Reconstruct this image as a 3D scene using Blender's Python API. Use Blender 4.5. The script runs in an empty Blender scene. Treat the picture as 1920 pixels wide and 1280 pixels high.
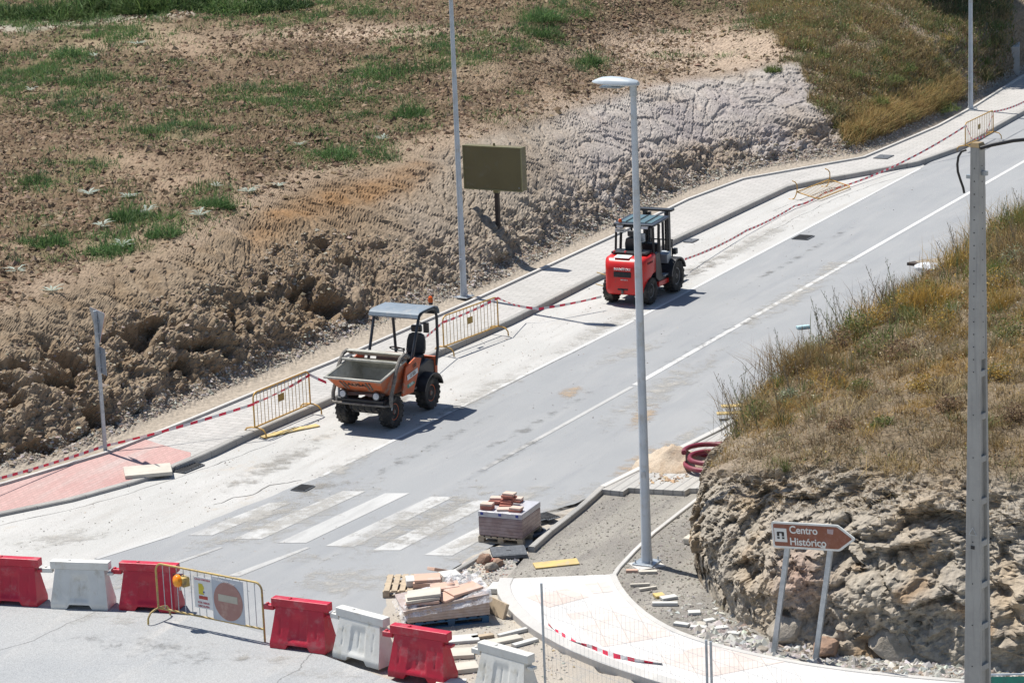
import bpy, bmesh, math, random
import numpy as np
from mathutils import Vector, Matrix
R = math.radians
random.seed(7); rng = np.random.default_rng(7)
scene = bpy.context.scene
C = scene.collection

# ------------------------------------------------------------------ camera
F_PX, PITCH, ROLL, CAM_H = 5200.0, R(13.5), R(2.3), 16.3
fw = Vector((0, math.cos(PITCH), -math.sin(PITCH)))
R1 = Vector((1, 0, 0)); U1 = Vector((0, math.sin(PITCH), math.cos(PITCH)))
RX = math.cos(ROLL)*R1 - math.sin(ROLL)*U1
UY = math.sin(ROLL)*R1 + math.cos(ROLL)*U1
cam_d = bpy.data.cameras.new('camera'); cam = bpy.data.objects.new('camera', cam_d); C.objects.link(cam)
cam_d.sensor_width = 36.0; cam_d.lens = F_PX/1920*36.0
cam_d.clip_start = 0.5; cam_d.clip_end = 2000
m = Matrix.Identity(4)
for i in range(3):
    m[i][0] = RX[i]; m[i][1] = UY[i]; m[i][2] = -fw[i]
m[2][3] = CAM_H
cam.matrix_world = m
scene.camera = cam

# ------------------------------------------------------------------ light
SUN_DIR = Vector((-0.35, 0.34, 1.0)).normalized()      # towards the sun
SUN_EL = math.asin(SUN_DIR.z); SUN_AZ = math.atan2(SUN_DIR.x, SUN_DIR.y)
w = bpy.data.worlds.new('World'); scene.world = w; w.use_nodes = True
wn = w.node_tree.nodes; wl = w.node_tree.links
for n in list(wn): wn.remove(n)
sky = wn.new('ShaderNodeTexSky'); sky.sky_type = 'NISHITA'; sky.sun_disc = False
sky.sun_elevation = SUN_EL; sky.sun_rotation = SUN_AZ; sky.altitude = 600; sky.dust_density = 0.6
bg = wn.new('ShaderNodeBackground'); bg.inputs[1].default_value = 0.085
wo = wn.new('ShaderNodeOutputWorld')
wl.new(sky.outputs[0], bg.inputs[0]); wl.new(bg.outputs[0], wo.inputs[0])
sun_d = bpy.data.lights.new('sun', 'SUN'); sun_d.energy = 4.8; sun_d.angle = R(0.53); sun_d.color = (1.0, 0.955, 0.88)
sun = bpy.data.objects.new('sun', sun_d); C.objects.link(sun)
sun.rotation_euler = (-SUN_DIR).to_track_quat('-Z', 'Y').to_euler()
scene.view_settings.view_transform = 'Standard'; scene.view_settings.look = 'None'
scene.view_settings.exposure = 0.42; scene.view_settings.gamma = 1.0
scene.view_settings.use_curve_mapping = False

# ------------------------------------------------------------------ helpers
CAMP = Vector((0, 0, CAM_H))
def P(px, py, z=0.0):
    """ground point (height z) seen at photo pixel px,py"""
    d = fw + RX*((px-960)/F_PX) + UY*((640-py)/F_PX)
    t = (z-CAM_H)/d.z
    return CAMP + d*t
def PJ(V):
    """project Nx3 array to photo pixels"""
    v = V - np.array(CAMP); D = v@np.array(fw)
    return 960+F_PX*(v@np.array(RX))/D, 640-F_PX*(v@np.array(UY))/D
RDIR = Vector((0.463, 0.886, 0)).normalized(); RANG = math.atan2(RDIR.y, RDIR.x)   # road direction
RPER = Vector((RDIR.y, -RDIR.x, 0))

def tag(o, label=None, cat=None, group=None, kind=None):
    if label: o['label'] = label
    if cat: o['category'] = cat
    if group: o['group'] = group
    if kind: o['kind'] = kind
    return o
def thing(name, label, cat, loc=(0,0,0), rz=0.0, group=None, rot=None):
    o = bpy.data.objects.new(name, None); C.objects.link(o)
    o.empty_display_size = 0.2
    o.location = loc; o.rotation_euler = rot if rot else (0, 0, rz)
    return tag(o, label, cat, group)
def dup(root, loc, rz, label=None):
    r = root.copy(); C.objects.link(r); r.location = loc; r.rotation_euler = (0, 0, rz)
    if label: r['label'] = label
    for ch in list(root.children):
        c = ch.copy(); C.objects.link(c); c.parent = r
        for g in ch.children:
            d = g.copy(); C.objects.link(d); d.parent = c
    return r

class MB:
    def __init__(s): s.v = []; s.f = []; s.m = []; s.mi = 0
    def add(s, vs, fs):
        b = len(s.v); s.v += [tuple(v) for v in vs]
        for f in fs: s.f.append(tuple(i+b for i in f)); s.m.append(s.mi)
        return s
    def box(s, c, d, rot=None, taper=None):
        hx, hy, hz = d[0]/2, d[1]/2, d[2]/2
        vs = []
        for sz in (-1, 1):
            k = 1 if sz < 0 or not taper else taper
            for sx, sy in ((-1,-1), (1,-1), (1,1), (-1,1)):
                vs.append(Vector((sx*hx*k, sy*hy*k, sz*hz)))
        if rot is not None: vs = [rot@v for v in vs]
        c = Vector(c); vs = [v+c for v in vs]
        return s.add(vs, [(0,3,2,1), (4,5,6,7), (0,1,5,4), (1,2,6,5), (2,3,7,6), (3,0,4,7)])
    def hexa(s, vs):
        return s.add(vs, [(0,3,2,1), (4,5,6,7), (0,1,5,4), (1,2,6,5), (2,3,7,6), (3,0,4,7)])
    def tube(s, pts, r, n=8, cap=True, r2=None):
        pts = [Vector(p) for p in pts]; N = len(pts)
        up = None; rings = []
        for i, p in enumerate(pts):
            t = (pts[min(i+1, N-1)]-pts[max(i-1, 0)]).normalized()
            if up is None:
                a = Vector((0,0,1)) if abs(t.z) < .9 else Vector((1,0,0))
                up = (a-t*a.dot(t)).normalized()
            else: up = (up-t*up.dot(t)).normalized()
            sd = t.cross(up)
            rr = r if r2 is None else r+(r2-r)*i/(N-1)
            rings.append([p+up*rr*math.cos(2*math.pi*k/n)+sd*rr*math.sin(2*math.pi*k/n) for k in range(n)])
        vs = [v for ring in rings for v in ring]; fs = []
        for i in range(N-1):
            for k in range(n):
                a, b = i*n+k, i*n+(k+1) % n
                fs.append((a, b, b+n, a+n))
        if cap: fs.append(tuple(range(n-1, -1, -1))); fs.append(tuple((N-1)*n+k for k in range(n)))
        return s.add(vs, fs)
    def lathe(s, prof, M=None, n=24):
        """profile of (r, h) turned about local z, M places it"""
        vs = []; fs = []
        for r, h in prof:
            for k in range(n):
                a = 2*math.pi*k/n; vs.append(Vector((r*math.cos(a), r*math.sin(a), h)))
        for i in range(len(prof)-1):
            for k in range(n):
                a, b = i*n+k, i*n+(k+1) % n; fs.append((a, b, b+n, a+n))
        fs.append(tuple(range(n-1, -1, -1))); fs.append(tuple((len(prof)-1)*n+k for k in range(n)))
        if M is not None: vs = [M@v for v in vs]
        return s.add(vs, fs)
    def prism(s, poly, h0, h1, M=None):
        n = len(poly)
        vs = [Vector((x, y, h0)) for x, y in poly]+[Vector((x, y, h1)) for x, y in poly]
        fs = [tuple(range(n-1, -1, -1)), tuple(range(n, 2*n))]
        for i in range(n): j = (i+1) % n; fs.append((i, j, j+n, i+n))
        if M is not None: vs = [M@v for v in vs]
        return s.add(vs, fs)
    def build(s, name, mats, parent=None, bevel=0, smooth=False, loc=None, seg=2):
        me = bpy.data.meshes.new(name); me.from_pydata([tuple(v) for v in s.v], [], s.f)
        if not isinstance(mats, (list, tuple)): mats = [mats]
        for mt in mats: me.materials.append(mt)
        if len(mats) > 1: me.polygons.foreach_set('material_index', s.m)
        bm = bmesh.new(); bm.from_mesh(me); bmesh.ops.recalc_face_normals(bm, faces=bm.faces); bm.to_mesh(me); bm.free()
        if smooth:
            me.polygons.foreach_set('use_smooth', [True]*len(me.polygons))
            try: me.set_sharp_from_angle(angle=R(38))
            except Exception: pass
        o = bpy.data.objects.new(name, me); C.objects.link(o)
        if parent: o.parent = parent
        if loc is not None: o.location = loc
        if bevel:
            b = o.modifiers.new('bevel', 'BEVEL'); b.width = bevel; b.segments = seg; b.limit_method = 'ANGLE'; b.angle_limit = R(35)
        return o
def Mx(loc, axis=None, ang=0, z=None):
    m_ = Matrix.Translation(loc)
    if z is not None: m_ = m_@Vector(z).to_track_quat('Z', 'Y').to_matrix().to_4x4()
    if axis: m_ = m_@Matrix.Rotation(ang, 4, axis)
    return m_
def text(name, s, size, mt, parent, M, ext=0.003, align='CENTER', sx=1.0):
    cu = bpy.data.curves.new(name, 'FONT'); cu.body = s; cu.size = size; cu.extrude = ext
    cu.align_x = align; cu.align_y = 'CENTER'; cu.offset = size*0.018
    t = bpy.data.objects.new(name, cu); C.objects.link(t)
    dg = bpy.context.evaluated_depsgraph_get()
    me = bpy.data.meshes.new_from_object(t.evaluated_get(dg)); bpy.data.objects.remove(t)
    me.transform(M@Matrix.Diagonal((sx, 1, 1, 1)))
    me.materials.clear(); me.materials.append(mt)
    o = bpy.data.objects.new(name, me); C.objects.link(o)
    if parent: o.parent = parent
    return o
def np_mesh(name, V, quads=None, tris=None, mats=None, col=None, smooth=True):
    me = bpy.data.meshes.new(name); V = np.asarray(V, np.float32)
    q = np.zeros((0, 4), np.int32) if quads is None else np.asarray(quads, np.int32)
    t = np.zeros((0, 3), np.int32) if tris is None else np.asarray(tris, np.int32)
    me.vertices.add(len(V)); me.vertices.foreach_set('co', V.ravel())
    loops = np.concatenate([q.ravel(), t.ravel()]); me.loops.add(len(loops)); me.loops.foreach_set('vertex_index', loops)
    nq, nt = len(q), len(t)
    st = np.concatenate([np.arange(nq)*4, nq*4+np.arange(nt)*3]).astype(np.int32)
    me.polygons.add(nq+nt); me.polygons.foreach_set('loop_start', st)
    me.polygons.foreach_set('use_smooth', np.full(nq+nt, smooth))
    if col is not None:
        ca = me.color_attributes.new('Col', 'FLOAT_COLOR', 'POINT')
        cc = np.ones((len(V), 4), np.float32); cc[:, :3] = col; ca.data.foreach_set('color', cc.ravel())
    me.update(calc_edges=True); me.validate()
    if mats: me.materials.append(mats)
    o = bpy.data.objects.new(name, me); C.objects.link(o)
    return o
def grid_quads(nr, nc):
    i = np.arange(nr*nc).reshape(nr, nc)
    return np.stack([i[:-1, :-1], i[:-1, 1:], i[1:, 1:], i[1:, :-1]], -1).reshape(-1, 4)

# noise ---------------------------------------------------------------
_perm = rng.permutation(256).astype(np.int64); _perm = np.concatenate([_perm, _perm, _perm])
_g = rng.normal(size=(256, 3)); _g /= np.linalg.norm(_g, axis=1)[:, None]
def perlin(p):
    i = np.floor(p).astype(np.int64); f = p-i; i &= 255
    u = f*f*f*(f*(f*6-15)+10); out = np.zeros(len(p))
    for dx in (0, 1):
        wx = u[:, 0] if dx else 1-u[:, 0]
        for dy in (0, 1):
            wy = u[:, 1] if dy else 1-u[:, 1]
            for dz in (0, 1):
                wz = u[:, 2] if dz else 1-u[:, 2]
                h = _perm[_perm[_perm[(i[:, 0]+dx) & 255]+((i[:, 1]+dy) & 255)]+((i[:, 2]+dz) & 255)]
                g = _g[h]
                out += wx*wy*wz*(g[:, 0]*(f[:, 0]-dx)+g[:, 1]*(f[:, 1]-dy)+g[:, 2]*(f[:, 2]-dz))
    return out*1.6
def fbm(p, s, o=4, ridged=False, gain=.5):
    r_ = np.zeros(len(p)); a = 1.0; t = 0
    for k in range(o):
        n_ = perlin(p*(s*2**k)+17.3*k)
        if ridged: n_ = 1-2*np.abs(n_)
        r_ += a*n_; t += a; a *= gain
    return r_/t
_wj = rng.random((256, 3))
def worley(p, full=False):
    i = np.floor(p).astype(np.int64); f = p-i
    d1 = np.full(len(p), 9.0); d2 = np.full(len(p), 9.0); idx = np.zeros(len(p), np.int64)
    for dx in (-1, 0, 1):
        for dy in (-1, 0, 1):
            for dz in (-1, 0, 1):
                h = _perm[_perm[_perm[(i[:, 0]+dx) & 255]+((i[:, 1]+dy) & 255)]+((i[:, 2]+dz) & 255)]
                q = _wj[h]; d = np.sqrt((q[:, 0]+dx-f[:, 0])**2+(q[:, 1]+dy-f[:, 1])**2+(q[:, 2]+dz-f[:, 2])**2)
                n_ = d < d1; d2 = np.where(n_, d1, np.minimum(d2, d)); idx = np.where(n_, h, idx); d1 = np.where(n_, d, d1)
    return (d1, d2, idx/255.0) if full else d1
def sstep(a, b, x): t = np.clip((x-a)/(b-a), 0, 1); return t*t*(3-2*t)
def loft(ctrl, step):
    """Catmull-Rom surface through a control grid, sampled at about `step` metres"""
    G = np.array(ctrl, float)
    def up(G, axis, steps):
        G = np.moveaxis(G, axis, 0); n = len(G); out = []; par = []
        for k in range(n-1):
            p1, p2 = G[k], G[k+1]; p0 = G[k-1] if k else 2*p1-p2; p3 = G[k+2] if k+2 < n else 2*p2-p1
            L = np.linalg.norm(p2-p1, axis=-1)
            c = max(2, int(np.ceil(np.percentile(L, 60)/steps[k] if hasattr(steps, '__len__') else np.percentile(L, 60)/steps)))
            # centripetal-like damping of tangents by neighbour lengths
            L0 = np.linalg.norm(p1-p0, axis=-1, keepdims=True)+1e-6; L1 = L[..., None]+1e-6; L2 = np.linalg.norm(p3-p2, axis=-1, keepdims=True)+1e-6
            m1 = ((p1-p0)/L0*L1+(p2-p1))*0.5; m2 = ((p2-p1)+(p3-p2)/L2*L1)*0.5
            for j in range(c):
                par.append(k+j/c)
                t = j/c; h00 = 2*t**3-3*t*t+1; h10 = t**3-2*t*t+t; h01 = -2*t**3+3*t*t; h11 = t**3-t*t
                out.append(h00*p1+h10*m1+h01*p2+h11*m2)
        out.append(G[-1])
        par.append(float(n-1)); return np.moveaxis(np.array(out), 0, axis), np.array(par)
    rows = step if not isinstance(step, tuple) else step[0]; cols = step if not isinstance(step, tuple) else step[1]
    G, pr = up(G, 0, rows); G, pc = up(G, 1, cols)
    return G, pr, pc
def grid_normals(G):
    du = np.gradient(G, axis=0); dv = np.gradient(G, axis=1)
    n = np.cross(dv, du); n /= np.linalg.norm(n, axis=-1, keepdims=True)+1e-9
    n *= np.where(n[..., 2:3] < 0, -1, 1)
    return n

# ------------------------------------------------------------------ materials
def nmat(name):
    mt = bpy.data.materials.new(name); mt.use_nodes = True; nt = mt.node_tree
    return mt, nt, nt.nodes['Principled BSDF']
def ramp_mix(nt, fac, a, b):
    mx = nt.nodes.new('ShaderNodeMix'); mx.data_type = 'RGBA'
    for k, v in ((6, a), (7, b)):
        if isinstance(v, (tuple, list)): mx.inputs[k].default_value = (*v[:3], 1)
        else: nt.links.new(v, mx.inputs[k])
    if isinstance(fac, (int, float)): mx.inputs[0].default_value = fac
    else: nt.links.new(fac, mx.inputs[0])
    return mx.outputs[2]
def noise(nt, scale, detail=4, rough=.55, vec=None, lo=None, hi=None, dist=0):
    n_ = nt.nodes.new('ShaderNodeTexNoise'); n_.inputs['Scale'].default_value = scale
    n_.inputs['Detail'].default_value = detail; n_.inputs['Roughness'].default_value = rough; n_.inputs['Distortion'].default_value = dist
    if vec is not None: nt.links.new(vec, n_.inputs['Vector'])
    if lo is None: return n_.outputs[0]
    mr = nt.nodes.new('ShaderNodeMapRange'); mr.inputs[1].default_value = lo; mr.inputs[2].default_value = hi; mr.interpolation_type = 'SMOOTHSTEP'
    nt.links.new(n_.outputs[0], mr.inputs[0]); return mr.outputs[0]
def coords(nt, scale=(1,1,1), rot=(0,0,0), kind='Object'):
    tc = nt.nodes.new('ShaderNodeTexCoord'); mp = nt.nodes.new('ShaderNodeMapping')
    mp.inputs['Rotation'].default_value = rot
    if kind == 'World':
        g = nt.nodes.new('ShaderNodeNewGeometry'); nt.links.new(g.outputs['Position'], mp.inputs[0])
    else: nt.links.new(tc.outputs[kind], mp.inputs[0])
    if tuple(scale) == (1, 1, 1): return mp.outputs[0]
    m2 = nt.nodes.new('ShaderNodeMapping'); m2.inputs['Scale'].default_value = scale; nt.links.new(mp.outputs[0], m2.inputs[0])
    return m2.outputs[0]
def math_(nt, op, a, b=None):
    n_ = nt.nodes.new('ShaderNodeMath'); n_.operation = op
    for k, v in enumerate((a, b)):
        if v is None: continue
        if isinstance(v, (int, float)): n_.inputs[k].default_value = v
        else: nt.links.new(v, n_.inputs[k])
    return n_.outputs[0]
def bump(nt, bs, h, strength=.5, dist=.02):
    b = nt.nodes.new('ShaderNodeBump'); b.inputs['Strength'].default_value = strength; b.inputs['Distance'].default_value = dist
    nt.links.new(h, b.inputs['Height']); nt.links.new(b.outputs[0], bs.inputs['Normal'])
def pm(name, c, c2=None, scale=6, rough=.6, metal=0, bmp=0, bscale=40, spec=.5, lo=.4, hi=.65, dirt=None, dscale=3, world=False):
    """painted / plain surface with blotchy variation, optional dirt"""
    mt, nt, bs = nmat(name)
    v = coords(nt, kind='World' if world else 'Object')
    c2 = c2 or tuple(x*.8 for x in c)
    col = ramp_mix(nt, noise(nt, scale, 5, .6, v, lo, hi), c, c2)
    if dirt:
        col = ramp_mix(nt, noise(nt, dscale, 6, .7, v, .5, .7), col, dirt)
    nt.links.new(col, bs.inputs['Base Color'])
    bs.inputs['Roughness'].default_value = rough; bs.inputs['Metallic'].default_value = metal
    bs.inputs['Specular IOR Level'].default_value = spec
    if bmp: bump(nt, bs, noise(nt, bscale, 4, .6, v), bmp, .02)
    return mt

def ground_mat(name, base, var, dust, speck=.25, dlo=.45, dhi=.62, fine=(.8, 1.25), bmp=.3, stain=None, extra=None, track=None):
    mt, nt, bs = nmat(name)
    v = coords(nt, kind='World')
    vr = coords(nt, scale=(.25, 1.6, 1), rot=(0, 0, -RANG), kind='World')   # stretched along the road
    col = ramp_mix(nt, noise(nt, .35, 6, .6, v, .35, .65), base, var)
    col = ramp_mix(nt, noise(nt, .9, 8, .68, vr, dlo, dhi, .3), col, dust)
    if track: col = ramp_mix(nt, math_(nt, 'MULTIPLY', noise(nt, 1.3, 6, .55, vr, .5, .75), .6), col, track)
    if stain: col = ramp_mix(nt, math_(nt, 'MULTIPLY', noise(nt, .6, 8, .7, v, .58, .72), .7), col, stain)
    fn = noise(nt, 55, 3, .7, v)
    mr = nt.nodes.new('ShaderNodeMapRange'); mr.inputs[1].default_value = .3; mr.inputs[2].default_value = .7
    mr.inputs[3].default_value = fine[0]; mr.inputs[4].default_value = fine[1]; nt.links.new(fn, mr.inputs[0])
    mm = nt.nodes.new('ShaderNodeMix'); mm.data_type = 'RGBA'; mm.blend_type = 'MULTIPLY'; mm.inputs[0].default_value = 1
    nt.links.new(col, mm.inputs[6]); nt.links.new(mr.outputs[0], mm.inputs[7])
    out = mm.outputs[2]
    if extra: out = extra(nt, v, out, bs)
    nt.links.new(out, bs.inputs['Base Color']); bs.inputs['Roughness'].default_value = .92; bs.inputs['Specular IOR Level'].default_value = .25
    if bmp: bump(nt, bs, noise(nt, 18, 8, .75, v), bmp, .03)
    return mt

def cracks(nt, v, col, bs):
    vo = nt.nodes.new('ShaderNodeTexVoronoi'); vo.feature = 'DISTANCE_TO_EDGE'; vo.inputs['Scale'].default_value = .16
    nz = nt.nodes.new('ShaderNodeTexNoise'); nz.inputs['Scale'].default_value = .8; nz.inputs['Detail'].default_value = 5; nt.links.new(v, nz.inputs['Vector'])
    va = nt.nodes.new('ShaderNodeVectorMath'); va.operation = 'MULTIPLY_ADD'; nt.links.new(nz.outputs[1], va.inputs[0]); va.inputs[1].default_value = (1.6, 1.6, 0)
    nt.links.new(v, va.inputs[2]); nt.links.new(va.outputs[0], vo.inputs['Vector'])
    mr = nt.nodes.new('ShaderNodeMapRange'); mr.inputs[1].default_value = .0018; mr.inputs[2].default_value = .0045; mr.inputs[3].default_value = 1; mr.inputs[4].default_value = 0
    nt.links.new(vo.outputs['Distance'], mr.inputs[0])
    f = math_(nt, 'MULTIPLY', mr.outputs[0], noise(nt, .3, 2, .5, v, .45, .6))
    return ramp_mix(nt, math_(nt, 'MULTIPLY', f, .6), col, (.09, .09, .09))
def tiles(bw, bh, mortar, mcol, rot=0, tint=None, msize=.012, tfac=(.45, .6), tscale=.6, mfac=.7):
    def fx(nt, v, col, bs):
        v2 = coords(nt, rot=(0, 0, -(RANG+rot)), kind='World')
        br = nt.nodes.new('ShaderNodeTexBrick'); br.inputs['Scale'].default_value = 1; br.inputs['Brick Width'].default_value = bw
        br.inputs['Row Height'].default_value = bh; br.inputs['Mortar Size'].default_value = msize; br.inputs['Mortar Smooth'].default_value = .3
        br.inputs['Color1'].default_value = (1, 1, 1, 1); br.inputs['Color2'].default_value = (.8, .8, .8, 1); br.inputs['Mortar'].default_value = (.5, .5, .5, 1)
        nt.links.new(v2, br.inputs['Vector'])
        mm = nt.nodes.new('ShaderNodeMix'); mm.data_type = 'RGBA'; mm.blend_type = 'MULTIPLY'; mm.inputs[0].default_value = .5
        nt.links.new(col, mm.inputs[6]); nt.links.new(br.outputs['Color'], mm.inputs[7])
        return ramp_mix(nt, math_(nt, 'MULTIPLY', br.outputs['Fac'], mfac), mm.outputs[2], mcol)
    return fx

M = {}
M['asphalt'] = ground_mat('asphalt', (.292, .300, .307), (.272, .281, .290), (.325, .328, .33), dlo=.42, dhi=.80, fine=(.74, 1.26), track=(.245, .254, .268), bmp=.12)
M['asphalt_old'] = ground_mat('asphalt_old', (.30, .31, .318), (.34, .345, .345), (.385, .38, .37), dlo=.5, dhi=.75, fine=(.7, 1.35), bmp=.25, extra=cracks)
M['concrete_dusty'] = ground_mat('concrete_dusty', (.435, .432, .415), (.475, .468, .45), (.39, .382, .365), fine=(.76, 1.2), track=(.38, .365, .34), stain=(.44, .38, .31), dlo=.45, dhi=.75, bmp=.25)
M['dust'] = ground_mat('dust', (.44, .40, .34), (.38, .34, .29), (.34, .32, .29), stain=(.42, .30, .21), fine=(.75, 1.25), bmp=.6)
M['paving'] = ground_mat('paving', (.42, .41, .39), (.455, .44, .42), (.375, .365, .35), dlo=.5, dhi=.8, bmp=.1, extra=tiles(.4, .2, .02, (.24, .23, .22), rot=R(90), mfac=.45))
M['paving_red'] = ground_mat('paving_red', (.46, .275, .255), (.49, .32, .295), (.48, .385, .36), dlo=.46, dhi=.72, bmp=.1, extra=tiles(.2, .1, .02, (.44, .31, .28), mfac=.3))
M['paving_white'] = ground_mat('paving_white', (.60, .585, .565), (.64, .62, .60), (.55, .52, .49), dlo=.5, dhi=.8, bmp=.05, fine=(.92, 1.08), extra=tiles(.6, .4, .02, (.45, .43, .41), rot=R(35), msize=.008, mfac=.5))
M['paving_pink'] = ground_mat('paving_pink', (.58, .49, .445), (.60, .53, .49), (.60, .57, .54), dlo=.42, dhi=.62, bmp=.05, fine=(.92, 1.08), extra=tiles(.4, .4, .02, (.44, .36, .32), rot=R(35), msize=.008, mfac=.5))
M['paving_lines'] = ground_mat('paving_lines', (.40, .39, .37), (.44, .43, .41), (.36, .34, .31), dlo=.45, dhi=.75, bmp=.15, extra=tiles(8, .2, .02, (.24, .235, .23), msize=.02, mfac=.6))
M['kerb'] = ground_mat('kerb', (.36, .35, .33), (.30, .295, .28), (.42, .40, .37), dlo=.45, dhi=.7, bmp=.3, extra=tiles(1.0, 3.0, .02, (.14, .135, .13), msize=.008, mfac=.8))
M['kerb_white'] = ground_mat('kerb_white', (.50, .49, .47), (.44, .43, .41), (.54, .52, .49), bmp=.2, fine=(.9, 1.1))
M['sand'] = ground_mat('sand', (.27, .255, .225), (.33, .31, .275), (.235, .22, .20), dlo=.42, dhi=.6, fine=(.65, 1.35), bmp=1.0)
M['sand_tan'] = ground_mat('sand_tan', (.50, .39, .28), (.45, .34, .24), (.54, .45, .35), dlo=.42, dhi=.6, fine=(.7, 1.3), bmp=1.0)
M['paint'] = ground_mat('paint', (.50, .50, .49), (.46, .46, .45), (.36, .36, .355), dlo=.42, dhi=.66, fine=(.85, 1.1), bmp=.1)
M['paint_line'] = ground_mat('paint_line', (.60, .60, .59), (.54, .54, .53), (.42, .42, .41), dlo=.5, dhi=.75, fine=(.88, 1.1), bmp=.1)
M['paint_worn'] = ground_mat('paint_worn', (.46, .46, .45), (.43, .43, .42), (.36, .36, .355), dlo=.4, dhi=.6, fine=(.8, 1.1), bmp=.1)

def terrain_mat(name, b1=.65, dist=.022):
    mt, nt, bs = nmat(name)
    at = nt.nodes.new('ShaderNodeVertexColor'); at.layer_name = 'Col'
    v = coords(nt, kind='World')
    fn = noise(nt, 9, 9, .72, v)
    mr = nt.nodes.new('ShaderNodeMapRange'); mr.inputs[1].default_value = .3; mr.inputs[2].default_value = .7; mr.inputs[3].default_value = .62; mr.inputs[4].default_value = 1.4
    nt.links.new(fn, mr.inputs[0])
    mm = nt.nodes.new('ShaderNodeMix'); mm.data_type = 'RGBA'; mm.blend_type = 'MULTIPLY'; mm.inputs[0].default_value = 1
    nt.links.new(at.outputs[0], mm.inputs[6]); nt.links.new(mr.outputs[0], mm.inputs[7])
    nt.links.new(mm.outputs[2], bs.inputs['Base Color']); bs.inputs['Roughness'].default_value = .97; bs.inputs['Specular IOR Level'].default_value = .1
    bump(nt, bs, noise(nt, 15, 8, .7, v), b1, dist)
    return mt
M['terrain'] = terrain_mat('terrain')
def blade_mat(name):
    mt, nt, bs = nmat(name)
    at = nt.nodes.new('ShaderNodeVertexColor'); at.layer_name = 'Col'
    nt.links.new(at.outputs[0], bs.inputs['Base Color']); bs.inputs['Roughness'].default_value = .7; bs.inputs['Specular IOR Level'].default_value = .2
    tr = nt.nodes.new('ShaderNodeBsdfTranslucent'); nt.links.new(at.outputs[0], tr.inputs[0])
    mx = nt.nodes.new('ShaderNodeMixShader'); mx.inputs[0].default_value = .35
    nt.links.new(bs.outputs[0], mx.inputs[1]); nt.links.new(tr.outputs[0], mx.inputs[2])
    nt.links.new(mx.outputs[0], nt.nodes['Material Output'].inputs[0])
    return mt
M['blade'] = blade_mat('blade')
mt, nt, bs = nmat('clod'); at = nt.nodes.new('ShaderNodeVertexColor'); at.layer_name = 'Col'; nt.links.new(at.outputs[0], bs.inputs['Base Color']); bs.inputs['Roughness'].default_value = .95; bs.inputs['Specular IOR Level'].default_value = .1
M['blade0'] = mt
M['rock'] = pm('rock', (.36, .32, .27), (.25, .22, .18), 4, .95, bmp=.8, bscale=25, spec=.1)
M['rock_red'] = pm('rock_red', (.33, .22, .16), (.24, .17, .13), 4, .95, bmp=.8, bscale=20, spec=.1)
M['galv'] = pm('galvanised', (.42, .46, .50), (.33, .37, .41), 9, .45, .6)
M['lamp_paint'] = pm('lamp_paint', (.50, .55, .60), (.43, .48, .53), 2.5, .45, .1, dirt=(.40, .40, .38))
M['lamp_head'] = pm('lamp_head', (.46, .51, .55), (.40, .45, .49), 4, .4)
M['glass_dull'] = pm('glass_dull', (.35, .37, .38), None, 6, .15)
M['yellow'] = pm('yellow_paint', (.62, .36, .07), (.50, .29, .08), 14, .5, .1, dirt=(.30, .20, .10), dscale=9)
M['yellow_old'] = pm('yellow_old', (.48, .34, .10), (.36, .27, .13), 12, .55, .15, dirt=(.22, .16, .10), dscale=10)
M['yellow_bar'] = pm('yellow_bar', (.45, .30, .10), (.34, .24, .11), 14, .6, .1)
M['plate'] = pm('plate', (.36, .23, .05), (.28, .18, .05), 10, .6)
M['red_plastic'] = pm('red_plastic', (.50, .010, .036), (.43, .010, .032), 3, .42, bmp=.15, bscale=30, dirt=(.45, .10, .11), dscale=3.5, world=True)
M['white_plastic'] = pm('white_plastic', (.68, .67, .63), (.62, .61, .57), 3, .42, bmp=.15, bscale=30, dirt=(.52, .49, .42), dscale=3.5, world=True)
M['orange_m'] = pm('orange_machine', (.56, .10, .022), (.46, .09, .025), 4, .5, dirt=(.38, .24, .17), dscale=5)
M['red_m'] = pm('red_machine', (.62, .018, .016), (.54, .015, .014), 3, .3, dirt=(.45, .04, .03), dscale=7)
M['black_m'] = pm('black_machine', (.018, .019, .022), (.03, .03, .033), 6, .42)
M['black_matt'] = pm('black_matt', (.02, .021, .024), (.035, .035, .036), 6, .8)
M['frame_dark'] = pm('frame_dark', (.022, .026, .034), (.035, .04, .05), 6, .35)
M['canopy'] = pm('canopy_grey', (.19, .235, .28), (.16, .20, .24), 3, .6, dirt=(.28, .29, .30), dscale=5)
M['tyre'] = pm('tyre', (.022, .022, .022), (.06, .055, .05), 5, .9, dirt=(.12, .11, .09), dscale=7, bmp=.3)
M['conc_stain'] = pm('cement_crust', (.43, .42, .37), (.33, .32, .28), 5, .9, bmp=.6, bscale=20, dirt=(.50, .49, .45))
M['mud_steel'] = pm('mud_steel', (.13, .12, .11), (.24, .22, .19), 9, .7, .2, bmp=.4, dirt=(.28, .25, .21), dscale=12)
M['grey_rim'] = pm('grey_rim', (.22, .23, .25), (.15, .16, .17), 9, .5, .3)
M['sticker'] = pm('sticker_white', (.72, .72, .70), (.66, .66, .64), 6, .5)
M['green_st'] = pm('sticker_green', (.04, .30, .22), None, 6, .5)
M['blue_st'] = pm('blue_mark', (.02, .04, .28), None, 6, .5)
M['black_txt'] = pm('black_letters', (.012, .012, .012), None, 6, .6)
M['white_txt'] = pm('white_letters', (.78, .78, .76), (.72, .72, .70), 6, .5)
M['red_txt'] = pm('red_letters', (.45, .02, .06), None, 6, .5)
M['brown_sign'] = pm('brown_sign', (.20, .062, .032), (.22, .075, .042), 5, .45, dirt=(.26, .12, .09), dscale=9)
M['white_sign'] = pm('white_sign', (.66, .67, .65), (.60, .61, .58), 5, .4)
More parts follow.
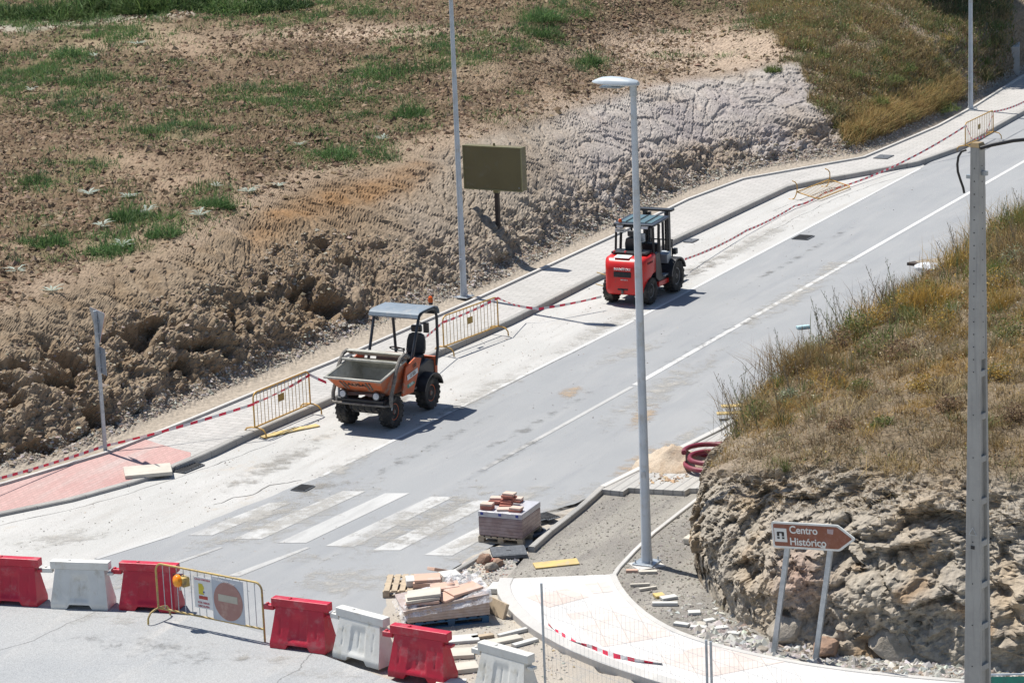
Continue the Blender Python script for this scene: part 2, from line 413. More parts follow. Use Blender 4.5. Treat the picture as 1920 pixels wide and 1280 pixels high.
M['olive'] = pm('olive_cabinet', (.155, .13, .060), (.135, .113, .052), 1.5, .55, dirt=(.17, .15, .09), dscale=3)
M['olive_edge'] = pm('olive_edge', (.26, .24, .12), None, 3, .5)
M['rust_post'] = pm('dark_post', (.045, .035, .03), (.07, .05, .04), 9, .8)
M['pink_slab'] = pm('pink_slab', (.56, .37, .28), (.50, .34, .27), 4, .9, bmp=.2, dirt=(.58, .45, .38))
M['cream_slab'] = pm('cream_slab', (.54, .50, .43), (.48, .45, .39), 4, .9, bmp=.2)
M['white_slab'] = pm('white_slab', (.56, .56, .53), (.48, .48, .46), 4, .9, bmp=.2)
M['red_brick'] = pm('red_block', (.40, .15, .11), (.34, .14, .11), 6, .9, bmp=.3)
M['red_top'] = pm('red_block_top', (.56, .46, .38), (.52, .38, .32), 6, .9, bmp=.3)
M['wood'] = pm('formwork_wood', (.60, .44, .16), (.50, .37, .16), 5, .75, dirt=(.42, .36, .24), dscale=7)
M['wood_pale'] = pm('wood_pale', (.46, .37, .26), (.36, .29, .21), 8, .85)
M['wood_blue'] = pm('pallet_blue', (.04, .12, .22), (.05, .10, .16), 8, .8)
M['drain'] = pm('cast_iron', (.09, .10, .115), (.14, .15, .165), 20, .7, .3, bmp=.5, bscale=60)
M['hose'] = pm('red_pipe', (.20, .02, .045), (.16, .025, .04), 5, .5, dirt=(.26, .10, .10))
M['amber'] = pm('amber_lens', (.90, .24, .005), (.85, .33, .01), 5, .25)
M['orange_lens'] = pm('beacon_orange', (.75, .12, .01), None, 5, .2)
M['tape_r'] = pm('tape_red', (.74, .03, .08), None, 6, .45)
M['tape_w'] = pm('tape_white', (.72, .70, .70), None, 6, .45)
M['cable'] = pm('black_cable', (.010, .010, .012), None, 6, .5)
M['green_net'] = pm('green_sheet', (.005, .16, .12), (.01, .12, .10), 5, .6, bmp=.3)
M['white_bag'] = pm('white_bag', (.58, .60, .62), (.50, .52, .55), 6, .5, bmp=.5, bscale=8)
M['light_lens'] = pm('light_lens', (.55, .57, .60), (.45, .47, .50), 8, .15)
def pole_concrete():
    mt, nt, bs = nmat('pole_concrete'); v = coords(nt)
    col = ramp_mix(nt, noise(nt, 2, 6, .6, v, .35, .65), (.38, .38, .365), (.32, .32, .31))
    col = ramp_mix(nt, noise(nt, 30, 4, .7, v, .52, .75), col, (.40, .39, .36))
    vs = coords(nt, scale=(9, 9, .5)); col = ramp_mix(nt, math_(nt, 'MULTIPLY', noise(nt, 2, 4, .6, vs, .5, .75), .6), col, (.20, .20, .20))
    nt.links.new(col, bs.inputs['Base Color']); bs.inputs['Roughness'].default_value = .9
    bump(nt, bs, noise(nt, 60, 5, .7, v), .3, .01); return mt
M['pole_c'] = pole_concrete()
def layered(name, c1, c2, h, rot=(0,0,0)):
    """stacked slabs seen through wrap: thin horizontal courses"""
    mt, nt, bs = nmat(name); v = coords(nt)
    sp = nt.nodes.new('ShaderNodeSeparateXYZ'); nt.links.new(v, sp.inputs[0])
    fr = math_(nt, 'FRACT', math_(nt, 'DIVIDE', math_(nt, 'ADD', sp.outputs[2], math_(nt, 'MULTIPLY', noise(nt, 2, 3, .5, v), .03)), h))
    lt = math_(nt, 'LESS_THAN', fr, .18)
    col = ramp_mix(nt, noise(nt, 5, 5, .6, v, .35, .65), c1, c2)
    col = ramp_mix(nt, math_(nt, 'MULTIPLY', lt, .6), col, tuple(x*.45 for x in c1))
    nt.links.new(col, bs.inputs['Base Color']); bs.inputs['Roughness'].default_value = .22
    wv = coords(nt, scale=(2, 2, 7)); bump(nt, bs, noise(nt, 3, 5, .6, wv), .5, .04)
    return mt
M['stack_pink'] = layered('stack_pink', (.40, .31, .26), (.48, .40, .36), .05)
M['stack_red'] = layered('stack_red', (.27, .185, .18), (.36, .28, .275), .07)
def film():
    mt, nt, bs = nmat('plastic_film'); v = coords(nt)
    bs.inputs['Base Color'].default_value = (.8, .8, .82, 1); bs.inputs['Roughness'].default_value = .25
    tr = nt.nodes.new('ShaderNodeBsdfTransparent'); mx = nt.nodes.new('ShaderNodeMixShader')
    nt.links.new(noise(nt, 5, 6, .7, v, .35, .75), mx.inputs[0]); nt.links.new(tr.outputs[0], mx.inputs[1]); nt.links.new(bs.outputs[0], mx.inputs[2])
    nt.links.new(mx.outputs[0], nt.nodes['Material Output'].inputs[0]); bump(nt, bs, noise(nt, 8, 5, .6, v), .8, .05)
    return mt
M['film'] = film()
M['stalk_dry'] = pm('stalk_dry', (.30,.25,.17), (.20,.16,.11), 9, .9); M['stalk_green'] = pm('stalk_green', (.13,.17,.07), (.20,.20,.09), 9, .9)

# ------------------------------------------------------------------ ground sheets
def interp_poly(pts, step=.5):
    out = []
    for a, b in zip(pts[:-1], pts[1:]):
        n_ = max(1, int((Vector(b)-Vector(a)).length/step))
        for k in range(n_): out.append(Vector(a).lerp(Vector(b), k/n_))
    out.append(Vector(pts[-1])); return out
def sheet(name, pix, z, mt, kind='structure', world=False, rag=0.0):
    bm = bmesh.new()
    if rag:
        W_ = [P(p[0], p[1], z) for p in pix]; W_ = interp_poly(W_+[W_[0]], .14)[:-1]
        A_ = np.array([tuple(v) for v in W_]); dx = fbm(A_+3, .9, 5)*rag; dy = fbm(A_+31, .9, 5)*rag
        pix = [(v[0]+a, v[1]+b) for v, a, b in zip(A_, dx, dy)]; world = True
    vs = [bm.verts.new((*(p if world else P(p[0], p[1], z)[:2])[:2], z)) for p in pix]
    f = bm.faces.new(vs); bm.normal_update()
    if f.normal.z < 0: f.normal_flip()
    bmesh.ops.triangulate(bm, faces=[f], ngon_method='EAR_CLIP')
    me = bpy.data.meshes.new(name); bm.to_mesh(me); bm.free(); me.materials.append(mt)
    o = bpy.data.objects.new(name, me); C.objects.link(o); o['kind'] = kind; return o
sheet('ground', [(-400, -60), (400, -60), (400, 600), (-400, 600)], -.06, M['dust'], world=True)
def lineW(p0, p1, x):   # pixel line
    return (x, p0[1]+(p1[1]-p0[1])*(x-p0[0])/(p1[0]-p0[0]))
VP = (3402, -548)
def ray(p, x): return lineW(p, VP, x)
# parking lane (dusty concrete) under the road
sheet('parking_lane', [(-900, 1100), (-500, 1030), (0, 960), (250, 900), (340, 870), (460, 812), (600, 755), (840, 650), (960, 598), (1110, 522), (1290, 437), (1480, 347), (1530, 338), (1720, 303),
      (1735, 311), (1190, 602), (622, 887), (318, 1007), (180, 1049), (120, 1150), (-200, 1160), (-900, 1250)], -.004, M['concrete_dusty'])
sheet('road', [(180, 1047), (318, 1005), (620, 885), (1190, 600), (1730, 313), (1810, 268), (1930, 202), (2300, 20), (2500, 20), ray((1350, 800), 2300), ray((1350, 800), 1920), (1350, 800), (1112, 925),
      (1075, 945), (1000, 965), (905, 1035), (830, 1075), (735, 1130), (720, 1200), (-100, 1250), (-100, 1150), (100, 1100)], 0.0, M['asphalt'], rag=.10)
sheet('dusty_ground', [(1010, 968), (905, 1037), (832, 1078), (722, 1120), (700, 1180), (860, 1330), (1100, 1400), (1300, 1350), (1110, 1240), (1010, 1190), (955, 1130), (940, 1090), (1000, 1020)], .004, M['dust'], rag=.5)
sheet('old_road', [(-700, 1180), (-300, 1128), (0, 1127), (220, 1140), (400, 1158), (520, 1195), (640, 1240), (780, 1290), (900, 1340), (1100, 1420), (1500, 1700), (-900, 1700)], .008, M['asphalt_old'], rag=.06)
# markings
bars = [((352,1003),(398,1003),(546,942),(505,942)), ((437,1010),(490,1010),(686,920),(642,920)), ((520,1017),(574,1017),(768,924),(722,924)),
        ((610,1023),(664,1024),(850,931),(808,930)), ((698,1031),(750,1031),(930,938),(890,937)), ((795,1040),(848,1041),(1000,957),(962,955))]
mk = MB()
for b in bars:
    mk.add([(*P(x, y, .006)[:2], .006) for x, y in b], [(0,1,2,3)])
mk.build('zebra_crossing', M['paint'])['kind'] = 'structure'
mk = MB()
for b in (((318,1056),(330,1057),(418,1026),(414,1024)), ((428,1078),(448,1080),(582,1026),(574,1025))):
    mk.add([(*P(x, y, .006)[:2], .006) for x, y in b], [(0,1,2,3)])
mk.build('give_way_marks', M['paint_worn'])['kind'] = 'structure'
def stripe(name, p0, p1, wd, mt, z=.006):
    a, b = P(*p0), P(*p1); d = (b-a).normalized(); n_ = Vector((d.y, -d.x, 0))*wd/2
    vs = []
    K = 30
    for k in range(K+1):
        q = a.lerp(b, k/K); vs += [(q+n_+Vector((0,0,z))), (q-n_+Vector((0,0,z)))]
    MB().add(vs, [(2*k, 2*k+1, 2*k+3, 2*k+2) for k in range(K)]).build(name, mt)['kind'] = 'structure'
stripe('centre_line', ray((1190, 722), 1190), ray((1190, 722), 2300), .14, M['paint_line'])
stripe('centre_line', (905, 880), (1185, 724.9), .12, M['paint_worn'])
stripe('edge_line', (600, 894), (1189, 601), .10, M['paint_line'])
stripe('edge_line', (1191, 599), (1725, 316), .10, M['paint_line'])
stripe('edge_line', (180, 1047), (318, 1004), .12, M['paint'])

def crack(pix, wd=.018, z=.0015, jit=.05, mt=None):
    pl = interp_poly([P(x, y, z) for x, y in pix], .12); A_ = np.array([tuple(v) for v in pl]); j1 = fbm(A_+5, 1.3, 5)*jit*2; j2 = fbm(A_+55, 1.3, 5)*jit*2; wj = .4+.6*np.abs(fbm(A_+9, 2.5, 2))*2
    pl = [Vector((v[0]+a, v[1]+b, z)) for v, a, b in zip(A_, j1, j2)]; vs = []
    for i, q in enumerate(pl):
        t_ = (pl[min(i+1, len(pl)-1)]-pl[max(i-1, 0)]).normalized(); n_ = Vector((t_.y, -t_.x, 0))*wd*.5*wj[i]; vs += [q+n_, q-n_]
    MB().add(vs, [(2*i, 2*i+1, 2*i+3, 2*i+2) for i in range(len(pl)-1)]).build('road_crack', mt or M['crack'])['kind'] = 'structure'
M['crack'] = pm('crack', (.10, .095, .09), (.16, .15, .14), 3, .95)
crack([(-20,990),(60,970),(160,948),(300,905),(400,872),(480,842),(520,828)])
crack([(410,945),(440,930),(470,925),(505,908),(560,900)], .03, jit=.15)
crack([(1380,470),(1460,425),(1560,375),(1640,345),(1740,318)], .015, jit=.04)
crack([(1450,395),(1560,352),(1680,322)], .012, jit=.06)
crack([(-10,1222),(60,1200),(120,1172),(190,1140)], .014, z=.0105, jit=.10)
crack([(620,884),(760,816),(900,748),(1100,648)], .012, z=.004, jit=.02)
# left pavement with kerb ------------------------------------------------
back = [(-900,1092),(-300,985),(0,912),(206,850),(361,788),(481,738),(622,681),(900,560),(1000,514),(1150,445),(1290,376),(1395,337),(1500,318),(1620,297),(1760,238),(1830,200),(1915,146),(2100,48)]
front = [(-900,1155),(-300,1035),(0,963),(137,935),(258,901),(337,870),(395,846),(460,815),(600,755),(840,650),(960,598),(1110,522),(1290,437),(1480,348),(1530,338),(1720,303),(1800,275),(1925,205),(2150,95)]
def kz(px): return .06+.09*float(sstep(230, 400, px))
backW = interp_poly([P(x, y, .15) for x, y in back], .4)
frontW = interp_poly([Vector((*P(x, y, kz(x))[:2], kz(x))) for x, y in front], .4)
def resample(pl, n_):
    L = [0]
    for a, b in zip(pl[:-1], pl[1:]): L.append(L[-1]+(b-a).length)
    out = []; j = 0
    for k in range(n_):
        s_ = L[-1]*k/(n_-1)
        while j < len(L)-2 and L[j+1] < s_: j += 1
        out.append(pl[j].lerp(pl[j+1], (s_-L[j])/max(1e-9, L[j+1]-L[j])))
    return out
def nearest(pl, q): return min(pl, key=lambda r: (r-q).length_squared)
def offs(pl, d):
    out = []
    for i, p in enumerate(pl):
        t = (pl[min(i+1, len(pl)-1)]-pl[max(i-1, 0)]); t.z = 0; t.normalize()
        out.append(p+Vector((t.y, -t.x, 0))*d)
    return out
NB = 260
B_ = resample(backW, NB); F_ = resample(frontW, NB)
Fi = offs(F_, -.16)    # inner edge of kerb stone
pv = MB()
vs = []
for i in range(NB):
    a = Fi[i]; b = B_[i]
    vs += [a-Vector((0,0,.004)), b-Vector((0,0,.004))]
pv.add(vs, [(2*i, 2*i+1, 2*i+3, 2*i+2) for i in range(NB-1)])
pv.build('pavement', M['paving'])['kind'] = 'structure'
# kerb stones: top, chamfer, face
rows = []
for i in range(NB):
    f = F_[i]; g = Fi[i]
    t = (F_[min(i+1, NB-1)]-F_[max(i-1, 0)]); t.z = 0; t.normalize(); nn = Vector((t.y, -t.x, 0))
    rows += [g+Vector((0,0,-.05)), g+Vector((0,0,.004)), f-nn*.02+Vector((0,0,.004)), f+Vector((0,0,-.014)), Vector((f.x, f.y, -.05))+nn*.015]
kb = MB(); kb.add(rows, [(5*i+k, 5*i+k+1, 5*i+6+k, 5*i+5+k) for i in range(NB-1) for k in range(4)])
kb.build('kerb', M['kerb'])['kind'] = 'structure'
# raised edging at the back
E0 = B_; E1 = offs(B_, -.09)
rows = []
for i in range(NB):
    for q, z in ((E0[i], .10), (E0[i], .205), (E1[i], .205), (E1[i], .05)): rows.append(Vector((q.x, q.y, z)))
MB().add(rows, [(4*i+k, 4*i+k+1, 4*i+5+k, 4*i+4+k) for i in range(NB-1) for k in range(3)]).build('pavement_edging', M['kerb_white'])['kind'] = 'structure'
# red paved stretch: lies on the strip left of its slanted end
rd = MB(); vs = []; cnt = 0
for i in range(NB):
    a = Fi[i]; b = offs([B_[max(i-1,0)], B_[i], B_[min(i+1,NB-1)]], .02)[1]
    pa = PJ(np.array([a]))[0][0]
    if pa > 366: break
    b2 = b
    if pa > 262:   # slanted end
        k = 1-(pa-262)/(366-262)*.97; b2 = a.lerp(b, k)
    vs += [a+Vector((0,0,.002)), b2+Vector((0,0,.002))]; cnt += 1
rd.add(vs, [(2*i, 2*i+1, 2*i+3, 2*i+2) for i in range(cnt-1)]); rd.build('red_pavement', M['paving_red'])['kind'] = 'structure'

# right-hand works: paved footway under construction, sand bed, curved pavement -------------
def slab_sheet(name, pix, z, mt, zb=-.05):
    b = MB(); pts = [P(x, y, z) for x, y in pix]
    b.prism([(p.x, p.y) for p in pts], zb, z); return b.build(name, mt)
o = slab_sheet('right_pavement', [(1128,917),(1168,921),(1178,914),(1284,920),(1292,915),(1400,915),(1700,800),(2300,420),(2300,230), ray((1356, 806), 1920), (1356,806)], .12, M['paving_lines']); o['kind'] = 'structure'
def kerb_line(name, pix, wd, z, mt, zb=-.05, step=.3, closed=False):
    pl = interp_poly([Vector((*P(x, y, z)[:2], z)) for x, y in pix], step)
    a = offs(pl, wd/2); b = offs(pl, -wd/2); vs = []
    for i in range(len(pl)):
        vs += [Vector((a[i].x, a[i].y, zb)), Vector((a[i].x, a[i].y, z-.012)), a[i].lerp(b[i], .12), a[i].lerp(b[i], .88), Vector((b[i].x, b[i].y, z-.012)), Vector((b[i].x, b[i].y, zb))]
    n_ = len(pl); k_ = MB()
    k_.add(vs, [(6*i+k, 6*i+k+1, 6*i+7+k, 6*i+6+k) for i in range(n_-1) for k in range(5)]+[(0,1,2,3,4,5), tuple(6*(n_-1)+k for k in (5,4,3,2,1,0))])
    o = k_.build(name, mt); o['kind'] = 'structure'; return o
kerb_line('kerb', [(996,1024),(1030,993),(1060,970),(1090,946),(1108,930),(1129,911)], .13, .124, M['kerb'])
kerb_line('kerb', [(1129,911),(1352,800)]+[ray((1352,800), x) for x in (1600, 1920, 2300)], .15, .124, M['kerb_white'])
kerb_line('kerb', [(905,1037),(880,1052),(832,1080)], .10, .07, M['kerb'])
sheet('sand_bed', [(935,1100),(1000,1026),(1030,995),(1110,930),(1132,915),(1168,919),(1178,912),(1340,912),(1310,935),(1225,1000),(1165,1062),(1150,1082)], .012, M['sand'])
sheet('works_ground', [(1150,1080),(1165,1060),(1225,1000),(1330,915),(1500,900),(1900,1100),(2500,1290),(3600,1400),(3600,1480),(2300,1330),(1800,1290),(1500,1260),(1310,1210),(1215,1165)], .010, M['sand'])
kerb_line('kerb', [(1150,1078),(1160,1062),(1190,1030),(1225,997),(1270,962),(1312,930),(1345,903)], .09, .05, M['kerb_white'])
Lc = [(950,1084),(942,1098),(950,1120),(968,1142),(995,1166),(1035,1192),(1085,1218),(1150,1244),(1230,1270),(1320,1296),(1500,1340),(1800,1400),(2600,1490),(3600,1600)]
Rc = [(1149,1076),(1158,1098),(1180,1126),(1215,1156),(1262,1182),(1320,1203),(1400,1224),(1500,1243),(1600,1257),(1700,1268),(1900,1284),(2300,1312),(2800,1350),(3600,1440)]
def smooth_pl(pix, z, it=2):
    pl = [Vector((*P(x, y, z)[:2], z)) for x, y in pix]
    for _ in range(it):
        o_ = [pl[0]]
        for a, b in zip(pl[:-1], pl[1:]): o_ += [a.lerp(b, .25), a.lerp(b, .75)]
        o_.append(pl[-1]); pl = o_
    return pl
LW = smooth_pl(Lc, .12); RW = smooth_pl(Rc, .12)
Lr = resample(LW, 60); Rr = resample(RW, 60)
cp = MB(); cp.add([v for a, b in zip(Lr, Rr) for v in (a, b)], [(2*i, 2*i+1, 2*i+3, 2*i+2) for i in range(59)])
cp.build('curved_pavement', M['paving_white'])['kind'] = 'structure'
for nm, pl, wd in (('kerb', Lr, .26), ('kerb', Rr, .12)):
    a = offs(pl, wd/2); b = offs(pl, -wd/2); vs = []; z = .135
    for i in range(len(pl)):
        vs += [Vector((a[i].x, a[i].y, -.05)), Vector((a[i].x, a[i].y, z-.01)), Vector((*a[i].lerp(b[i], .06)[:2], z)), Vector((*a[i].lerp(b[i], .94)[:2], z)), Vector((b[i].x, b[i].y, z-.01)), Vector((b[i].x, b[i].y, -.05))]
    n_ = len(pl); MB().add(vs, [(6*i+k, 6*i+k+1, 6*i+7+k, 6*i+6+k) for i in range(n_-1) for k in range(5)]+[(0,1,2,3,4,5), tuple(6*(n_-1)+k for k in (5,4,3,2,1,0))]).build(nm, M['kerb_white'])['kind'] = 'structure'
MB().prism([tuple(P(x, y, .118)[:2]) for x, y in ((958,1087),(1146,1078),(1146,1081),(956,1090))], -.05, .118).build('pavement_end', M['kerb_white'])['kind'] = 'structure'
for k, q in enumerate([[(985,1118),(1062,1102),(1105,1118),(1030,1138)], [(1062,1150),(1190,1132),(1262,1190),(1130,1212)], [(1215,1232),(1345,1206),(1480,1238),(1330,1268)], [(1095,1093),(1140,1090),(1150,1108),(1112,1112)]]):
    sheet('pink_paving', q, .124, M['paving_pink'])

# ------------------------------------------------------------------ hillside (ploughed field above a cut bank)
cols = [ # tuck, foot, top(px,py,z), field, mid field, crest, beyond
 ((-900,1090),(-900,1060),(-900,760,2.5),(-900,640,2.8),(-900,330,3.2),(-900,75,4.2),(-900,-160,6)),
 ((-300,983),(-300,955),(-300,655,2.5),(-300,560,2.8),(-300,290,3.2),(-300,60,4.2),(-300,-160,6)),
 ((-50,920),(-55,880),(-50,600,2.55),(-50,500,2.85),(-50,260,3.3),(-50,50,4.2),(-50,-160,6)),
 ((150,866),(125,838),(120,548,2.6),(110,440,2.9),(120,230,3.4),(150,45,4.2),(150,-160,6)),
 ((330,798),(285,766),(230,512,2.65),(230,400,3.0),(260,210,3.5),(300,40,4.3),(300,-160,6)),
 ((500,727),(450,703),(350,472,2.7),(360,360,3.05),(390,190,3.5),(420,35,4.3),(430,-160,6)),
 ((650,664),(610,634),(470,402,2.75),(480,310,3.1),(510,170,3.6),(540,30,4.3),(560,-160,6)),
 ((800,603),(765,575),(615,336,2.8),(610,255,3.1),(640,150,3.6),(660,25,4.3),(680,-160,6)),
 ((930,546),(895,534),(760,302,2.85),(750,220,3.15),(760,130,3.7),(780,20,4.3),(800,-160,6)),
 ((1080,476),(1040,462),(900,258,2.9),(890,185,3.2),(890,110,3.7),(900,15,4.3),(920,-160,6)),
 ((1220,406),(1180,402),(1045,212,2.75),(1030,150,3.05),(1020,90,3.6),(1010,10,4.4),(1030,-160,6)),
 ((1370,345),(1340,331),(1200,168,2.6),(1180,115,2.95),(1150,70,3.5),(1140,5,4.4),(1150,-160,6)),
 ((1500,320),(1475,307),(1330,142,2.5),(1310,90,2.9),(1280,50,3.5),(1270,0,4.4),(1280,-160,6)),
 ((1620,296),(1600,288),(1440,125,2.6),(1430,60,3.1),(1400,30,3.6),(1400,-10,4.6),(1400,-160,6)),
 ((1730,251),(1715,243),(1545,105,2.7),(1530,30,3.4),(1520,-5,3.8),(1520,-40,5.0),(1520,-170,6.5)),
 ((1800,216),(1790,206),(1660,85,2.6),(1640,0,3.6),(1640,-40,4.1),(1640,-80,5.5),(1640,-200,7)),
 ((1850,188),(1840,178),(1745,75,2.4),(1725,5,3.4),(1725,-40,4.2),(1725,-90,5.8),(1725,-220,7)),
 ((1895,160),(1880,152),(1830,70,2.1),(1815,10,3.0),(1810,-50,4.0),(1810,-110,5.8),(1810,-240,7.2)),
 ((1945,130),(1938,122),(1905,40,2.0),(1890,-30,3.0),(1885,-80,4.6),(1880,-150,5.6),(1880,-280,7.2)),
 ((2060,70),(2052,64),(2040,-20,2.0),(2030,-80,3.0),(2030,-130,4.6),(2030,-200,5.6),(2030,-320,7.2)),
]
ctrl = [[] for _ in range(9)]
for c in cols:
    tk, ft, tp = c[0], c[1], c[2]
    a = P(*tk, .06); b = P(*ft, .16); t = P(*tp)
    if -200 < ft[0] < 1400: b = b.lerp(Vector((a.x, a.y, .16)), .38)
    ctrl[0].append(a); ctrl[1].append(b)
    m1 = b.lerp(t, .30); m1.z = b.z+(t.z-b.z)*.42
    m2 = b.lerp(t, .68); m2.z = b.z+(t.z-b.z)*.80
    ctrl[2].append(m1); ctrl[3].append(m2); ctrl[4].append(t)
    for k in (3, 4, 5, 6):
        q = P(*c[k])
        if c[1][0] > 1300:
            y_ = t.y+{3: 4.6, 4: 8.8, 5: 12.5, 6: 34}[k]; d_ = fw+RX*((c[k][0]-960)/F_PX)+UY*((640-c[k][1])/F_PX); q = CAMP+d_*(y_/d_.y)
        ctrl[k+2].append(q)
ctrl = [[tuple(v) for v in r_] for r_ in ctrl]
G, rv, cvp = loft(ctrl, ([.1,.055,.055,.055,.075,.12,.2,.6], [.5,.16]+[.075]*16+[.16]))
nr, nc = G.shape[:2]; N3 = grid_normals(G); V = G.reshape(-1, 3); NN = N3.reshape(-1, 3)
px, py = PJ(V); vv = np.repeat(rv, nc)
face = sstep(1.0, 1.5, vv)*(1-sstep(3.6, 4.3, vv))          # 1 on the cut face
field = sstep(3.8, 4.4, vv)
lowface = sstep(1.0, 1.2, vv)*(1-sstep(2.2, 3.2, vv))
lowR = sstep(1.0, 1.15, vv)*(1-sstep(1.6, 2.5, vv))
n1 = fbm(V, .35, 3); n2 = fbm(V, 1.1, 4, True); n3 = fbm(V, 3.0, 3, True)
chunk = worley(V*np.array([1.3, 1.3, 1.7])+n1[:, None]*.8)
clod = worley(V*6.5); clod2 = worley(V*13)
wv = V+np.stack([n1, n1, n1], 1)*.5
# excavator tooth marks: thin grooves running obliquely down the face
gro = perlin(np.stack([(wv[:, 0]*.8+wv[:, 1]*.25+wv[:, 2]*1.1)*5.5, wv[:, 2]*.9, wv[:, 1]*.5], 1))
ledge = perlin(np.stack([V[:, 0]*.5, V[:, 1]*.5, V[:, 2]*4.5+n1*2.5], 1))
left = 1-sstep(520, 800, px)
rightrock = sstep(980, 1180, px)*(1-sstep(1560, 1640, px))
grassh = sstep(1430, 1500, px+ (py-130)*-.75)
upface = face*(1-lowface)
holes = sstep(.16, .42, fbm(V*np.array([.8, .8, 1.5]), 1.0, 3))
cidA = worley(V*np.array([2.2, 2.2, 3.0])+n1[:, None], True)
frac = (cidA[2]-.5)*.10+(worley(V*np.array([5.5, 5.5, 7.0]), True)[2]-.5)*.05
# broken bedding / tooth marks: grooves along two oblique directions
sx_ = wv[:, 0]*.463+wv[:, 1]*.886; up_ = wv[:, 2]
ga = perlin(np.stack([(sx_*.75+up_)*4.2, (sx_-up_*.75)*.5, n1*.5], 1)); gb = perlin(np.stack([(-sx_*.35+up_)*4.4+7, (sx_+up_*.35)*.5, n1*.5], 1))
gmix = sstep(-.25, .25, fbm(V+60, .5, 2))
gv = ga*gmix+gb*(1-gmix)
cut = -np.clip(.10-np.abs(gv), 0, 1)*.9
rough_l = left*lowface
gc = perlin(np.stack([(sx_*.9+up_*.8)*7.5, (sx_*.8-up_*.9)*1.2, n1], 1)); cut2 = -np.clip(.08-np.abs(gc), 0, 1)*.30
soft = .30+.70*left
disp = face*(n1*(.16+.12*left)+fbm(V+8, .8, 3)*.13*soft+gv*.024+cut*.7+cut2+ledge*.03+(n3-.4)*.03*soft+(fbm(V, 8, 2))*.022*(.3+.7*left))
disp += rough_l*(-holes*.85+(n2-.5)*.24+frac*1.3)
disp += face*frac*.16*(1-rightrock*.5)
crk = worley((V+np.stack([n1, n2, n1], 1)*.25)*np.array([.9, .9, 1.8]), True); disp += -face*rightrock*np.clip(.05-(crk[1]-crk[0]), 0, 1)*1.6+face*rightrock*(crk[2]-.5)*.07
disp += lowR*(1-left)*((n2-.5)*.22+frac*1.1-holes*.22)*(1-sstep(1600, 1700, px))
patch = sstep(-.15, .35, fbm(V, .22, 3))
smoothp = sstep(.10, .42, fbm((V+40)*np.array([.6, .25, 1]), .3, 4))*field
disp += field*sstep(4.1, 4.7, vv)*((.5-clod)*.13+(.5-clod2)*.05)*(1-.75*smoothp)*(.5+.5*patch)+field*n1*.12+field*fbm(V, .8, 2)*.05
disp += (1-sstep(1.1, 1.5, vv))*sstep(.9, 1.0, vv)*0
disp *= sstep(.7, 1.6, vv)
disp = disp + sstep(.3, .9, vv)*(.5-clod2)*.05*(1-.9*face)
off = NN*disp[:, None]
V2 = V+off
# colours
def C3(*c): return np.array(c)
def mixc(a, b, t): return a*(1-t[:, None])+b*t[:, None]
col = np.tile(C3(.145, .103, .066), (len(V), 1))
col = mixc(col, C3(.235, .172, .115), sstep(-.05, .45, fbm(V+9, .45, 4))*.7)
col = mixc(col, C3(.32, .24, .17), smoothp*.75)
pale = C3(.34, .27, .20)
shoulder = np.exp(-((vv-4.15)/.35)**2)
col = mixc(col, C3(.34, .26, .19), shoulder*.7*sstep(-.3,.2,n1+.2))
fc = np.tile(C3(.225, .165, .108), (len(V), 1))
fc = mixc(fc, C3(.315, .27, .22), sstep(600, 950, px)*.9)
fc = mixc(fc, C3(.37, .335, .31), rightrock*.9)
fc = mixc(fc, C3(.42, .385, .34), rightrock*sstep(3.0, 3.7, vv)*.5)
fc = mixc(fc, C3(.21, .16, .115), sstep(0, .5, fbm(V+3, .7, 4))*.45*(1-rightrock*.7))
fc = mixc(fc, C3(.30, .262, .262), rightrock*sstep(-.1, .3, fbm(V+33, .6, 4))*.4)
fc = mixc(fc, C3(.33, .275, .22), sstep(.1, .5, fbm(V+23, .5, 4))*.5)
fc = mixc(fc, C3(.29, .235, .18), lowR*rightrock*sstep(-.3, .1, n1)*.85)
fc = mixc(fc, C3(.33, .27, .20), (1-sstep(330, 620, px))*.35*sstep(-.2, .4, n2-.3))
og = np.exp(-((vv-3.45-.35*n1)/.38)**2)*sstep(400, 560, px)*(1-sstep(740, 860, px))*(.55+.45*sstep(-.2, .3, fbm(V+77, 1.2, 4)))
fc = mixc(fc, C3(.25, .145, .07), np.clip(og*1.25, 0, 1)*.8)
col = mixc(col, fc, face)
# gravelly strip by the edging
col = mixc(col, C3(.36, .315, .26), (1-sstep(.95, 1.35+.25*n1, vv))*.9)
# pale tan track near the top of the rock face (right)
tt = np.maximum(np.exp(-(((px-1330-(95-py)*.6)/230)**2+((py-95)/48)**2)), .7*np.exp(-(((px-720)/260)**2+((py-62)/16)**2))); col = mixc(col, C3(.42, .33, .25), np.clip(tt*1.4, 0, 1)*field*.9)
# track top left
tl = np.exp(-((py-(56-.10*px-.00006*(px-250)**2))/9)**2)*(1-sstep(380, 560, px)); col = mixc(col, C3(.40, .36, .31), np.clip(tl*1.3, 0, 1))
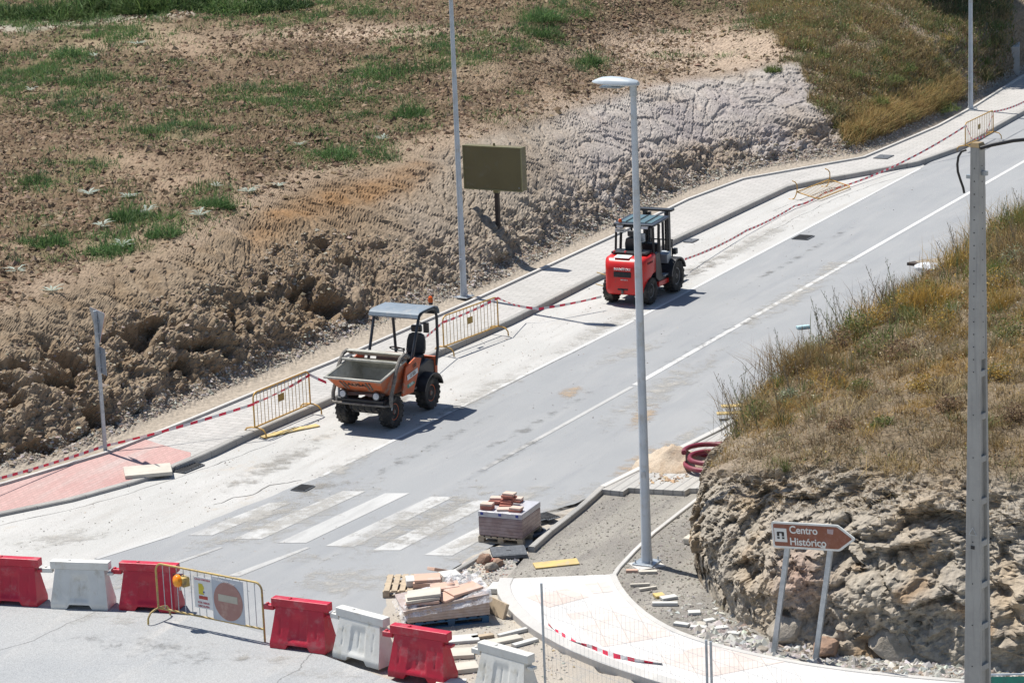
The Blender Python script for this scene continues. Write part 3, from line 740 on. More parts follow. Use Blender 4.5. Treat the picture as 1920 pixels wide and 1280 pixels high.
# grassy ground
gr = sstep(.0, .12, fbm(V+70, .3, 4)-.12)*field*(1-smoothp)
slope = None
patches = [(90,140,120,45),(20,155,120,40),(170,60,120,22),(560,195,130,26),(330,245,75,22),(850,100,75,28),(710,135,45,24),(1010,45,40,28),(950,85,60,18),(640,170,70,16),(650,280,80,16),(240,410,30,26),(90,455,45,30),
 (210,460,50,30),(310,420,50,22),(150,210,70,20),(1110,120,30,16),(760,225,40,18),(430,180,30,14),(70,340,55,16),(140,310,50,12),(720,300,40,20),(610,300,50,14),(400,385,40,22),(120,25,160,26),(30,30,150,30),(620,20,110,16),(1060,20,60,16),(1470,40,70,20),(520,30,120,14)]
gm = np.zeros(len(V))
for cx, cy, rx, ry in patches: gm = np.maximum(gm, np.exp(-(((px-cx)/(rx*1.15))**2+((py-cy)/(ry*1.1))**2)))
greenf = np.clip(gm*1.0+gr*.25, 0, 1)*field
topg = sstep(.10, -.04, (py-(44-.10*px))/100)*(1-sstep(430, 760, px))*(py < 70)
greenf = np.maximum(greenf, topg*field)
col = mixc(col, C3(.13, .135, .06), np.clip(greenf, 0, 1)*.5)
slope = sstep(0, 30, px+fbm(V+121, .9, 4)*55-(1430+(py-60)*.72))*sstep(1.1, 1.6, vv)     # right grassy slope
soilr = sstep(0, 14, px-(1640+(py-10)*1.12))*(1-sstep(22, 52, px-(1640+(py-10)*1.12)))
gully = sstep(30, 60, px-(1640+(py-10)*1.12))
col = mixc(col, C3(.25, .20, .135), slope*.85)
col = mixc(col, C3(.33, .27, .22), np.clip(soilr*slope, 0, 1)*.8)
col = mixc(col, C3(.21, .17, .125), gully*slope*.8)
hill = np_mesh('hillside', V2, grid_quads(nr, nc), None, M['terrain'], col, smooth=False)
hill['kind'] = 'structure'
hillN = (nr, nc); hillV = V2; hillpx, hillpy, hillvv = px, py, vv

# ------------------------------------------------------------------ the excavated mound on the right
Z = -.12
mc = [
 [(1300,1066,Z),(1299,1045,Z),(1297,1015,Z),(1300,985,Z),(1312,958,Z),(1335,930,Z),(1362,905,Z),(1395,885,Z)],
 [(1318,1108,Z),(1309,1030,.75),(1318,905,1.5),(1335,872,1.6),(1360,828,1.75),(1388,793,1.7),(1415,810,1.0),(1440,850,Z)],
 [(1372,1168,Z),(1368,1060,.9),(1380,895,1.95),(1402,860,2.05),(1432,790,2.1),(1452,728,2.0),(1480,770,1.1),(1500,820,Z)],
 [(1450,1212,Z),(1447,1090,1.0),(1457,893,2.2),(1490,850,2.4),(1520,760,2.45),(1540,662,2.35),(1580,700,1.2),(1600,735,Z)],
 [(1570,1240,Z),(1566,1105,1.05),(1572,888,2.35),(1600,830,2.6),(1640,710,2.7),(1660,580,2.6),(1700,610,1.4),(1725,650,Z)],
 [(1720,1256,Z),(1720,1115,1.1),(1722,905,2.45),(1740,830,2.8),(1760,690,3.0),(1780,505,3.1),(1830,530,1.6),(1850,575,Z)],
 [(1870,1272,Z),(1870,1130,1.1),(1872,925,2.45),(1880,830,2.9),(1900,660,3.3),(1915,425,3.8),(1960,440,2),(1990,480,Z)],
 [(2080,1300,Z),(2080,1150,1.1),(2085,945,2.45),(2090,830,3.0),(2110,640,3.5),(2130,370,4.3),(2160,370,2.2),(2180,400,Z)],
 [(2500,1340,Z),(2500,1180,1.1),(2500,980,2.4),(2500,830,3.0),(2520,620,3.7),(2520,300,4.6),(2550,290,2.5),(2570,300,Z)],
 [(3700,1470,Z),(3700,1310,1.1),(3700,1110,2.4),(3700,900,2.9),(3700,620,3.4),(3700,250,4.0),(3720,240,2.2),(3740,250,Z)]]
mctrl = [[tuple(P(*mc[c][r_])) for c in range(10)] for r_ in range(8)]
ms = [.035,.035,.05,.07,.08,.2,.2]
G, rv, cv = loft(mctrl, (ms, [.04,.04,.04,.045,.05,.06,.09,.16,.5]))
nr, nc = G.shape[:2]; NN = grid_normals(G).reshape(-1, 3); V = G.reshape(-1, 3); px, py = PJ(V)
vv = np.repeat(rv, nc)
cliff = np.maximum(1-sstep(1.8, 2.5, vv), 0); edge0 = sstep(0, .25, vv)*(1-sstep(6.6, 7, vv))
uu = np.tile(cv, nr)
nose = 1-sstep(.6, 1.3, uu)
cl = np.clip(np.maximum(cliff, nose*(vv < 5.5)), 0, 1)
outw = NN.copy()
cb = np.array([-.35, -.93, .1])
flip = (outw@cb < -.1)&(cl > .5)
outw[flip] *= 1
outw = outw*(1-.8*cl[:, None])+cb*.8*cl[:, None]; outw /= np.linalg.norm(outw, axis=1)[:, None]
n1 = fbm(V, .6, 3); n2 = fbm(V, 1.6, 4, True); n3 = fbm(V, 5.0, 3, True)
c1, c2_, cid = worley(V*np.array([1.15, 1.15, 1.5])+n1[:, None]*.9, True); cB = worley(V*np.array([3.2, 3.2, 4.0])+n2[:, None]*.4)
cC = worley(V*np.array([8.5, 8.5, 10]))
wB = worley(V*np.array([2.6, 2.6, 3.2])+n2[:, None]*.5, True); wC = worley(V*np.array([6.5, 6.5, 8.0])+n3[:, None]*.3, True)
hol = sstep(.12, .38, fbm(V*np.array([1, 1, 1.3])+91, 1.1, 3))
streak = perlin(np.stack([(V[:, 0]*1.0+V[:, 1]*.3+V[:, 2]*.35+n1*.5)*4.5, V[:, 2]*.8, V[:, 1]*.4], 1))
disp = cl*(n1*.30+(cid-.5)*.24+(.45-c1)*.16+(wB[2]-.5)*.16+(wC[2]-.5)*.095+(n2-.5)*.12+streak*.08+(n3-.4)*.07-hol*.26+fbm(V, 8, 3)*.06)
disp *= .35+.65*sstep(0, .7, vv)
disp += (1-cl)*(n1*.12+(n2-.4)*.10)
u_in = sstep(0, .35, uu)
disp *= np.clip(edge0+.15, 0, 1)*(.25+.75*u_in)
V2 = V+outw*disp[:, None]
# a few overhung scoops below the rim
sc_ = cl*sstep(.3, .55, fbm(V+11, .55, 2)+.35)*np.exp(-((vv-1.35)/.5)**2)
V2 = V2-cb*(sc_*.38*u_in)[:, None]
col = np.tile(C3(.325, .29, .24), (len(V), 1))
col = mixc(col, C3(.36, .29, .21), sstep(-.1, .5, fbm(V+5, .8, 4)))
col = mixc(col, C3(.27, .24, .205), sstep(0, .5, fbm(V+31, 1.3, 4))*.6)
col = mixc(col, C3(.36, .25, .20), np.exp(-(((px-1500)/45)**2+((py-1085)/60)**2))*.8)
col = mixc(col, C3(.30, .18, .085), sstep(.22, .42, fbm(V+50, .8, 3))*.55*(vv < 1.2))
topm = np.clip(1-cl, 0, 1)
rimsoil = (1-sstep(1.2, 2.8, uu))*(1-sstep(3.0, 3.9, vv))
col = mixc(col, C3(.17, .13, .085), topm*(1-rimsoil)*.9)  # top soil colour darkened to imitate shade under the grass
col = mixc(col, C3(.24, .19, .14), rimsoil*topm)
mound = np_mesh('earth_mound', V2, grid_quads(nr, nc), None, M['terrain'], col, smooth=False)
mound['kind'] = 'structure'
mG = V2.reshape(nr, nc, 3); muu = uu.reshape(nr, nc); mvv = vv.reshape(nr, nc); mpx = px.reshape(nr, nc); mpy = py.reshape(nr, nc)

# ------------------------------------------------------------------ vegetation scatter
def sample_grid(Vg, weight, n):
    """n points on grid cells with probability ~ area*weight"""
    a = Vg[:-1, :-1]; b = Vg[:-1, 1:]; c = Vg[1:, 1:]; d = Vg[1:, :-1]
    area = np.linalg.norm(np.cross(c-a, b-d), axis=-1)*.5
    w_ = (area*weight[:-1, :-1]).ravel(); w_ = np.clip(w_, 0, None); cs = np.cumsum(w_); 
    if cs[-1] <= 0: return np.zeros((0, 3)), np.zeros(0, int)
    idx = np.searchsorted(cs, rng.random(n)*cs[-1]); idx = np.clip(idx, 0, len(cs)-1)
    u = rng.random((n, 1)); v = rng.random((n, 1))
    A, B, Cc, D = (x.reshape(-1, 3)[idx] for x in (a, b, c, d))
    return (A*(1-u)+B*u)*(1-v)+(D*(1-u)+Cc*u)*v, idx
def blades(name, base, length, width, col, lean=.5, mt=None, kind='stuff', curl=.5, updir=(0,0,1)):
    n = len(base)
    if n == 0: return None
    az = rng.random(n)*2*np.pi; d = np.stack([np.cos(az), np.sin(az), np.zeros(n)], 1)
    ln = (rng.random(n)**1.2*lean)[:, None]
    up = np.array(updir, float); up = up/np.linalg.norm(up)
    dirv = up+d*ln*1.2; dirv /= np.linalg.norm(dirv, axis=1)[:, None]
    az2 = rng.random(n)*2*np.pi; side = np.stack([np.cos(az2), np.sin(az2), np.zeros(n)], 1)*width[:, None]*.5
    L = length[:, None]
    mid = base+dirv*L*.55; tip = base+dirv*L*.8+(d*ln*curl+dirv*.2)*L*(1-.3*ln)
    Vb = np.stack([base-side, base+side, mid+side*.8, mid-side*.8, tip], 1).reshape(-1, 3)
    i = np.arange(n)*5
    q = np.stack([i, i+1, i+2, i+3], 1); t = np.stack([i+3, i+2, i+4], 1)
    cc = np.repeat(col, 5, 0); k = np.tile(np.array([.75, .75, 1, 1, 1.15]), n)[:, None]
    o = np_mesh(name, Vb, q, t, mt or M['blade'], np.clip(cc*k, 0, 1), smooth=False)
    if kind: o['kind'] = kind
    return o
def pick(cols_, n, p=None, jit=.18):
    c = np.array(cols_)[rng.choice(len(cols_), n, p=p)]
    return c*(1+(rng.random((n, 1))-.5)*2*jit)*(1+(rng.random((n, 3))-.5)*.12)
DRY = [(.36,.25,.11),(.30,.20,.095),(.42,.31,.15),(.22,.16,.085),(.44,.30,.10)]
GRN = [(.10,.15,.045),(.14,.19,.06),(.18,.22,.07),(.08,.12,.045)]
PALE = [(.24,.27,.15),(.30,.31,.20)]
# mound top growth: matted straw, weeds in clumps, bare soil between
mF = mG.reshape(-1, 3)
top_w = ((mvv > 2.15)&(mvv < 6.2)).astype(float)*sstep(.75, 1.15, muu)*(1-sstep(8.3, 8.9, muu))
rim = (1-sstep(2.4, 3.3, mvv))*(1-sstep(1.2, 2.9, muu)); top_w = top_w*(1-.9*rim)
bare = sstep(-.25, .15, fbm(mF+2, 1.4, 4)).reshape(nr, nc)
wt = top_w*(.35+.65*bare)
pts, _ = sample_grid(mG, wt*(.25+.75*(muu < 7.1)), 150000); ppx, ppy = PJ(pts)
low = sstep(760, 900, ppy)
cc = pick([(.34,.255,.13),(.27,.20,.11),(.21,.165,.105),(.40,.31,.17),(.30,.20,.09),(.25,.22,.15)], len(pts)); 
fld = fbm(pts+44, .55, 4)
gold = (sstep(-.05, .25, fld)*(1-.7*low))[:, None]; cc = cc*(1-.7*gold)+np.array([.50, .32, .10])*.7*gold
grey = sstep(.0, .35, fbm(pts+14, .7, 3))[:, None]; cc = cc*(1-.5*grey)+np.array([.25, .22, .17])*.5*grey
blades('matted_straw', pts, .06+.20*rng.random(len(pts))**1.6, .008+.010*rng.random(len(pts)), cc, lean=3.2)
def clumps(name, wt, nclump, per, rad, hmin, hmax, wmin, wmax, colsets, lean, upd=(0,0,1)):
    cpts, _ = sample_grid(mG, wt, nclump)
    k = rng.integers(int(per*.4), int(per*1.6), len(cpts)); idx = np.repeat(np.arange(len(cpts)), k)
    sz = rng.random(len(cpts))
    off = rng.normal(size=(len(idx), 2))*rad*(.5+sz[idx])[:, None]
    b_ = cpts[idx]+np.concatenate([off, np.zeros((len(idx), 1))], 1); b_[:, 2] -= .04
    cs_ = rng.integers(0, len(colsets), len(cpts)); base_c = np.array([colsets[i][rng.integers(len(colsets[i]))] for i in cs_])
    base_c = base_c*(.7+.6*rng.random((len(cpts), 1)))
    cc = base_c[idx]*(.8+.4*rng.random((len(idx), 1)))
    hh = (hmin+(hmax-hmin)*(sz[idx]*.6+.4*rng.random(len(idx))))
    return blades(name, b_, hh, wmin+(wmax-wmin)*rng.random(len(idx)), cc, lean=lean, updir=upd)
back = sstep(3.4, 4.6, mvv)
GS = [[(.13,.17,.06),(.17,.20,.075)],[(.20,.22,.10),(.25,.25,.12)],[(.36,.27,.11),(.30,.20,.08)],[(.44,.31,.10),(.40,.27,.09)],[(.20,.15,.09),(.16,.12,.08)]]
clumps('weed_clumps', top_w*(.25+.75*back)*(.3+bare), 1500, 34, .07, .16, .52, .008, .018, GS, 1.0)
clumps('low_weed_clumps', top_w*(1-.5*back)*(.3+bare), 1700, 22, .08, .08, .26, .008, .016, [GS[2], GS[4], GS[4], GS[1]], 1.9)
BC = [[(.17,.185,.06),(.22,.22,.08)],[(.48,.32,.09),(.42,.27,.07)],[(.22,.15,.08),(.17,.12,.07)],[(.44,.34,.18),(.38,.28,.13)],[(.30,.22,.10),(.36,.24,.08)]]
clumps('tall_brush', top_w*back*(.25+bare), 190, 240, .26, .30, .95, .007, .014, BC, 1.3)
clumps('mid_brush', top_w*(.15+.85*sstep(2.7, 3.6, mvv))*(.2+bare), 420, 110, .20, .15, .50, .007, .013, BC[1:], 1.9)
clumps('twiggy_brush', top_w*back*(.2+bare), 420, 46, .13, .30, .85, .005, .010, [[(.20,.20,.11),(.16,.14,.09)],[(.30,.25,.13),(.24,.18,.10)],[(.16,.19,.08),(.20,.22,.10)]], 1.1)
clumps('rusty_brush', top_w*back*sstep(0,.25,fbm(mF+171, .5, 3)).reshape(nr, nc), 260, 60, .16, .15, .5, .008, .014, [[(.44,.27,.07),(.38,.22,.07)],[(.34,.24,.10),(.42,.30,.11)]], 1.5)
clumps('silvery_clumps', top_w*back*bare, 90, 60, .10, .12, .35, .012, .022, [[(.27,.30,.18),(.33,.34,.22)]], 1.2)
clumps('green_clumps', top_w*back*sstep(0,.3,fbm(mF+71, .6, 3)).reshape(nr, nc), 260, 40, .08, .2, .6, .009, .016, [[(.10,.15,.05),(.14,.19,.06),(.22,.26,.07)]], .7)
# hanging roots and straw over the rim of the cliff
wt = ((mvv > 1.6)&(mvv < 2.3)).astype(float)*sstep(1.2, 2.2, muu)*(1-sstep(8.3, 8.9, muu))
pts, _ = sample_grid(mG, wt, 9000)
o = blades('hanging_straw', pts, .08+.2*rng.random(len(pts)), .006+.008*rng.random(len(pts)), pick([(.30,.22,.13),(.22,.17,.11),(.36,.28,.17)], len(pts)), lean=2.2, updir=(-.1, -.6, .15))
# hillside right grassy slope
HG = hillV.reshape(*hillN, 3); hx = hillpx.reshape(hillN); hy = hillpy.reshape(hillN); hv = hillvv.reshape(hillN)
slope_l = slope.reshape(hillN); gully_l = gully.reshape(hillN); soil_l = soilr.reshape(hillN)
wt = slope_l*(1-.92*gully_l)*(1-.85*soil_l)*(hv < 6.5)*(hx < 1900)*(.03+.97*sstep(-.2, .15, fbm(hillV+15, .9, 4)).reshape(hillN))
pts, _ = sample_grid(HG, wt, 46000)
ppx, ppy = PJ(pts)
cc = pick([(.32,.25,.13),(.26,.205,.115),(.40,.31,.16),(.19,.155,.095),(.44,.31,.12)], len(pts), [.3,.28,.16,.18,.08]); cg = pick([(.15,.175,.075),(.19,.21,.09),(.12,.15,.06)]+PALE, len(pts))
isg = rng.random(len(pts)) < np.clip(sstep(-.1, .3, fbm(pts+3, .5, 3))*.75, 0, 1); cc[isg] = cg[isg]
blades('slope_grass', pts, .12+.28*rng.random(len(pts))**1.5, .012+.018*rng.random(len(pts)), cc, lean=1.4)
wt = slope_l*gully_l*(hv < 6)*(hx < 1900)
pts, _ = sample_grid(HG, wt, 5000)
blades('gully_weeds', pts, .10+.25*rng.random(len(pts)), .02+.02*rng.random(len(pts)), pick(GRN+DRY[:2], len(pts)), lean=1.2)
def hclumps(name, wt, nclump, per, rad, hmin, hmax, wmin, wmax, colsets, lean):
    global mG
    keep = mG; mG = HG; o = clumps(name, wt, nclump, per, rad, hmin, hmax, wmin, wmax, colsets, lean); mG = keep; return o
# straw-coloured grass fringe at the bottom of the slope
wt = slope_l*np.exp(-((hv-1.25)/.35)**2)*sstep(1540, 1640, hx)*(1-sstep(1790, 1800, hx))
pts, _ = sample_grid(HG, wt, 16000); blades('straw_fringe', pts, .2+.4*rng.random(len(pts)), .012+.014*rng.random(len(pts)), pick([(.50,.36,.16),(.42,.29,.13),(.36,.30,.13)], len(pts)), lean=1.2)
# earth clods lying in the ploughed field
def stones(name, base, size, col, mt, flat=.7):
    n = len(base); ico = np.array([(1,0,0),(-1,0,0),(0,1,0),(0,-1,0),(0,0,1),(0,0,-1)], float)
    tri = np.array([(0,2,4),(2,1,4),(1,3,4),(3,0,4),(2,0,5),(1,2,5),(3,1,5),(0,3,5)])
    az = rng.random(n)*6.283; ca, sa = np.cos(az), np.sin(az)
    v = ico[None]*(.6+.8*rng.random((n, 6, 1)))*(.6+.8*rng.random((n, 1, 3)))
    v += rng.normal(size=(n, 6, 3))*.22
    x = v[..., 0]*ca[:, None]-v[..., 1]*sa[:, None]; y = v[..., 0]*sa[:, None]+v[..., 1]*ca[:, None]
    v = np.stack([x, y, v[..., 2]*flat], -1)*size[:, None, None]+base[:, None, :]
    t = (tri[None]+np.arange(n)[:, None, None]*6).reshape(-1, 3)
    o = np_mesh(name, v.reshape(-1, 3), None, t, mt, np.repeat(col, 6, 0), smooth=False); o['kind'] = 'stuff'; return o
wt = field.reshape(hillN)*(hv < 7.3)*(1-.88*smoothp.reshape(hillN))*(1-.75*np.clip(tt+tl, 0, 1).reshape(hillN))*(.25+sstep(-.25, .3, fbm(hillV+5, .5, 3)).reshape(hillN))*(1-slope_l)
pts, _ = sample_grid(HG, wt, 120000)
stones('earth_clods', pts, .025+.085*rng.random(len(pts))**2.2, pick([(.175,.125,.08),(.22,.16,.105),(.28,.21,.145),(.13,.09,.06)], len(pts)), M['blade0'])
wt = ((hv > .95)&(hv < 1.35))*1.0
pts, _ = sample_grid(HG, wt, 22000)
stones('loose_gravel', pts, .012+.045*rng.random(len(pts))**2.5, pick([(.42,.39,.34),(.34,.30,.25),(.48,.45,.41),(.28,.22,.17)], len(pts)), M['blade0'])
wt = face.reshape(hillN)*(hv < 3-1.1*sstep(500, 900, hx))*1.0*(hx < 1650)
pts, _ = sample_grid(HG, wt, 12000)
fcol = pick([(.30,.24,.18),(.24,.19,.14),(.36,.31,.25)], len(pts))
stones('crumbled_earth', pts, .015+.05*rng.random(len(pts))**2.5, fcol, M['blade0'])
# green growth in the field
gl = greenf.reshape(hillN)*(hv < 7.3)*sstep(-.15, .3, fbm(hillV, .9, 4).reshape(hillN))
pts, _ = sample_grid(HG, gl, 95000)
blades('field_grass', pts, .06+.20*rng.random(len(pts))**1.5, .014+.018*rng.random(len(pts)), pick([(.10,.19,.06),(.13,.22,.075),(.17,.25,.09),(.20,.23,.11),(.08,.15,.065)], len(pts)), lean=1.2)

# ================================================================== OBJECTS
def ground_at(px, py, z=0.0): return P(px, py, z)
def rot2(v, a): return Vector((v[0]*math.cos(a)-v[1]*math.sin(a), v[0]*math.sin(a)+v[1]*math.cos(a)))

# ---- water-filled traffic barriers (long axis = local x) ------------
def jersey(name, label, mt, loc, rz, group):
    t = thing(name, label, 'barrier', loc, rz, group)
    L, Hh, ht = 1.10, .86, .15; b = MB()
    nx, nz = 44, 26; hb = Hh-ht
    def hw(z):      # half depth
        k = z/hb
        return .235 if z < .10 else .235+(.085-.235)*((z-.10)/(hb-.10))**.85
    def xe(z): return (L/2-.0)-.075*max(0, (z-.1)/(hb-.1))
    def zb(x): 
        a = abs(x); return .085*float(1-sstep(.19, .25, a))
    def rec(x, z):
        r_ = 0
        if .14 < z < hb-.06:
            w_ = .17+.03*(1-z/hb)
            r_ += .024*float(1-sstep(w_-.03, w_+.005, abs(x)))*float(sstep(.12, .2, z))*float(1-sstep(hb-.22, hb-.05, z))
        for gx in (-.36, 0, .36):
            r_ += .012*math.exp(-((x-gx)/.012)**2)*float(sstep(.2, .27, z))*float(1-sstep(hb-.2, hb-.12, z))
        r_ += .02*float(sstep(.40, .50, abs(x)))*float(1-sstep(hb-.25, hb, z))*float(sstep(.1, .2, z))*.0
        return r_
    rows = []
    for sgn in (1, -1):
        for j in range(nz+1):
            for i in range(nx+1):
                u = -1+2*i/nx; x0 = u*L/2; z = zb(x0)+(hb-zb(x0))*(j/nz); x = u*xe(z)
                rows.append(Vector((x, sgn*(-hw(z)+rec(x, z)), z)))
    S = (nx+1)*(nz+1); fs = []
    for s0 in (0, S):
        for j in range(nz):
            for i in range(nx):
                a = s0+j*(nx+1)+i; fs.append((a, a+1, a+nx+2, a+nx+1))
    for j in range(nz):
        for i in (0, nx):
            a = j*(nx+1)+i; fs.append((a, a+nx+1, S+a+nx+1, S+a))
    for i in range(nx):
        for j in (0, nz):
            a = j*(nx+1)+i; fs.append((a, a+1, S+a+1, S+a))
    b.add(rows, fs); body = b.build('body', mt, t, smooth=True)
    c = MB(); c.box((0, 0, Hh-ht/2), (L+.03, .175, ht)); c.build('top_rail', mt, t, bevel=.012)
    g = MB(); g.box((-L/2-.09, 0, Hh-.19), (.20, .12, .09)); g.lathe([(.028, 0), (.028, .03)], Mx((-L/2-.13, 0, Hh-.147)), n=12); g.build('coupling_lug', mt, t, bevel=.01)
    g = MB(); g.box((L/2+.02, 0, Hh-.225), (.12, .12, .05)); g.build('coupling_lug', mt, t, bevel=.008)
    g = MB(); g.lathe([(.03, 0), (.035, .015), (.02, .02)], Mx((-.22, 0, Hh)), n=14); g.build('filler_cap', mt, t)
    return t
JB = [ # left-foot px, right-foot px
 ((-42,1132),(80,1139),'red_plastic','red plastic barrier cut off by the left edge of the photo'),
 ((88,1141),(210,1145),'white_plastic','white plastic barrier between two red ones, left of the yellow fence'),
 ((221,1144),(332,1150),'red_plastic','red plastic barrier standing behind the flashing amber lamp'),
 ((504,1214),(612,1228),'red_plastic','red plastic barrier right next to the fence with the no entry sign'),
 ((624,1232),(710,1256),'white_plastic','off-white plastic barrier between two red ones, in front of the broken slab stack'),
 ((727,1268),(832,1286),'red_plastic','red plastic barrier between two white ones, by the loose slabs'),
 ((884,1300),(985,1330),'white_plastic','white plastic barrier ending the row, bottom cut off by the photo edge')]
for a, bb, mt, lab in JB:
    pa, pb = P(*a), P(*bb); d = pb-pa; rz = math.atan2(d.y, d.x); d.normalize()
    c = (pa+pb)/2; n_ = Vector((-d.y, d.x, 0)); c = c+n_*.235
    jersey('traffic_barrier', lab, M[mt], (c.x, c.y, .010), rz, 'water-filled barriers closing the road')

# ---- crowd barrier ------------------------------------------------
def crowd_barrier(label, loc, rz, mt, barm, L=2.4, Hh=1.05, feet=(True, True), plate=True, rot=None, group='yellow steel barriers', nb=15):
    t = thing('steel_barrier', label, 'barrier', loc, rz, group, rot=rot)
    r = .019; z0 = .235; rc_ = .14
    pts = [(-L/2, 0, z0-.0)]
    pts += [(-L/2, 0, Hh-rc_)]+[(-L/2+rc_*(1-math.cos(a)), 0, Hh-rc_+rc_*math.sin(a)) for a in np.linspace(.2, math.pi/2, 6)]
    pts += [(L/2-rc_*(1-math.cos(a)), 0, Hh-rc_+rc_*math.sin(a)) for a in np.linspace(math.pi/2, .2, 6)]+[(L/2, 0, Hh-rc_), (L/2, 0, z0)]
    f = MB(); f.tube(pts, r, 10); f.tube([(-L/2, 0, z0), (L/2, 0, z0)], r, 10)
    f.build('frame', mt, t, smooth=True)
    bars_ = MB()
    for k in range(nb):
        x = -L/2+L*(k+1)/(nb+1); bars_.tube([(x, 0, z0), (x, 0, Hh)], .0075, 6)
    bars_.build('bars', barm, t, smooth=True)
    for s_, on in ((-1, feet[0]), (1, feet[1])):
        x = s_*L/2
        g = MB()
        if on:
            hp = [(x, -.30, .012), (x, -.29, .12), (x, -.22, .20), (x, -.10, z0-.005), (x, 0, z0), (x, .10, z0-.005), (x, .22, .20), (x, .29, .12), (x, .30, .012)]
            g.tube(hp, r*.95, 8)
        else: g.tube([(x, 0, z0), (x, 0, .008)], r, 8)
        g.build('leg', mt, t, smooth=True)
    if plate:
        p_ = MB(); p_.box((-.05, -.012, Hh*.66), (.24, .006, .17)); p_.build('plate', M['plate'], t)
    return t
def between(a, b):
    pa, pb = P(*a), P(*b); d = pb-pa; return (pa+pb)/2, math.atan2(d.y, d.x), d.length
c, rz, L = between((299,1163),(497,1204))
cb1 = crowd_barrier('dirty yellow steel barrier carrying an amber lamp and two plastic signs', (c.x, c.y, .01), rz, M['yellow_old'], M['galv'], L=L, Hh=1.08, feet=(True, False), plate=False, nb=14)
c, rz, L = between((479,820),(583,775))
cb2 = crowd_barrier('yellow steel barrier on the kerb left of the orange dumper', (c.x, c.y, .0), rz, M['yellow'], M['yellow_bar'], L=L, Hh=1.02)
c, rz, L = between((833,667),(935,628)); cb3p = (c, rz, L)
cb3 = crowd_barrier('yellow steel barrier on the kerb right behind the orange dumper', (c.x, c.y, .0), rz, M['yellow'], M['yellow_bar'], L=L, Hh=1.0)
c, rz, L = between((1810,286),(1862,260)); cb4p = (c, rz, L)
cb4 = crowd_barrier('distant yellow steel barrier standing near the top of the road', (c.x, c.y, .0), rz, M['yellow'], M['yellow_bar'], L=L, Hh=1.0)
c, rz, L = between((1480,374),(1545,349))
cb5 = crowd_barrier('fallen yellow steel barrier lying flat in the parking lane', (c.x, c.y, .31), rz, M['yellow'], M['yellow_bar'], L=2.3, Hh=1.02, plate=False, rot=(R(-93), 0, rz))
cb5.rotation_euler = (Matrix.Rotation(rz, 3, 'Z')@Matrix.Rotation(R(103), 3, 'X')).to_euler()
cb5.location = (c.x, c.y, .295)
# items hanging on the near barrier
def on(obj_, p):    # local point of a thing to world
    return Matrix.Translation(obj_.location)@obj_.rotation_euler.to_matrix().to_4x4()@Vector(p)
L1 = between((299,1163),(497,1204))[2]
t = thing('warning_lamp', 'amber flashing lamp clipped on the left part of the dirty yellow barrier', 'lamp', on(cb1, (-L1/2+.60, -.05, .80)), cb1.rotation_euler.z-.35)
b = MB(); b.box((.06, .05, .05), (.20, .14, .17)); b.build('battery_case', M['yellow_old'], t, bevel=.012)
b = MB(); b.lathe([(.115, 0), (.118, .03), (.10, .07), (.05, .095), (.005, .10)], Mx((0, -.02, .06), z=(0, -1, .1)), n=22); b.build('lens', M['amber'], t, smooth=True)
b = MB(); b.tube([(.0, 0, -.04), (.0, 0, -.12)], .02, 8); b.build('clamp', M['galv'], t)
t = thing('notice', 'small white plastic notice with purple letters and a yellow map', 'sign', on(cb1, (-L1/2+1.12, -.03, .70)), cb1.rotation_euler.z)
b = MB(); b.box((0, 0, 0), (.42, .006, .58)); b.build('sheet', M['sticker'], t)
FR = Matrix.Rotation(R(90), 4, 'X')      # text upright facing -y
text('lettering', 'CALLE CORTADA', .046, M['red_txt'], t, Matrix.Translation((0, -.006, .245))@FR, .001)
text('lettering', 'POR OBRAS', .05, M['red_txt'], t, Matrix.Translation((0, -.006, -.185))@FR, .001)
text('lettering', 'DISCULPEN', .05, M['red_txt'], t, Matrix.Translation((0, -.006, -.25))@FR, .001)
b = MB(); b.prism([(-.10,-.03),(.02,-.03),(.0,.03),(.03,.10),(-.01,.17),(-.10,.17)], 0, .003, Matrix.Translation((0, -.004, 0))@FR); b.build('yellow_map', pm('yellow_print', (.62, .52, .05)), t)
b = MB(); b.box((0, -.006, -.085), (.20, .003, .06)); b.build('red_block', pm('red_print', (.50, .07, .05)), t)
b = MB(); b.box((.02, -.006, .02), (.03, .003, .03)); b.build('blue_dot', M['blue_st'], t)
t = thing('no_entry_sign', 'faded pink no entry disc under clear plastic hung on the yellow barrier', 'sign', on(cb1, (-L1/2+1.70, -.035, .655)), cb1.rotation_euler.z)
b = MB(); b.box((0, 0, 0), (.72, .008, .80)); b.build('backing', pm('sign_backing', (.44, .47, .52), (.52, .54, .57), 3, .35, bmp=.4, bscale=5), t)
Ms = Matrix.Translation((.0, -.006, -.02))@FR
b = MB(); b.prism([(.33*math.cos(a), .355*math.sin(a)) for a in np.linspace(0, 2*math.pi, 48, endpoint=False)], 0, .003, Ms); b.build('disc', pm('faded_red', (.36, .19, .165), (.33, .165, .14), 2, .3, dirt=(.44, .28, .23), bmp=.5, bscale=6), t)
b = MB(); b.box((0, -.011, .03), (.44, .003, .13)); b.build('bar', pm('faded_white', (.47, .44, .36), None, 3, .35), t)
b = MB()
b.hexa([(-.35,-.014,.36),(.16,-.012,.30),(.20,-.02,.34),(-.30,-.02,.40),(-.35,-.018,.365),(.16,-.016,.305),(.20,-.024,.345),(-.30,-.024,.405)]); b.build('plastic_fold', M['film'], t)

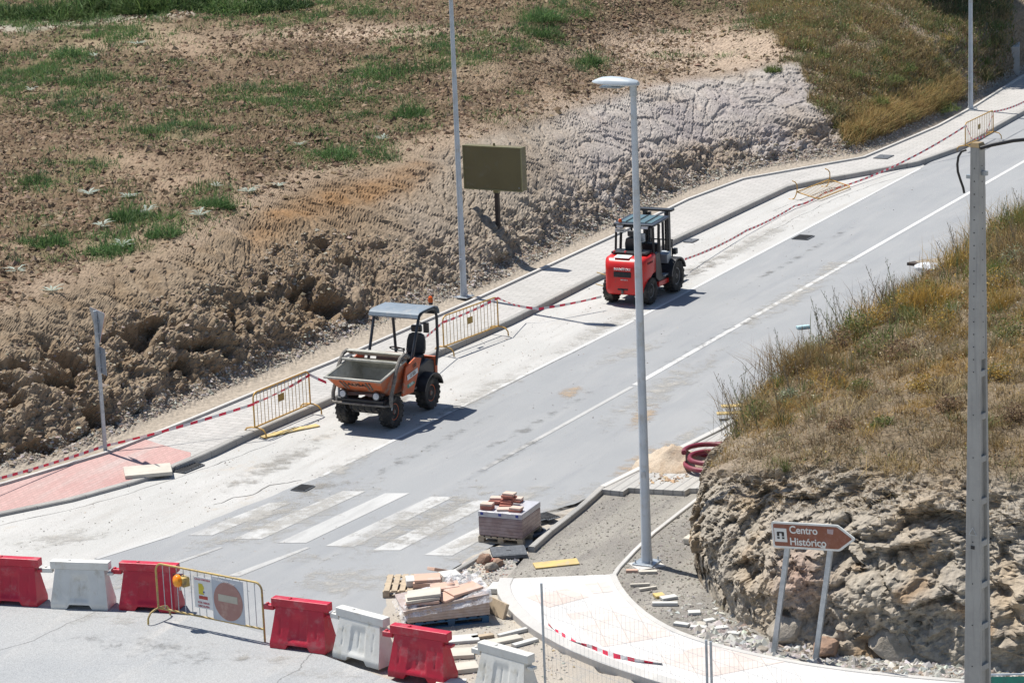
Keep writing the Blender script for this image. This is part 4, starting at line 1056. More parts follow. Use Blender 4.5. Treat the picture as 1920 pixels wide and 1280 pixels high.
# ---- street lamps ---------------------------------------------------
def street_lamp(label, loc, head_dir, Hh=9.0, rb=.105, rt=.05, plinth=.14):
    t = thing('street_lamp', label, 'street lamp', loc, math.atan2(head_dir.y, head_dir.x), 'grey steel street lamps')
    b = MB(); b.tube([(0,0,.02), (0,0,.35), (0,0,Hh*.5), (0,0,Hh)], rb, 20, r2=rt)
    for k, z in ((0, .35), (1, Hh*.5)): pass
    b.build('pole', M['lamp_paint'], t, smooth=True)
    b = MB(); b.box((0,0,.015), (.42,.42,.03)); b.build('base_plate', M['galv'], t, bevel=.004)
    for sx in (-1, 1):
        for sy in (-1, 1):
            b = MB(); b.tube([(sx*.16, sy*.16, .02), (sx*.16, sy*.16, .10)], .014, 8); b.build('bolt', M['galv'], t)
    for k in range(4):
        a = R(45+90*k); b = MB(); b.add([(rb*.9*math.cos(a), rb*.9*math.sin(a), .03), (.19*math.cos(a), .19*math.sin(a), .03), (rb*.9*math.cos(a), rb*.9*math.sin(a), .17)], [(0,1,2)])
    b = MB(); b.box((0, -rb*.9, .9), (.085, .03, .32)); b.build('service_door', M['lamp_paint'], t, bevel=.004)
    # cobra head
    secs = []
    n = 18; Lh = .92
    prof = [(-.10,.07,.07,.0),(-.06,.11,.10,.0),(.05,.14,.125,.0),(.25,.165,.15,.0),(.45,.175,.15,.0),(.62,.16,.12,0),(.74,.11,.06,0),(.80,.04,.02,0)]
    vs = []
    for x, hy, hz, dz in prof:
        for k in range(n):
            a = 2*math.pi*k/n; zz = math.sin(a)*hz*(.78 if math.sin(a) > 0 else .30)
            vs.append(Vector((x, math.cos(a)*hy, Hh+.03+zz+x*.03)))
    fs = [(i*n+k, i*n+(k+1) % n, (i+1)*n+(k+1) % n, (i+1)*n+k) for i in range(len(prof)-1) for k in range(n)]+[tuple(range(n)), tuple((len(prof)-1)*n+k for k in range(n))]
    b = MB(); b.add(vs, fs); h = b.build('lamp_head', M['lamp_head'], t, smooth=True)
    b = MB(); b.box((.42, 0, Hh-.03), (.42, .22, .03)); b.build('lens', M['glass_dull'], h, bevel=.01)
    b = MB(); b.tube([(0,0,Hh-.18), (0,0,Hh+.02)], rt+.012, 14); b.build('collar', M['galv'], h, smooth=True)
    return t
p = P(1213, 1058); near = street_lamp('tall grey street lamp with its head in view, standing on the works ground', (p.x, p.y, .03), -RPER, 9.0, rb=.115, rt=.055)
b = MB()
b.box((-.02, .112-.02, 1.75), (.08, .02, .12))
b.build('sticker', M['galv'], near)
p = P(870, 556, .15); street_lamp('tall grey street lamp at the foot of the bank, right of the dumper', (p.x, p.y, .14), RPER, 9.0)
p = P(1820, 206, .15); street_lamp('distant grey street lamp behind the far yellow barrier', (p.x, p.y, .14), RPER, 9.0)
p = P(1213, 1060); b = MB(); b.box((p.x, p.y, .0), (.55, .5, .06), Matrix.Rotation(.4, 3, 'Z')); o = b.build('concrete_footing', M['kerb_white'], bevel=.01); tag(o, 'square concrete footing under the nearest street lamp', 'footing')

# ---- advertising cabinet on a post -------------------------------------
p = P(937, 492, .15); t = thing('sign_cabinet', 'olive blank sign cabinet raised on a dark post against the cut bank', 'billboard', (p.x, p.y, .15), R(-29))
b = MB(); b.box((0, 0, 1.05), (.11, .11, 2.1)); b.build('post', M['rust_post'], t)
b = MB(); b.box((-.03, 0, 2.72), (1.86, .30, 1.24)); cab = b.build('cabinet', M['olive'], t, bevel=.012)
b = MB()
for x0, z0, dx, dz in ((-.03, 3.332, 1.88, .03), (-.03, 2.108, 1.88, .03)): b.box((x0, -.148, z0), (dx, .03, dz))
for x0 in (-.955, .895): b.box((x0, -.148, 2.72), (.03, .03, 1.19))
b.build('edge_trim', M['olive_edge'], cab)
b = MB(); b.tube([(-.03, 0, 3.34), (-.03, 0, 3.42)], .03, 8); b.build('cap', M['olive'], cab)
b = MB(); b.lathe([(.018, 0), (.018, .006)], Mx((.80, -.152, 2.2), z=(0,-1,0)), n=10); b.build('lock', M['galv'], cab)
b = MB(); b.box((0, 0, 2.06), (.16, .14, .10)); b.build('bracket', M['olive_edge'], t)

# ---- traffic sign seen from behind --------------------------------------
p = P(198, 850, .12); t = thing('traffic_sign', 'yield sign seen from behind with a small plate below it, by the red pavement', 'traffic sign', (p.x, p.y, .12), R(-60))
b = MB(); b.box((0, 0, 1.6), (.05, .08, 3.2)); b.build('post', M['galv'], t, bevel=.006)
tri = [(-.45,.39),(.45,.39),(0,-.39)]
def rounded(poly, r, n=4):
    out = []
    N = len(poly)
    for i in range(N):
        p0, p1, p2 = (Vector(poly[(i+k-1) % N]) for k in range(3))
        a = p1+(p0-p1).normalized()*r; c_ = p1+(p2-p1).normalized()*r
        for k in range(n+1):
            u = k/n; q = a.lerp(p1, u).lerp(p1.lerp(c_, u), u); out.append((q.x, q.y))
    return out
b = MB(); b.prism(rounded(tri, .08), -.004, .004, Matrix.Translation((0, .05, 2.82))@FR); pl = b.build('yield_plate', M['galv'], t)
b = MB(); b.prism(rounded(tri, .08), .0, .004, Matrix.Translation((0, .0595, 2.82))@FR@Matrix.Scale(.995, 4)); b.build('red_face', pm('yield_red', (.45, .03, .03)), pl)
b = MB(); b.prism(rounded([(-.30,.30),(.30,.30),(0,-.23)], .05), .0, .003, Matrix.Translation((0, .0635, 2.82))@FR); b.build('white_face', M['white_sign'], pl)
b = MB(); b.box((0, .05, 2.10), (.60, .006, .60)); pl = b.build('small_plate', M['galv'], t, bevel=.002)
b = MB(); b.box((0, .0555, 2.10), (.58, .003, .58)); b.build('plate_face', M['white_sign'], pl)
for z in (2.25, 1.95, 2.95, 2.7):
    b = MB(); b.box((0, .035, z), (.12, .03, .04)); b.build('clamp', M['galv'], t)

# ---- brown direction sign ------------------------------------------------
pa, pb = P(1450, 1226), P(1528, 1240); c = (pa+pb)/2; d = pb-pa
t = thing('direction_sign', 'brown arrow sign reading Centro Histórico on two leaning posts before the mound', 'road sign', (c.x, c.y, 0), math.atan2(d.y, d.x))
hs = d.length/2; tl_ = .34
for s_ in (-1, 1):
    b = MB(); b.hexa([(s_*hs-.045,-.03,-.05),(s_*hs+.045,-.03,-.05),(s_*hs+.045,.03,-.05),(s_*hs-.045,.03,-.05),(s_*hs-.045+tl_,-.03,2.15),(s_*hs+.045+tl_,-.03,2.15),(s_*hs+.045+tl_,.03,2.15),(s_*hs-.045+tl_,.03,2.15)])
    b.build('post', M['galv'], t, bevel=.005)
Mp = Matrix.Translation((tl_+.01, -.045, 2.21))@Matrix.Rotation(R(-5), 4, 'Y')@FR
W, Hs = 1.52, .45
out = rounded([(-.70,-Hs/2),(.55,-Hs/2),(.86,0),(.55,Hs/2),(-.70,Hs/2)], .04)
inn = rounded([(-.665,-Hs/2+.035),(.53,-Hs/2+.035),(.80,0),(.53,Hs/2-.035),(-.665,Hs/2-.035)], .03)
b = MB(); b.prism(out, -.015, .010, Mp); pn = b.build('panel', M['white_sign'], t)
b = MB(); b.prism(inn, .010, .0125, Mp); b.build('brown_face', M['brown_sign'], pn)
def on_panel(x, y, z=.0125): return Mp@Matrix.Translation((x, y, z))
text('lettering', 'Centro', .18, M['white_sign'], pn, on_panel(-.365, .098, .0155), .002, 'LEFT', 1.0)
text('lettering', 'Histórico', .18, M['white_sign'], pn, on_panel(-.375, -.105, .0155), .002, 'LEFT', 1.0)
b = MB(); b.box((0,0,0), (.235,.235,.003)); b.v = [on_panel(-.535, 0, .0145)@Vector(v) for v in b.v]; b.build('pictogram_panel', M['white_sign'], pn)
b = MB()
for bx in ((-.045,.015,.045,.07),(.045,.015,.045,.07),(0,.045,.13,.025),(-.045,-.05,.045,.03),(.045,-.05,.045,.03)):
    b2 = MB(); b2.box((bx[0], bx[1], 0), (bx[2], bx[3], .003)); b.add([on_panel(-.535, 0, .0175)@Vector(v) for v in b2.v], b2.f)
b.build('pictogram', M['black_txt'], pn)
b = MB(); b2 = MB(); b2.prism([(-.05,-.03),(.05,-.04),(.07,.05),(.0,.045),(-.05,.05)], 0, .002); b.add([on_panel(.40, .10, .0130)@Vector(v) for v in b2.v], b2.f); b.build('old_sticker', pm('torn_sticker', (.45,.35,.36)), pn)
b = MB(); b2 = MB(); b2.prism([(-.04,-.012),(.045,-.015),(.05,.012),(-.05,.018)], 0, .002); b.add([on_panel(.24, -.172, .0130)@Vector(v) for v in b2.v], b2.f); b.build('old_sticker', M['white_sign'], pn)

# ---- reinforced concrete utility pole ---------------------------------------
p = P(1833, 1515); Hp = 9.75
t = thing('utility_pole', 'slim concrete utility pole with rungs and bolt holes in the right foreground', 'utility pole', (p.x, p.y, 0), R(-40))
def wz(z): k = z/Hp; return .30+(.135-.30)*k, .34+(.17-.34)*k    # width of flange (x), depth (y)
def seg(z0, z1, fx):    # fx(w,d)-> 4 corner pts
    w0, d0 = wz(z0); w1, d1 = wz(z1)
    return [Vector((*q, z0)) for q in fx(w0, d0)]+[Vector((*q, z1)) for q in fx(w1, d1)]
b = MB()
ft = lambda w_: .26
for s_ in (-1, 1):
    def fl(w_, d_, s_=s_):
        y0 = s_*d_/2; y1 = s_*(d_/2-.05); ys = sorted((y0, y1)); return [(-w_/2, ys[0]), (w_/2, ys[0]), (w_/2, ys[1]), (-w_/2, ys[1])]
    b.hexa(seg(-.1, Hp, fl))
# web (recessed) below the solid head
def web(w_, d_): return [(-w_/2+.05, -d_/2+.045), (w_/2-.055, -d_/2+.045), (w_/2-.055, d_/2-.045), (-w_/2+.05, d_/2-.045)]
b.hexa(seg(-.1, Hp-3.0, web))
def solid(w_, d_): return [(-w_/2+.004, -d_/2+.045), (w_/2-.004, -d_/2+.045), (w_/2-.004, d_/2-.045), (-w_/2+.004, d_/2-.07)]
b.hexa(seg(Hp-3.0, Hp-.003, solid))
z = .3
while z < Hp-3.1:
    def rung(w_, d_): return [(-w_/2+.008, -d_/2+.045), (w_/2-.008, -d_/2+.045), (w_/2-.008, d_/2-.045), (-w_/2+.008, d_/2-.045)]
    b.hexa(seg(z, z+.09, rung)); z += .62
b.build('shaft', M['pole_c'], t, bevel=.006)
hm = M['black_matt']; z = 1.0
while z < Hp-.15:
    b = MB()
    d_ = wz(z)[1]; w_ = wz(z)[0]
    b.lathe([(.009, 0), (.009, .004)], Mx((0, -d_/2-.001, z), z=(0,-1,0)), n=10); b.build('bolt_hole', hm, t)
    z += .62 if z < Hp-3.4 else .18
z = Hp-2.9
while z < Hp-.15:
    w_ = wz(z)[0]; b = MB(); b.lathe([(.008, 0), (.008, .004)], Mx((w_/2-.003, 0, z), z=(1,0,0)), n=10); b.build('bolt_hole', hm, t); z += .22
d_ = wz(4.25)[1]
b = MB(); Mh = Matrix.Translation((0, -d_/2-.002, 4.25))@FR
b.prism([(-.07,-.05),(.07,-.05),(0,.07)], 0, .004, Mh); hz = b.build('hazard_mark', M['galv'], t)
b = MB(); b.prism([(-.052,-.04),(.052,-.04),(0,.05)], .004, .007, Mh); b.prism([(-.006,.018),(.010,.018),(.003,.0),(.014,.0),(-.008,-.03),(-.002,-.006),(-.012,-.006)], .007, .009, Mh)
b.build('hazard_bolt', pm('hazard_grey', (.26,.26,.25)), hz)
b = MB(); b.box((0, -wz(4.0)[1]/2-.004, 4.02), (.06, .006, .05)); b.build('number_tag', M['black_matt'], t)
b = MB(); b.hexa([Vector((-.075,-.09,Hp)), Vector((.075,-.09,Hp)), Vector((.075,.09,Hp)), Vector((-.075,.09,Hp)), Vector((-.06,-.07,Hp+.06)), Vector((.05,-.07,Hp+.06)), Vector((.05,.07,Hp+.06)), Vector((-.06,.07,Hp+.06))]); b.build('cap', pm('ochre_cap', (.28,.20,.10)), t)
b = MB(); w_ = wz(Hp-.35)[0]; b.box((-w_/2-.03, -.04, Hp-.42), (.09, .05, .05)); b.build('cable_bracket', M['galv'], t); b = MB(); b.box((w_/2+.03, 0, Hp-.36), (.10, .05, .06)); b.build('cable_bracket', M['galv'], t)
top = Vector((p.x, p.y, 0))
def ptat(px, py, y):      # world point on the vertical plane at depth y
    d = fw + RX*((px-960)/F_PX) + UY*((640-py)/F_PX); return CAMP+d*((y)/d.y)
yb = p.y-.1
cp_ = [ptat(1838, 278, yb), ptat(1860, 272, yb), ptat(1900, 264, yb), ptat(1960, 258, yb), ptat(2060, 252, yb), ptat(2300, 246, yb), ptat(2700, 250, yb)]
b = MB(); b.tube(cp_, .026, 8); o = b.build('overhead_cable', M['cable'], smooth=True); tag(o, 'thick black cable leaving the concrete pole to the right', 'cable')
lp = [ptat(*q, yb-.05) for q in ((1812,281),(1803,284),(1797,294),(1795,308),(1796,322),(1801,338),(1806,352),(1808,362))]
b = MB(); b.tube(lp, .017, 8); o = b.build('cable_loop', M['cable'], smooth=True); tag(o, 'black cable loop bulging left of the concrete pole near its top', 'cable')

# ---- mesh fence -----------------------------------------------------------
fa, fb = P(1015, 1093, 2.0), P(1324, 1199, 2.0)
def mesh_panel(label, A, B, z0=.1, z1=2.0):
    A = Vector((A.x, A.y, 0)); B = Vector((B.x, B.y, 0)); d = B-A; L = d.length
    t = thing('fence_panel', label, 'fence', A, math.atan2(d.y, d.x), 'temporary wire mesh fence panels')
    for x in (0, L):
        b = MB(); b.tube([(x,0,.02),(x,0,z1)], .021, 10); b.build('post', M['galv'], t, smooth=True)
    b = MB(); top_z = z1-.06
    nxs = int(L/.10)
    for i in range(1, nxs): b.tube([(L*i/nxs,0,z0),(L*i/nxs,0,top_z)], .0017, 3, cap=False)
    for j in range(9): zz = z0+(top_z-z0)*j/8; b.tube([(0,0,zz),(L,0,zz)], .002, 3, cap=False)
    b.build('wire_mesh', M['galv'], t)
    for x in (0.0, L):
        b = MB(); b.box((x, 0, .07), (.24, .62, .14), taper=.85); b.build('foot', M['kerb'], t, bevel=.02)
    return t
mesh_panel('wire mesh fence panel crossing in front of the curved white pavement', fa, fb)
fd = (fb-fa).normalized(); f2 = fb+fd*.10
mesh_panel('wire mesh fence panel at the bottom, just left of the concrete pole', f2, f2+fd*3.4)
f3 = f2+fd*3.5; t3 = mesh_panel('wire mesh fence panel running out past the bottom right corner', f3, f3+fd*3.4)
# green sheet on a low frame
p = P(1860, 1290, .0); t = thing('green_windbreak', 'dark green plastic sheet on a frame beside the concrete pole, bottom right corner', 'screen', (ptat(1853, 1264, 41.2)-Vector((0,0,1.0))), R(-4))
zb_ = -t.location.z
b = MB(); b.box((1.2, 0, (zb_+.96)/2), (2.4, .02, .96-zb_)); b.build('sheet', M['green_net'], t)
b = MB(); b.tube([(0,0,zb_),(0,0,1.0),(2.4,0,1.0),(2.4,0,zb_)], .018, 8)
b.build('frame', M['galv'], t)

# ================================================================== VEHICLES
def wheel(parent, x, y, r, w_, rim_m, side, hubr=.5, lugs=18):
    """agricultural-lug wheel at (x, y), side = +-1 outward"""
    t = MB(); Mw = Mx((x, y, r), z=(0, side, 0)); h = w_/2
    t.lathe([(r*hubr, -h*.8), (r*.70, -h), (r*.88, -h*.97), (r*.945, -h*.8), (r*.955, 0), (r*.945, h*.8), (r*.88, h*.97), (r*.70, h), (r*.60, h*.93), (r*hubr, h*.62)], Mw, n=40)
    for k in range(lugs):
        a = 2*math.pi*k/lugs
        for s_ in (-1, 1):
            aa = a+(s_ > 0)*math.pi/lugs
            # slanted lug from shoulder to centre
            p0 = []; 
            for (da, rr, hh) in ((-.05,.86,.98),(.05,.86,.98),(.20,.93,.0),(.10,.93,.0),(-.05,.965,.98),(.05,.965,.98),(.20,1.0,.0),(.10,1.0,.0)):
                p0.append(Mw@Vector((rr*r*math.cos(aa+da*1.6), rr*r*math.sin(aa+da*1.6), s_*hh*h)))
            t.hexa([p0[0], p0[1], p0[2], p0[3], p0[4], p0[5], p0[6], p0[7]])
    W_ = MB(); W_.lathe([(r*hubr*1.02, -h*.5), (r*hubr*1.04, h*.66), (r*hubr*.93, h*.62), (r*hubr*.80, h*.28), (r*hubr*.45, h*.30), (r*.16, h*.42), (r*.15, h*.62), (r*.02, h*.63)], Mw, n=28)
    tw = MB(); tw.lathe([(r*hubr, -h*.2), (r*hubr, 0)], Mw, n=8)
    wo = W_.build('wheel', rim_m, parent, smooth=True)
    t.build('tyre', M['tyre'], wo, smooth=True)
    hb = MB(); hb.lathe([(r*.13, h*.6), (r*.12, h*.72), (r*.05, h*.75)], Mw, n=14); hb.build('hub', M['mud_steel'], wo)
    return wo
def seat(parent, x, y, z, f=1, mt=None):
    mt = mt or M['black_m']
    b = MB(); b.box((x, y, z), (.46, .46, .12)); b.build('seat', mt, parent, bevel=.04, seg=3)
    b = MB()
    n = 10; vs = []
    prof = [(0,.22),(.12,.24),(.30,.23),(.44,.19),(.48,.10)]
    pts = [(-w_, h) for h, w_ in prof]+[(w_, h) for h, w_ in reversed(prof)]
    Mb = Matrix.Translation((x-f*.22, y, z+.05))@Matrix.Rotation(R(-10*f), 4, 'Y')@Matrix(((0,0,1,0),(1,0,0,0),(0,1,0,0),(0,0,0,1)))
    b.prism(pts, -.05, .05, Mb); b.build('backrest', mt, parent, bevel=.025, seg=3)
    b = MB(); b.box((x-f*.31, y, z+.62), (.09, .27, .16)); b.build('headrest', mt, parent, bevel=.03, seg=3)

# ---- orange site dumper ---------------------------------------------------
pf = (P(648, 795)+P(741, 799))/2; DH = R(-117.5); dfw = Vector((math.cos(DH), math.sin(DH), 0))
org = pf-dfw*.86
t = thing('dumper', 'orange compact site dumper with an empty cement-crusted skip and grey canopy', 'dumper', (org.x, org.y, .002), DH)
for x, r_ in ((.86, .37), (-.86, .38)):
    for s_ in (-1, 1): wheel(t, x, s_*.56, r_, .27, M['orange_m'], s_)
# chassis
b = MB(); b.box((0, 0, .52), (2.1, .46, .20)); b.box((.86, 0, .37), (.16, .86, .14)); b.box((-.86, 0, .38), (.16, .86, .14)); b.box((.30, 0, .40), (.35, .30, .22)); b.build('chassis', M['mud_steel'], t, bevel=.015)
b = MB(); b.box((1.18, 0, .64), (.16, 1.20, .13)); b.box((1.12, 0, .50), (.10, .7, .12)); b.build('front_beam', M['black_m'], t, bevel=.02)
b = MB(); b.tube([(1.24, -.72, .60), (1.30, -.66, .60), (1.31, 0, .60), (1.30, .66, .60), (1.24, .72, .60)], .028, 8); b.build('bumper', M['mud_steel'], t, smooth=True)
for k in range(6):
    y = -.42+.168*k; b = MB(); b.tube([(1.24, y, .58), (1.27, y+.03, .47), (1.20, y+.06, .40)], .016, 6); b.build('hydraulic_hose', M['black_matt'], t, smooth=True)
# skip: outer shell, inner shell
def skip_pts(hw_top, hw_bot, inset=0):
    i = inset
    prof = [(1.53-i*1.3, 1.22, hw_top-i), (1.24-i*.5, .94+i, hw_bot+.06-i), (.85, .72+i, hw_bot-i), (.18+i, .68+i, hw_bot-i), (-.02+i, 1.10, hw_top-i*1.0-.03), (.36+i, 1.42, hw_top-i)]
    return prof
def shell(prof):
    vs = []
    for x, z, h in prof: vs += [Vector((x, -h, z)), Vector((x, h, z))]
    return vs
po = skip_pts(.70, .52); pi_ = skip_pts(.70, .52, .03)
b = MB(); vo = shell(po); vi = shell(pi_); n = len(po)
fan = [(2,3,4),(2,4,5),(2,5,0),(2,0,1)]
fs = [(2*i, 2*i+1, 2*i+3, 2*i+2) for i in range(n-1)]+[tuple(2*k for k in f_) for f_ in fan]+[tuple(2*k+1 for k in f_) for f_ in fan]
b.add(vo, fs); sk = b.build('skip', pm('dusty_orange', (.50, .11, .03), (.40, .15, .08), 5, .6, dirt=(.40, .33, .27), dscale=3.5), t)
b = MB(); b.add(vi, fs); b.build('skip_lining', M['conc_stain'], sk)
b = MB()   # crusted rim round the opening
b.box((1.535, 0, 1.225), (.075, 1.46, .035))
for s_ in (-1, 1): b.tube([(1.54, s_*.71, 1.22), (.36, s_*.69, 1.42)], .03, 6)
b.build('rim', M['conc_stain'], sk, smooth=True)
# dried mortar heap left in the bottom
vs = []; gx, gy = 14, 14
for i in range(gx+1):
    for j in range(gy+1):
        x = .25+.95*i/gx; y = -.50+1.0*j/gy
        vs.append((x, y, .765+.10*math.exp(-((x-.5)/.4)**2-((y-.15)/.35)**2)+.018*math.sin(17*x+9*y)+.014*random.random()))
b = MB(); b.add(vs, [(i*(gy+1)+j, i*(gy+1)+j+1, (i+1)*(gy+1)+j+1, (i+1)*(gy+1)+j) for i in range(gx) for j in range(gy)])
b.build('dried_mortar', M['conc_stain'], sk, smooth=True)
# ribs on the front face and lettering
fn0 = Vector((1.53, 0, 1.22)); fn1 = Vector((1.24, 0, .94)); fdir = (fn1-fn0).normalized(); nrm = Vector((-fdir.z, 0, fdir.x)); nrm = nrm if nrm.x > 0 else -nrm
for y in (-.34, -.26, .26, .34):
    a0 = fn0+fdir*.10+nrm*.012; a1 = fn0+fdir*.40+nrm*.012
    b = MB(); b.tube([(a0.x, y*1.1, a0.z), (a1.x, y, a1.z)], .016, 6); b.build('rib', M['mud_steel'], sk)
Zc = nrm; Yc = -fdir; Xc = Yc.cross(Zc)
Mt = Matrix(((Xc.x,Yc.x,Zc.x,0),(Xc.y,Yc.y,Zc.y,0),(Xc.z,Yc.z,Zc.z,0),(0,0,0,1)))
c_ = fn0+fdir*.22+nrm*.006
text('lettering', 'AUSA', .155, M['black_txt'], sk, Matrix.Translation(c_)@Mt, .002, sx=1.25)
# side stickers (vehicle left)
def side_matrix(x, z, s_=1):
    # plane of the skip side: hw .70 at top -> .52 at bottom
    k = (z-.66)/(1.32-.66); y = (.52+.18*k+.012)*s_
    zc = Vector((0, s_, -.27)).normalized(); yc = Vector((0, .27*s_, 1)).normalized(); xc = yc.cross(zc)
    Mr = Matrix(((xc.x,yc.x,zc.x,0),(xc.y,yc.y,zc.y,0),(xc.z,yc.z,zc.z,0),(0,0,0,1)))
    return Matrix.Translation((x, y, z))@Mr
# orange side panels carrying the stickers
for s_ in (-1, 1):
    b = MB(); y0, y1 = s_*.695, s_*.735
    prof = [(.62,.66),(.10,.64),(-.30,1.34),(-.02,1.42),(.42,1.30)]
    b.add([Vector((x, y0+(.0 if z < 1 else s_*.02), z)) for x, z in prof]+[Vector((x, y1+(.0 if z < 1 else s_*.02), z)) for x, z in prof], [(0,1,2,3,4),(9,8,7,6,5)]+[(i,(i+1)%5,(i+1)%5+5,i+5) for i in range(5)])
    sp = b.build('side_panel', M['orange_m'], t, bevel=.01)
    if s_ == 1:
        Ms_ = Matrix.Translation((.16, .758, 1.08))@Matrix(((-1,0,0,0),(0,0,1,0),(0,1,0,0),(0,0,0,1)))@Matrix.Rotation(R(8), 4, 'Z')
        b = MB(); b.prism([(-.25,-.06),(.25,-.06),(.25,.06),(-.25,.06)], .0, .004, Ms_); b.build('white_sticker', M['sticker'], sp)
        text('lettering', '12 555', .10, M['black_txt'], sp, Ms_@Matrix.Translation((0, 0, .006)), .001)
        b = MB(); b.prism([(-.17,-.045),(.17,-.045),(.17,.045),(-.17,.045)], .0, .004, Matrix.Translation((.22, .738, .86))@Matrix(((-1,0,0,0),(0,0,1,0),(0,1,0,0),(0,0,0,1)))@Matrix.Rotation(R(8), 4, 'Z')); b.build('green_sticker', M['green_st'], sp)
        text('lettering', 'AUSA', .085, M['white_txt'], sp, Matrix.Translation((.22, .744, .86))@Matrix(((-1,0,0,0),(0,0,1,0),(0,1,0,0),(0,0,0,1)))@Matrix.Rotation(R(8), 4, 'Z'), .001)
        text('lettering', '150', .12, M['black_txt'], sp, Matrix.Translation((.06, .762, 1.25))@Matrix(((-1,0,0,0),(0,0,1,0),(0,1,0,0),(0,0,0,1)))@Matrix.Rotation(R(8), 4, 'Z'), .001)
# loading arms and cross bars behind the opening
for s_ in (-1, 1):
    y = s_*.745
    b = MB(); P0 = [(.28,1.50),(.46,1.60),(.66,1.55),(.86,1.34),(1.02,1.02),(1.16,.78),(1.18,.56)]
    b.tube([(x, y, z) for x, z in P0], .045, 8); b.build('lift_arm', M['mud_steel'], t, smooth=True)
    b = MB(); b.tube([(.98, y*.93, .95), (1.05, y*.9, .45)], .03, 8); b.build('hydraulic_ram', M['galv'], t, smooth=True)
b = MB()
pr = [(.24,1.46),(.30,1.57),(.42,1.625),(.54,1.61),(.53,1.585),(.42,1.60),(.32,1.55),(.265,1.455)]
b.prism([(x, z) for x, z in pr], -.74, .74, Matrix(((1,0,0,0),(0,0,1,0),(0,1,0,0),(0,0,0,1)))); b.build('cross_cover', M['conc_stain'], t, smooth=True)
b = MB(); b.tube([(.74,-.745,1.46), (.74,.745,1.46)], .034, 10); b.build('cross_tube', M['conc_stain'], t, smooth=True)
# headlights
for s_ in (-1, 1):
    b = MB(); b.lathe([(.07, 0), (.10, .06), (.105, .10), (.10, .11)], Mx((1.17, s_*.43, .79), z=(1,0,.15)), n=20); hl = b.build('headlight', M['black_m'], t, smooth=True)
    b = MB(); b.lathe([(.085, .10), (.07, .118), (.01, .125)], Mx((1.17, s_*.43, .79), z=(1,0,.15)), n=20); b.build('lens', M['light_lens'], hl, smooth=True)
# engine cover and operator station
b = MB(); b.prism([(-.15,.55),(-1.30,.55),(-1.36,.80),(-1.34,1.04),(-1.10,1.12),(-.62,1.06),(-.58,.86),(-.15,.80)], -.50, .50, Matrix(((1,0,0,0),(0,0,-1,0),(0,1,0,0),(0,0,0,1))))
b.build('engine_cover', M['black_m'], t, bevel=.03)
b = MB(); b.prism([(-1.30,.55),(-1.44,.62),(-1.46,.90),(-1.40,1.12),(-1.34,1.12)], -.52, .52, Matrix(((1,0,0,0),(0,0,-1,0),(0,1,0,0),(0,0,0,1)))); b.build('rear_panel', M['orange_m'], t, bevel=.015)
for s_ in (-1, 1):
    b = MB(); ri, ro = .42, .46; N_ = 14; vs = []
    for k in range(N_+1):
        a = R(15)+R(150)*k/N_
        for r_ in (ri, ro):
            for y in (s_*.44, s_*.74): vs.append(Vector((-.86+r_*math.cos(a), y, .40+r_*math.sin(a))))
    fs = []
    for k in range(N_): i = 4*k; fs += [(i,i+1,i+5,i+4),(i+2,i+3,i+7,i+6),(i,i+2,i+6,i+4),(i+1,i+3,i+7,i+5)]
    fs += [(0,1,3,2),(4*N_,4*N_+1,4*N_+3,4*N_+2)]
    b.add(vs, fs); b.build('fender', M['black_m'], t, smooth=True)
    b = MB(); b.box((-.05, s_*.45, .62), (.62, .24, .05)); b.build('footplate', M['mud_steel'], t, bevel=.01)
b = MB(); b.hexa([Vector(v) for v in ((-.28,-.38,.80),(.0,-.38,.80),(.0,.38,.80),(-.28,.38,.80),(-.42,-.32,1.36),(-.14,-.34,1.42),(-.14,.34,1.42),(-.42,.32,1.36))]); dsh = b.build('dashboard', M['black_m'], t, bevel=.03)
b = MB(); b.box((-.26, .05, 1.41), (.16, .46, .05), Matrix.Rotation(R(-12), 3, 'Y')); b.build('dash_panel', M['orange_m'], dsh, bevel=.015)
b = MB(); ring = [Matrix.Translation((-.52, 0, 1.45))@Matrix.Rotation(R(-28), 4, 'Y')@Vector((.17*math.cos(a), .17*math.sin(a), 0)) for a in np.linspace(0, 2*math.pi, 21)]
b.tube(ring, .016, 6, cap=False); b.tube([ring[3], (-.52, 0, 1.45)], .012, 6); b.tube([ring[13], (-.52, 0, 1.45)], .012, 6); b.tube([(-.52, 0, 1.45), (-.36, 0, 1.28)], .02, 6)
b.build('steering_wheel', M['black_m'], t, smooth=True)
for y in (.22, .30): b = MB(); b.tube([(-.38, y, 1.25), (-.45, y, 1.48)], .012, 6); b.lathe([(.022, 0), (.02, .04)], Mx((-.45, y, 1.46)), n=10); b.build('lever', M['black_m'], t)
seat(t, -.98, .10, 1.14)
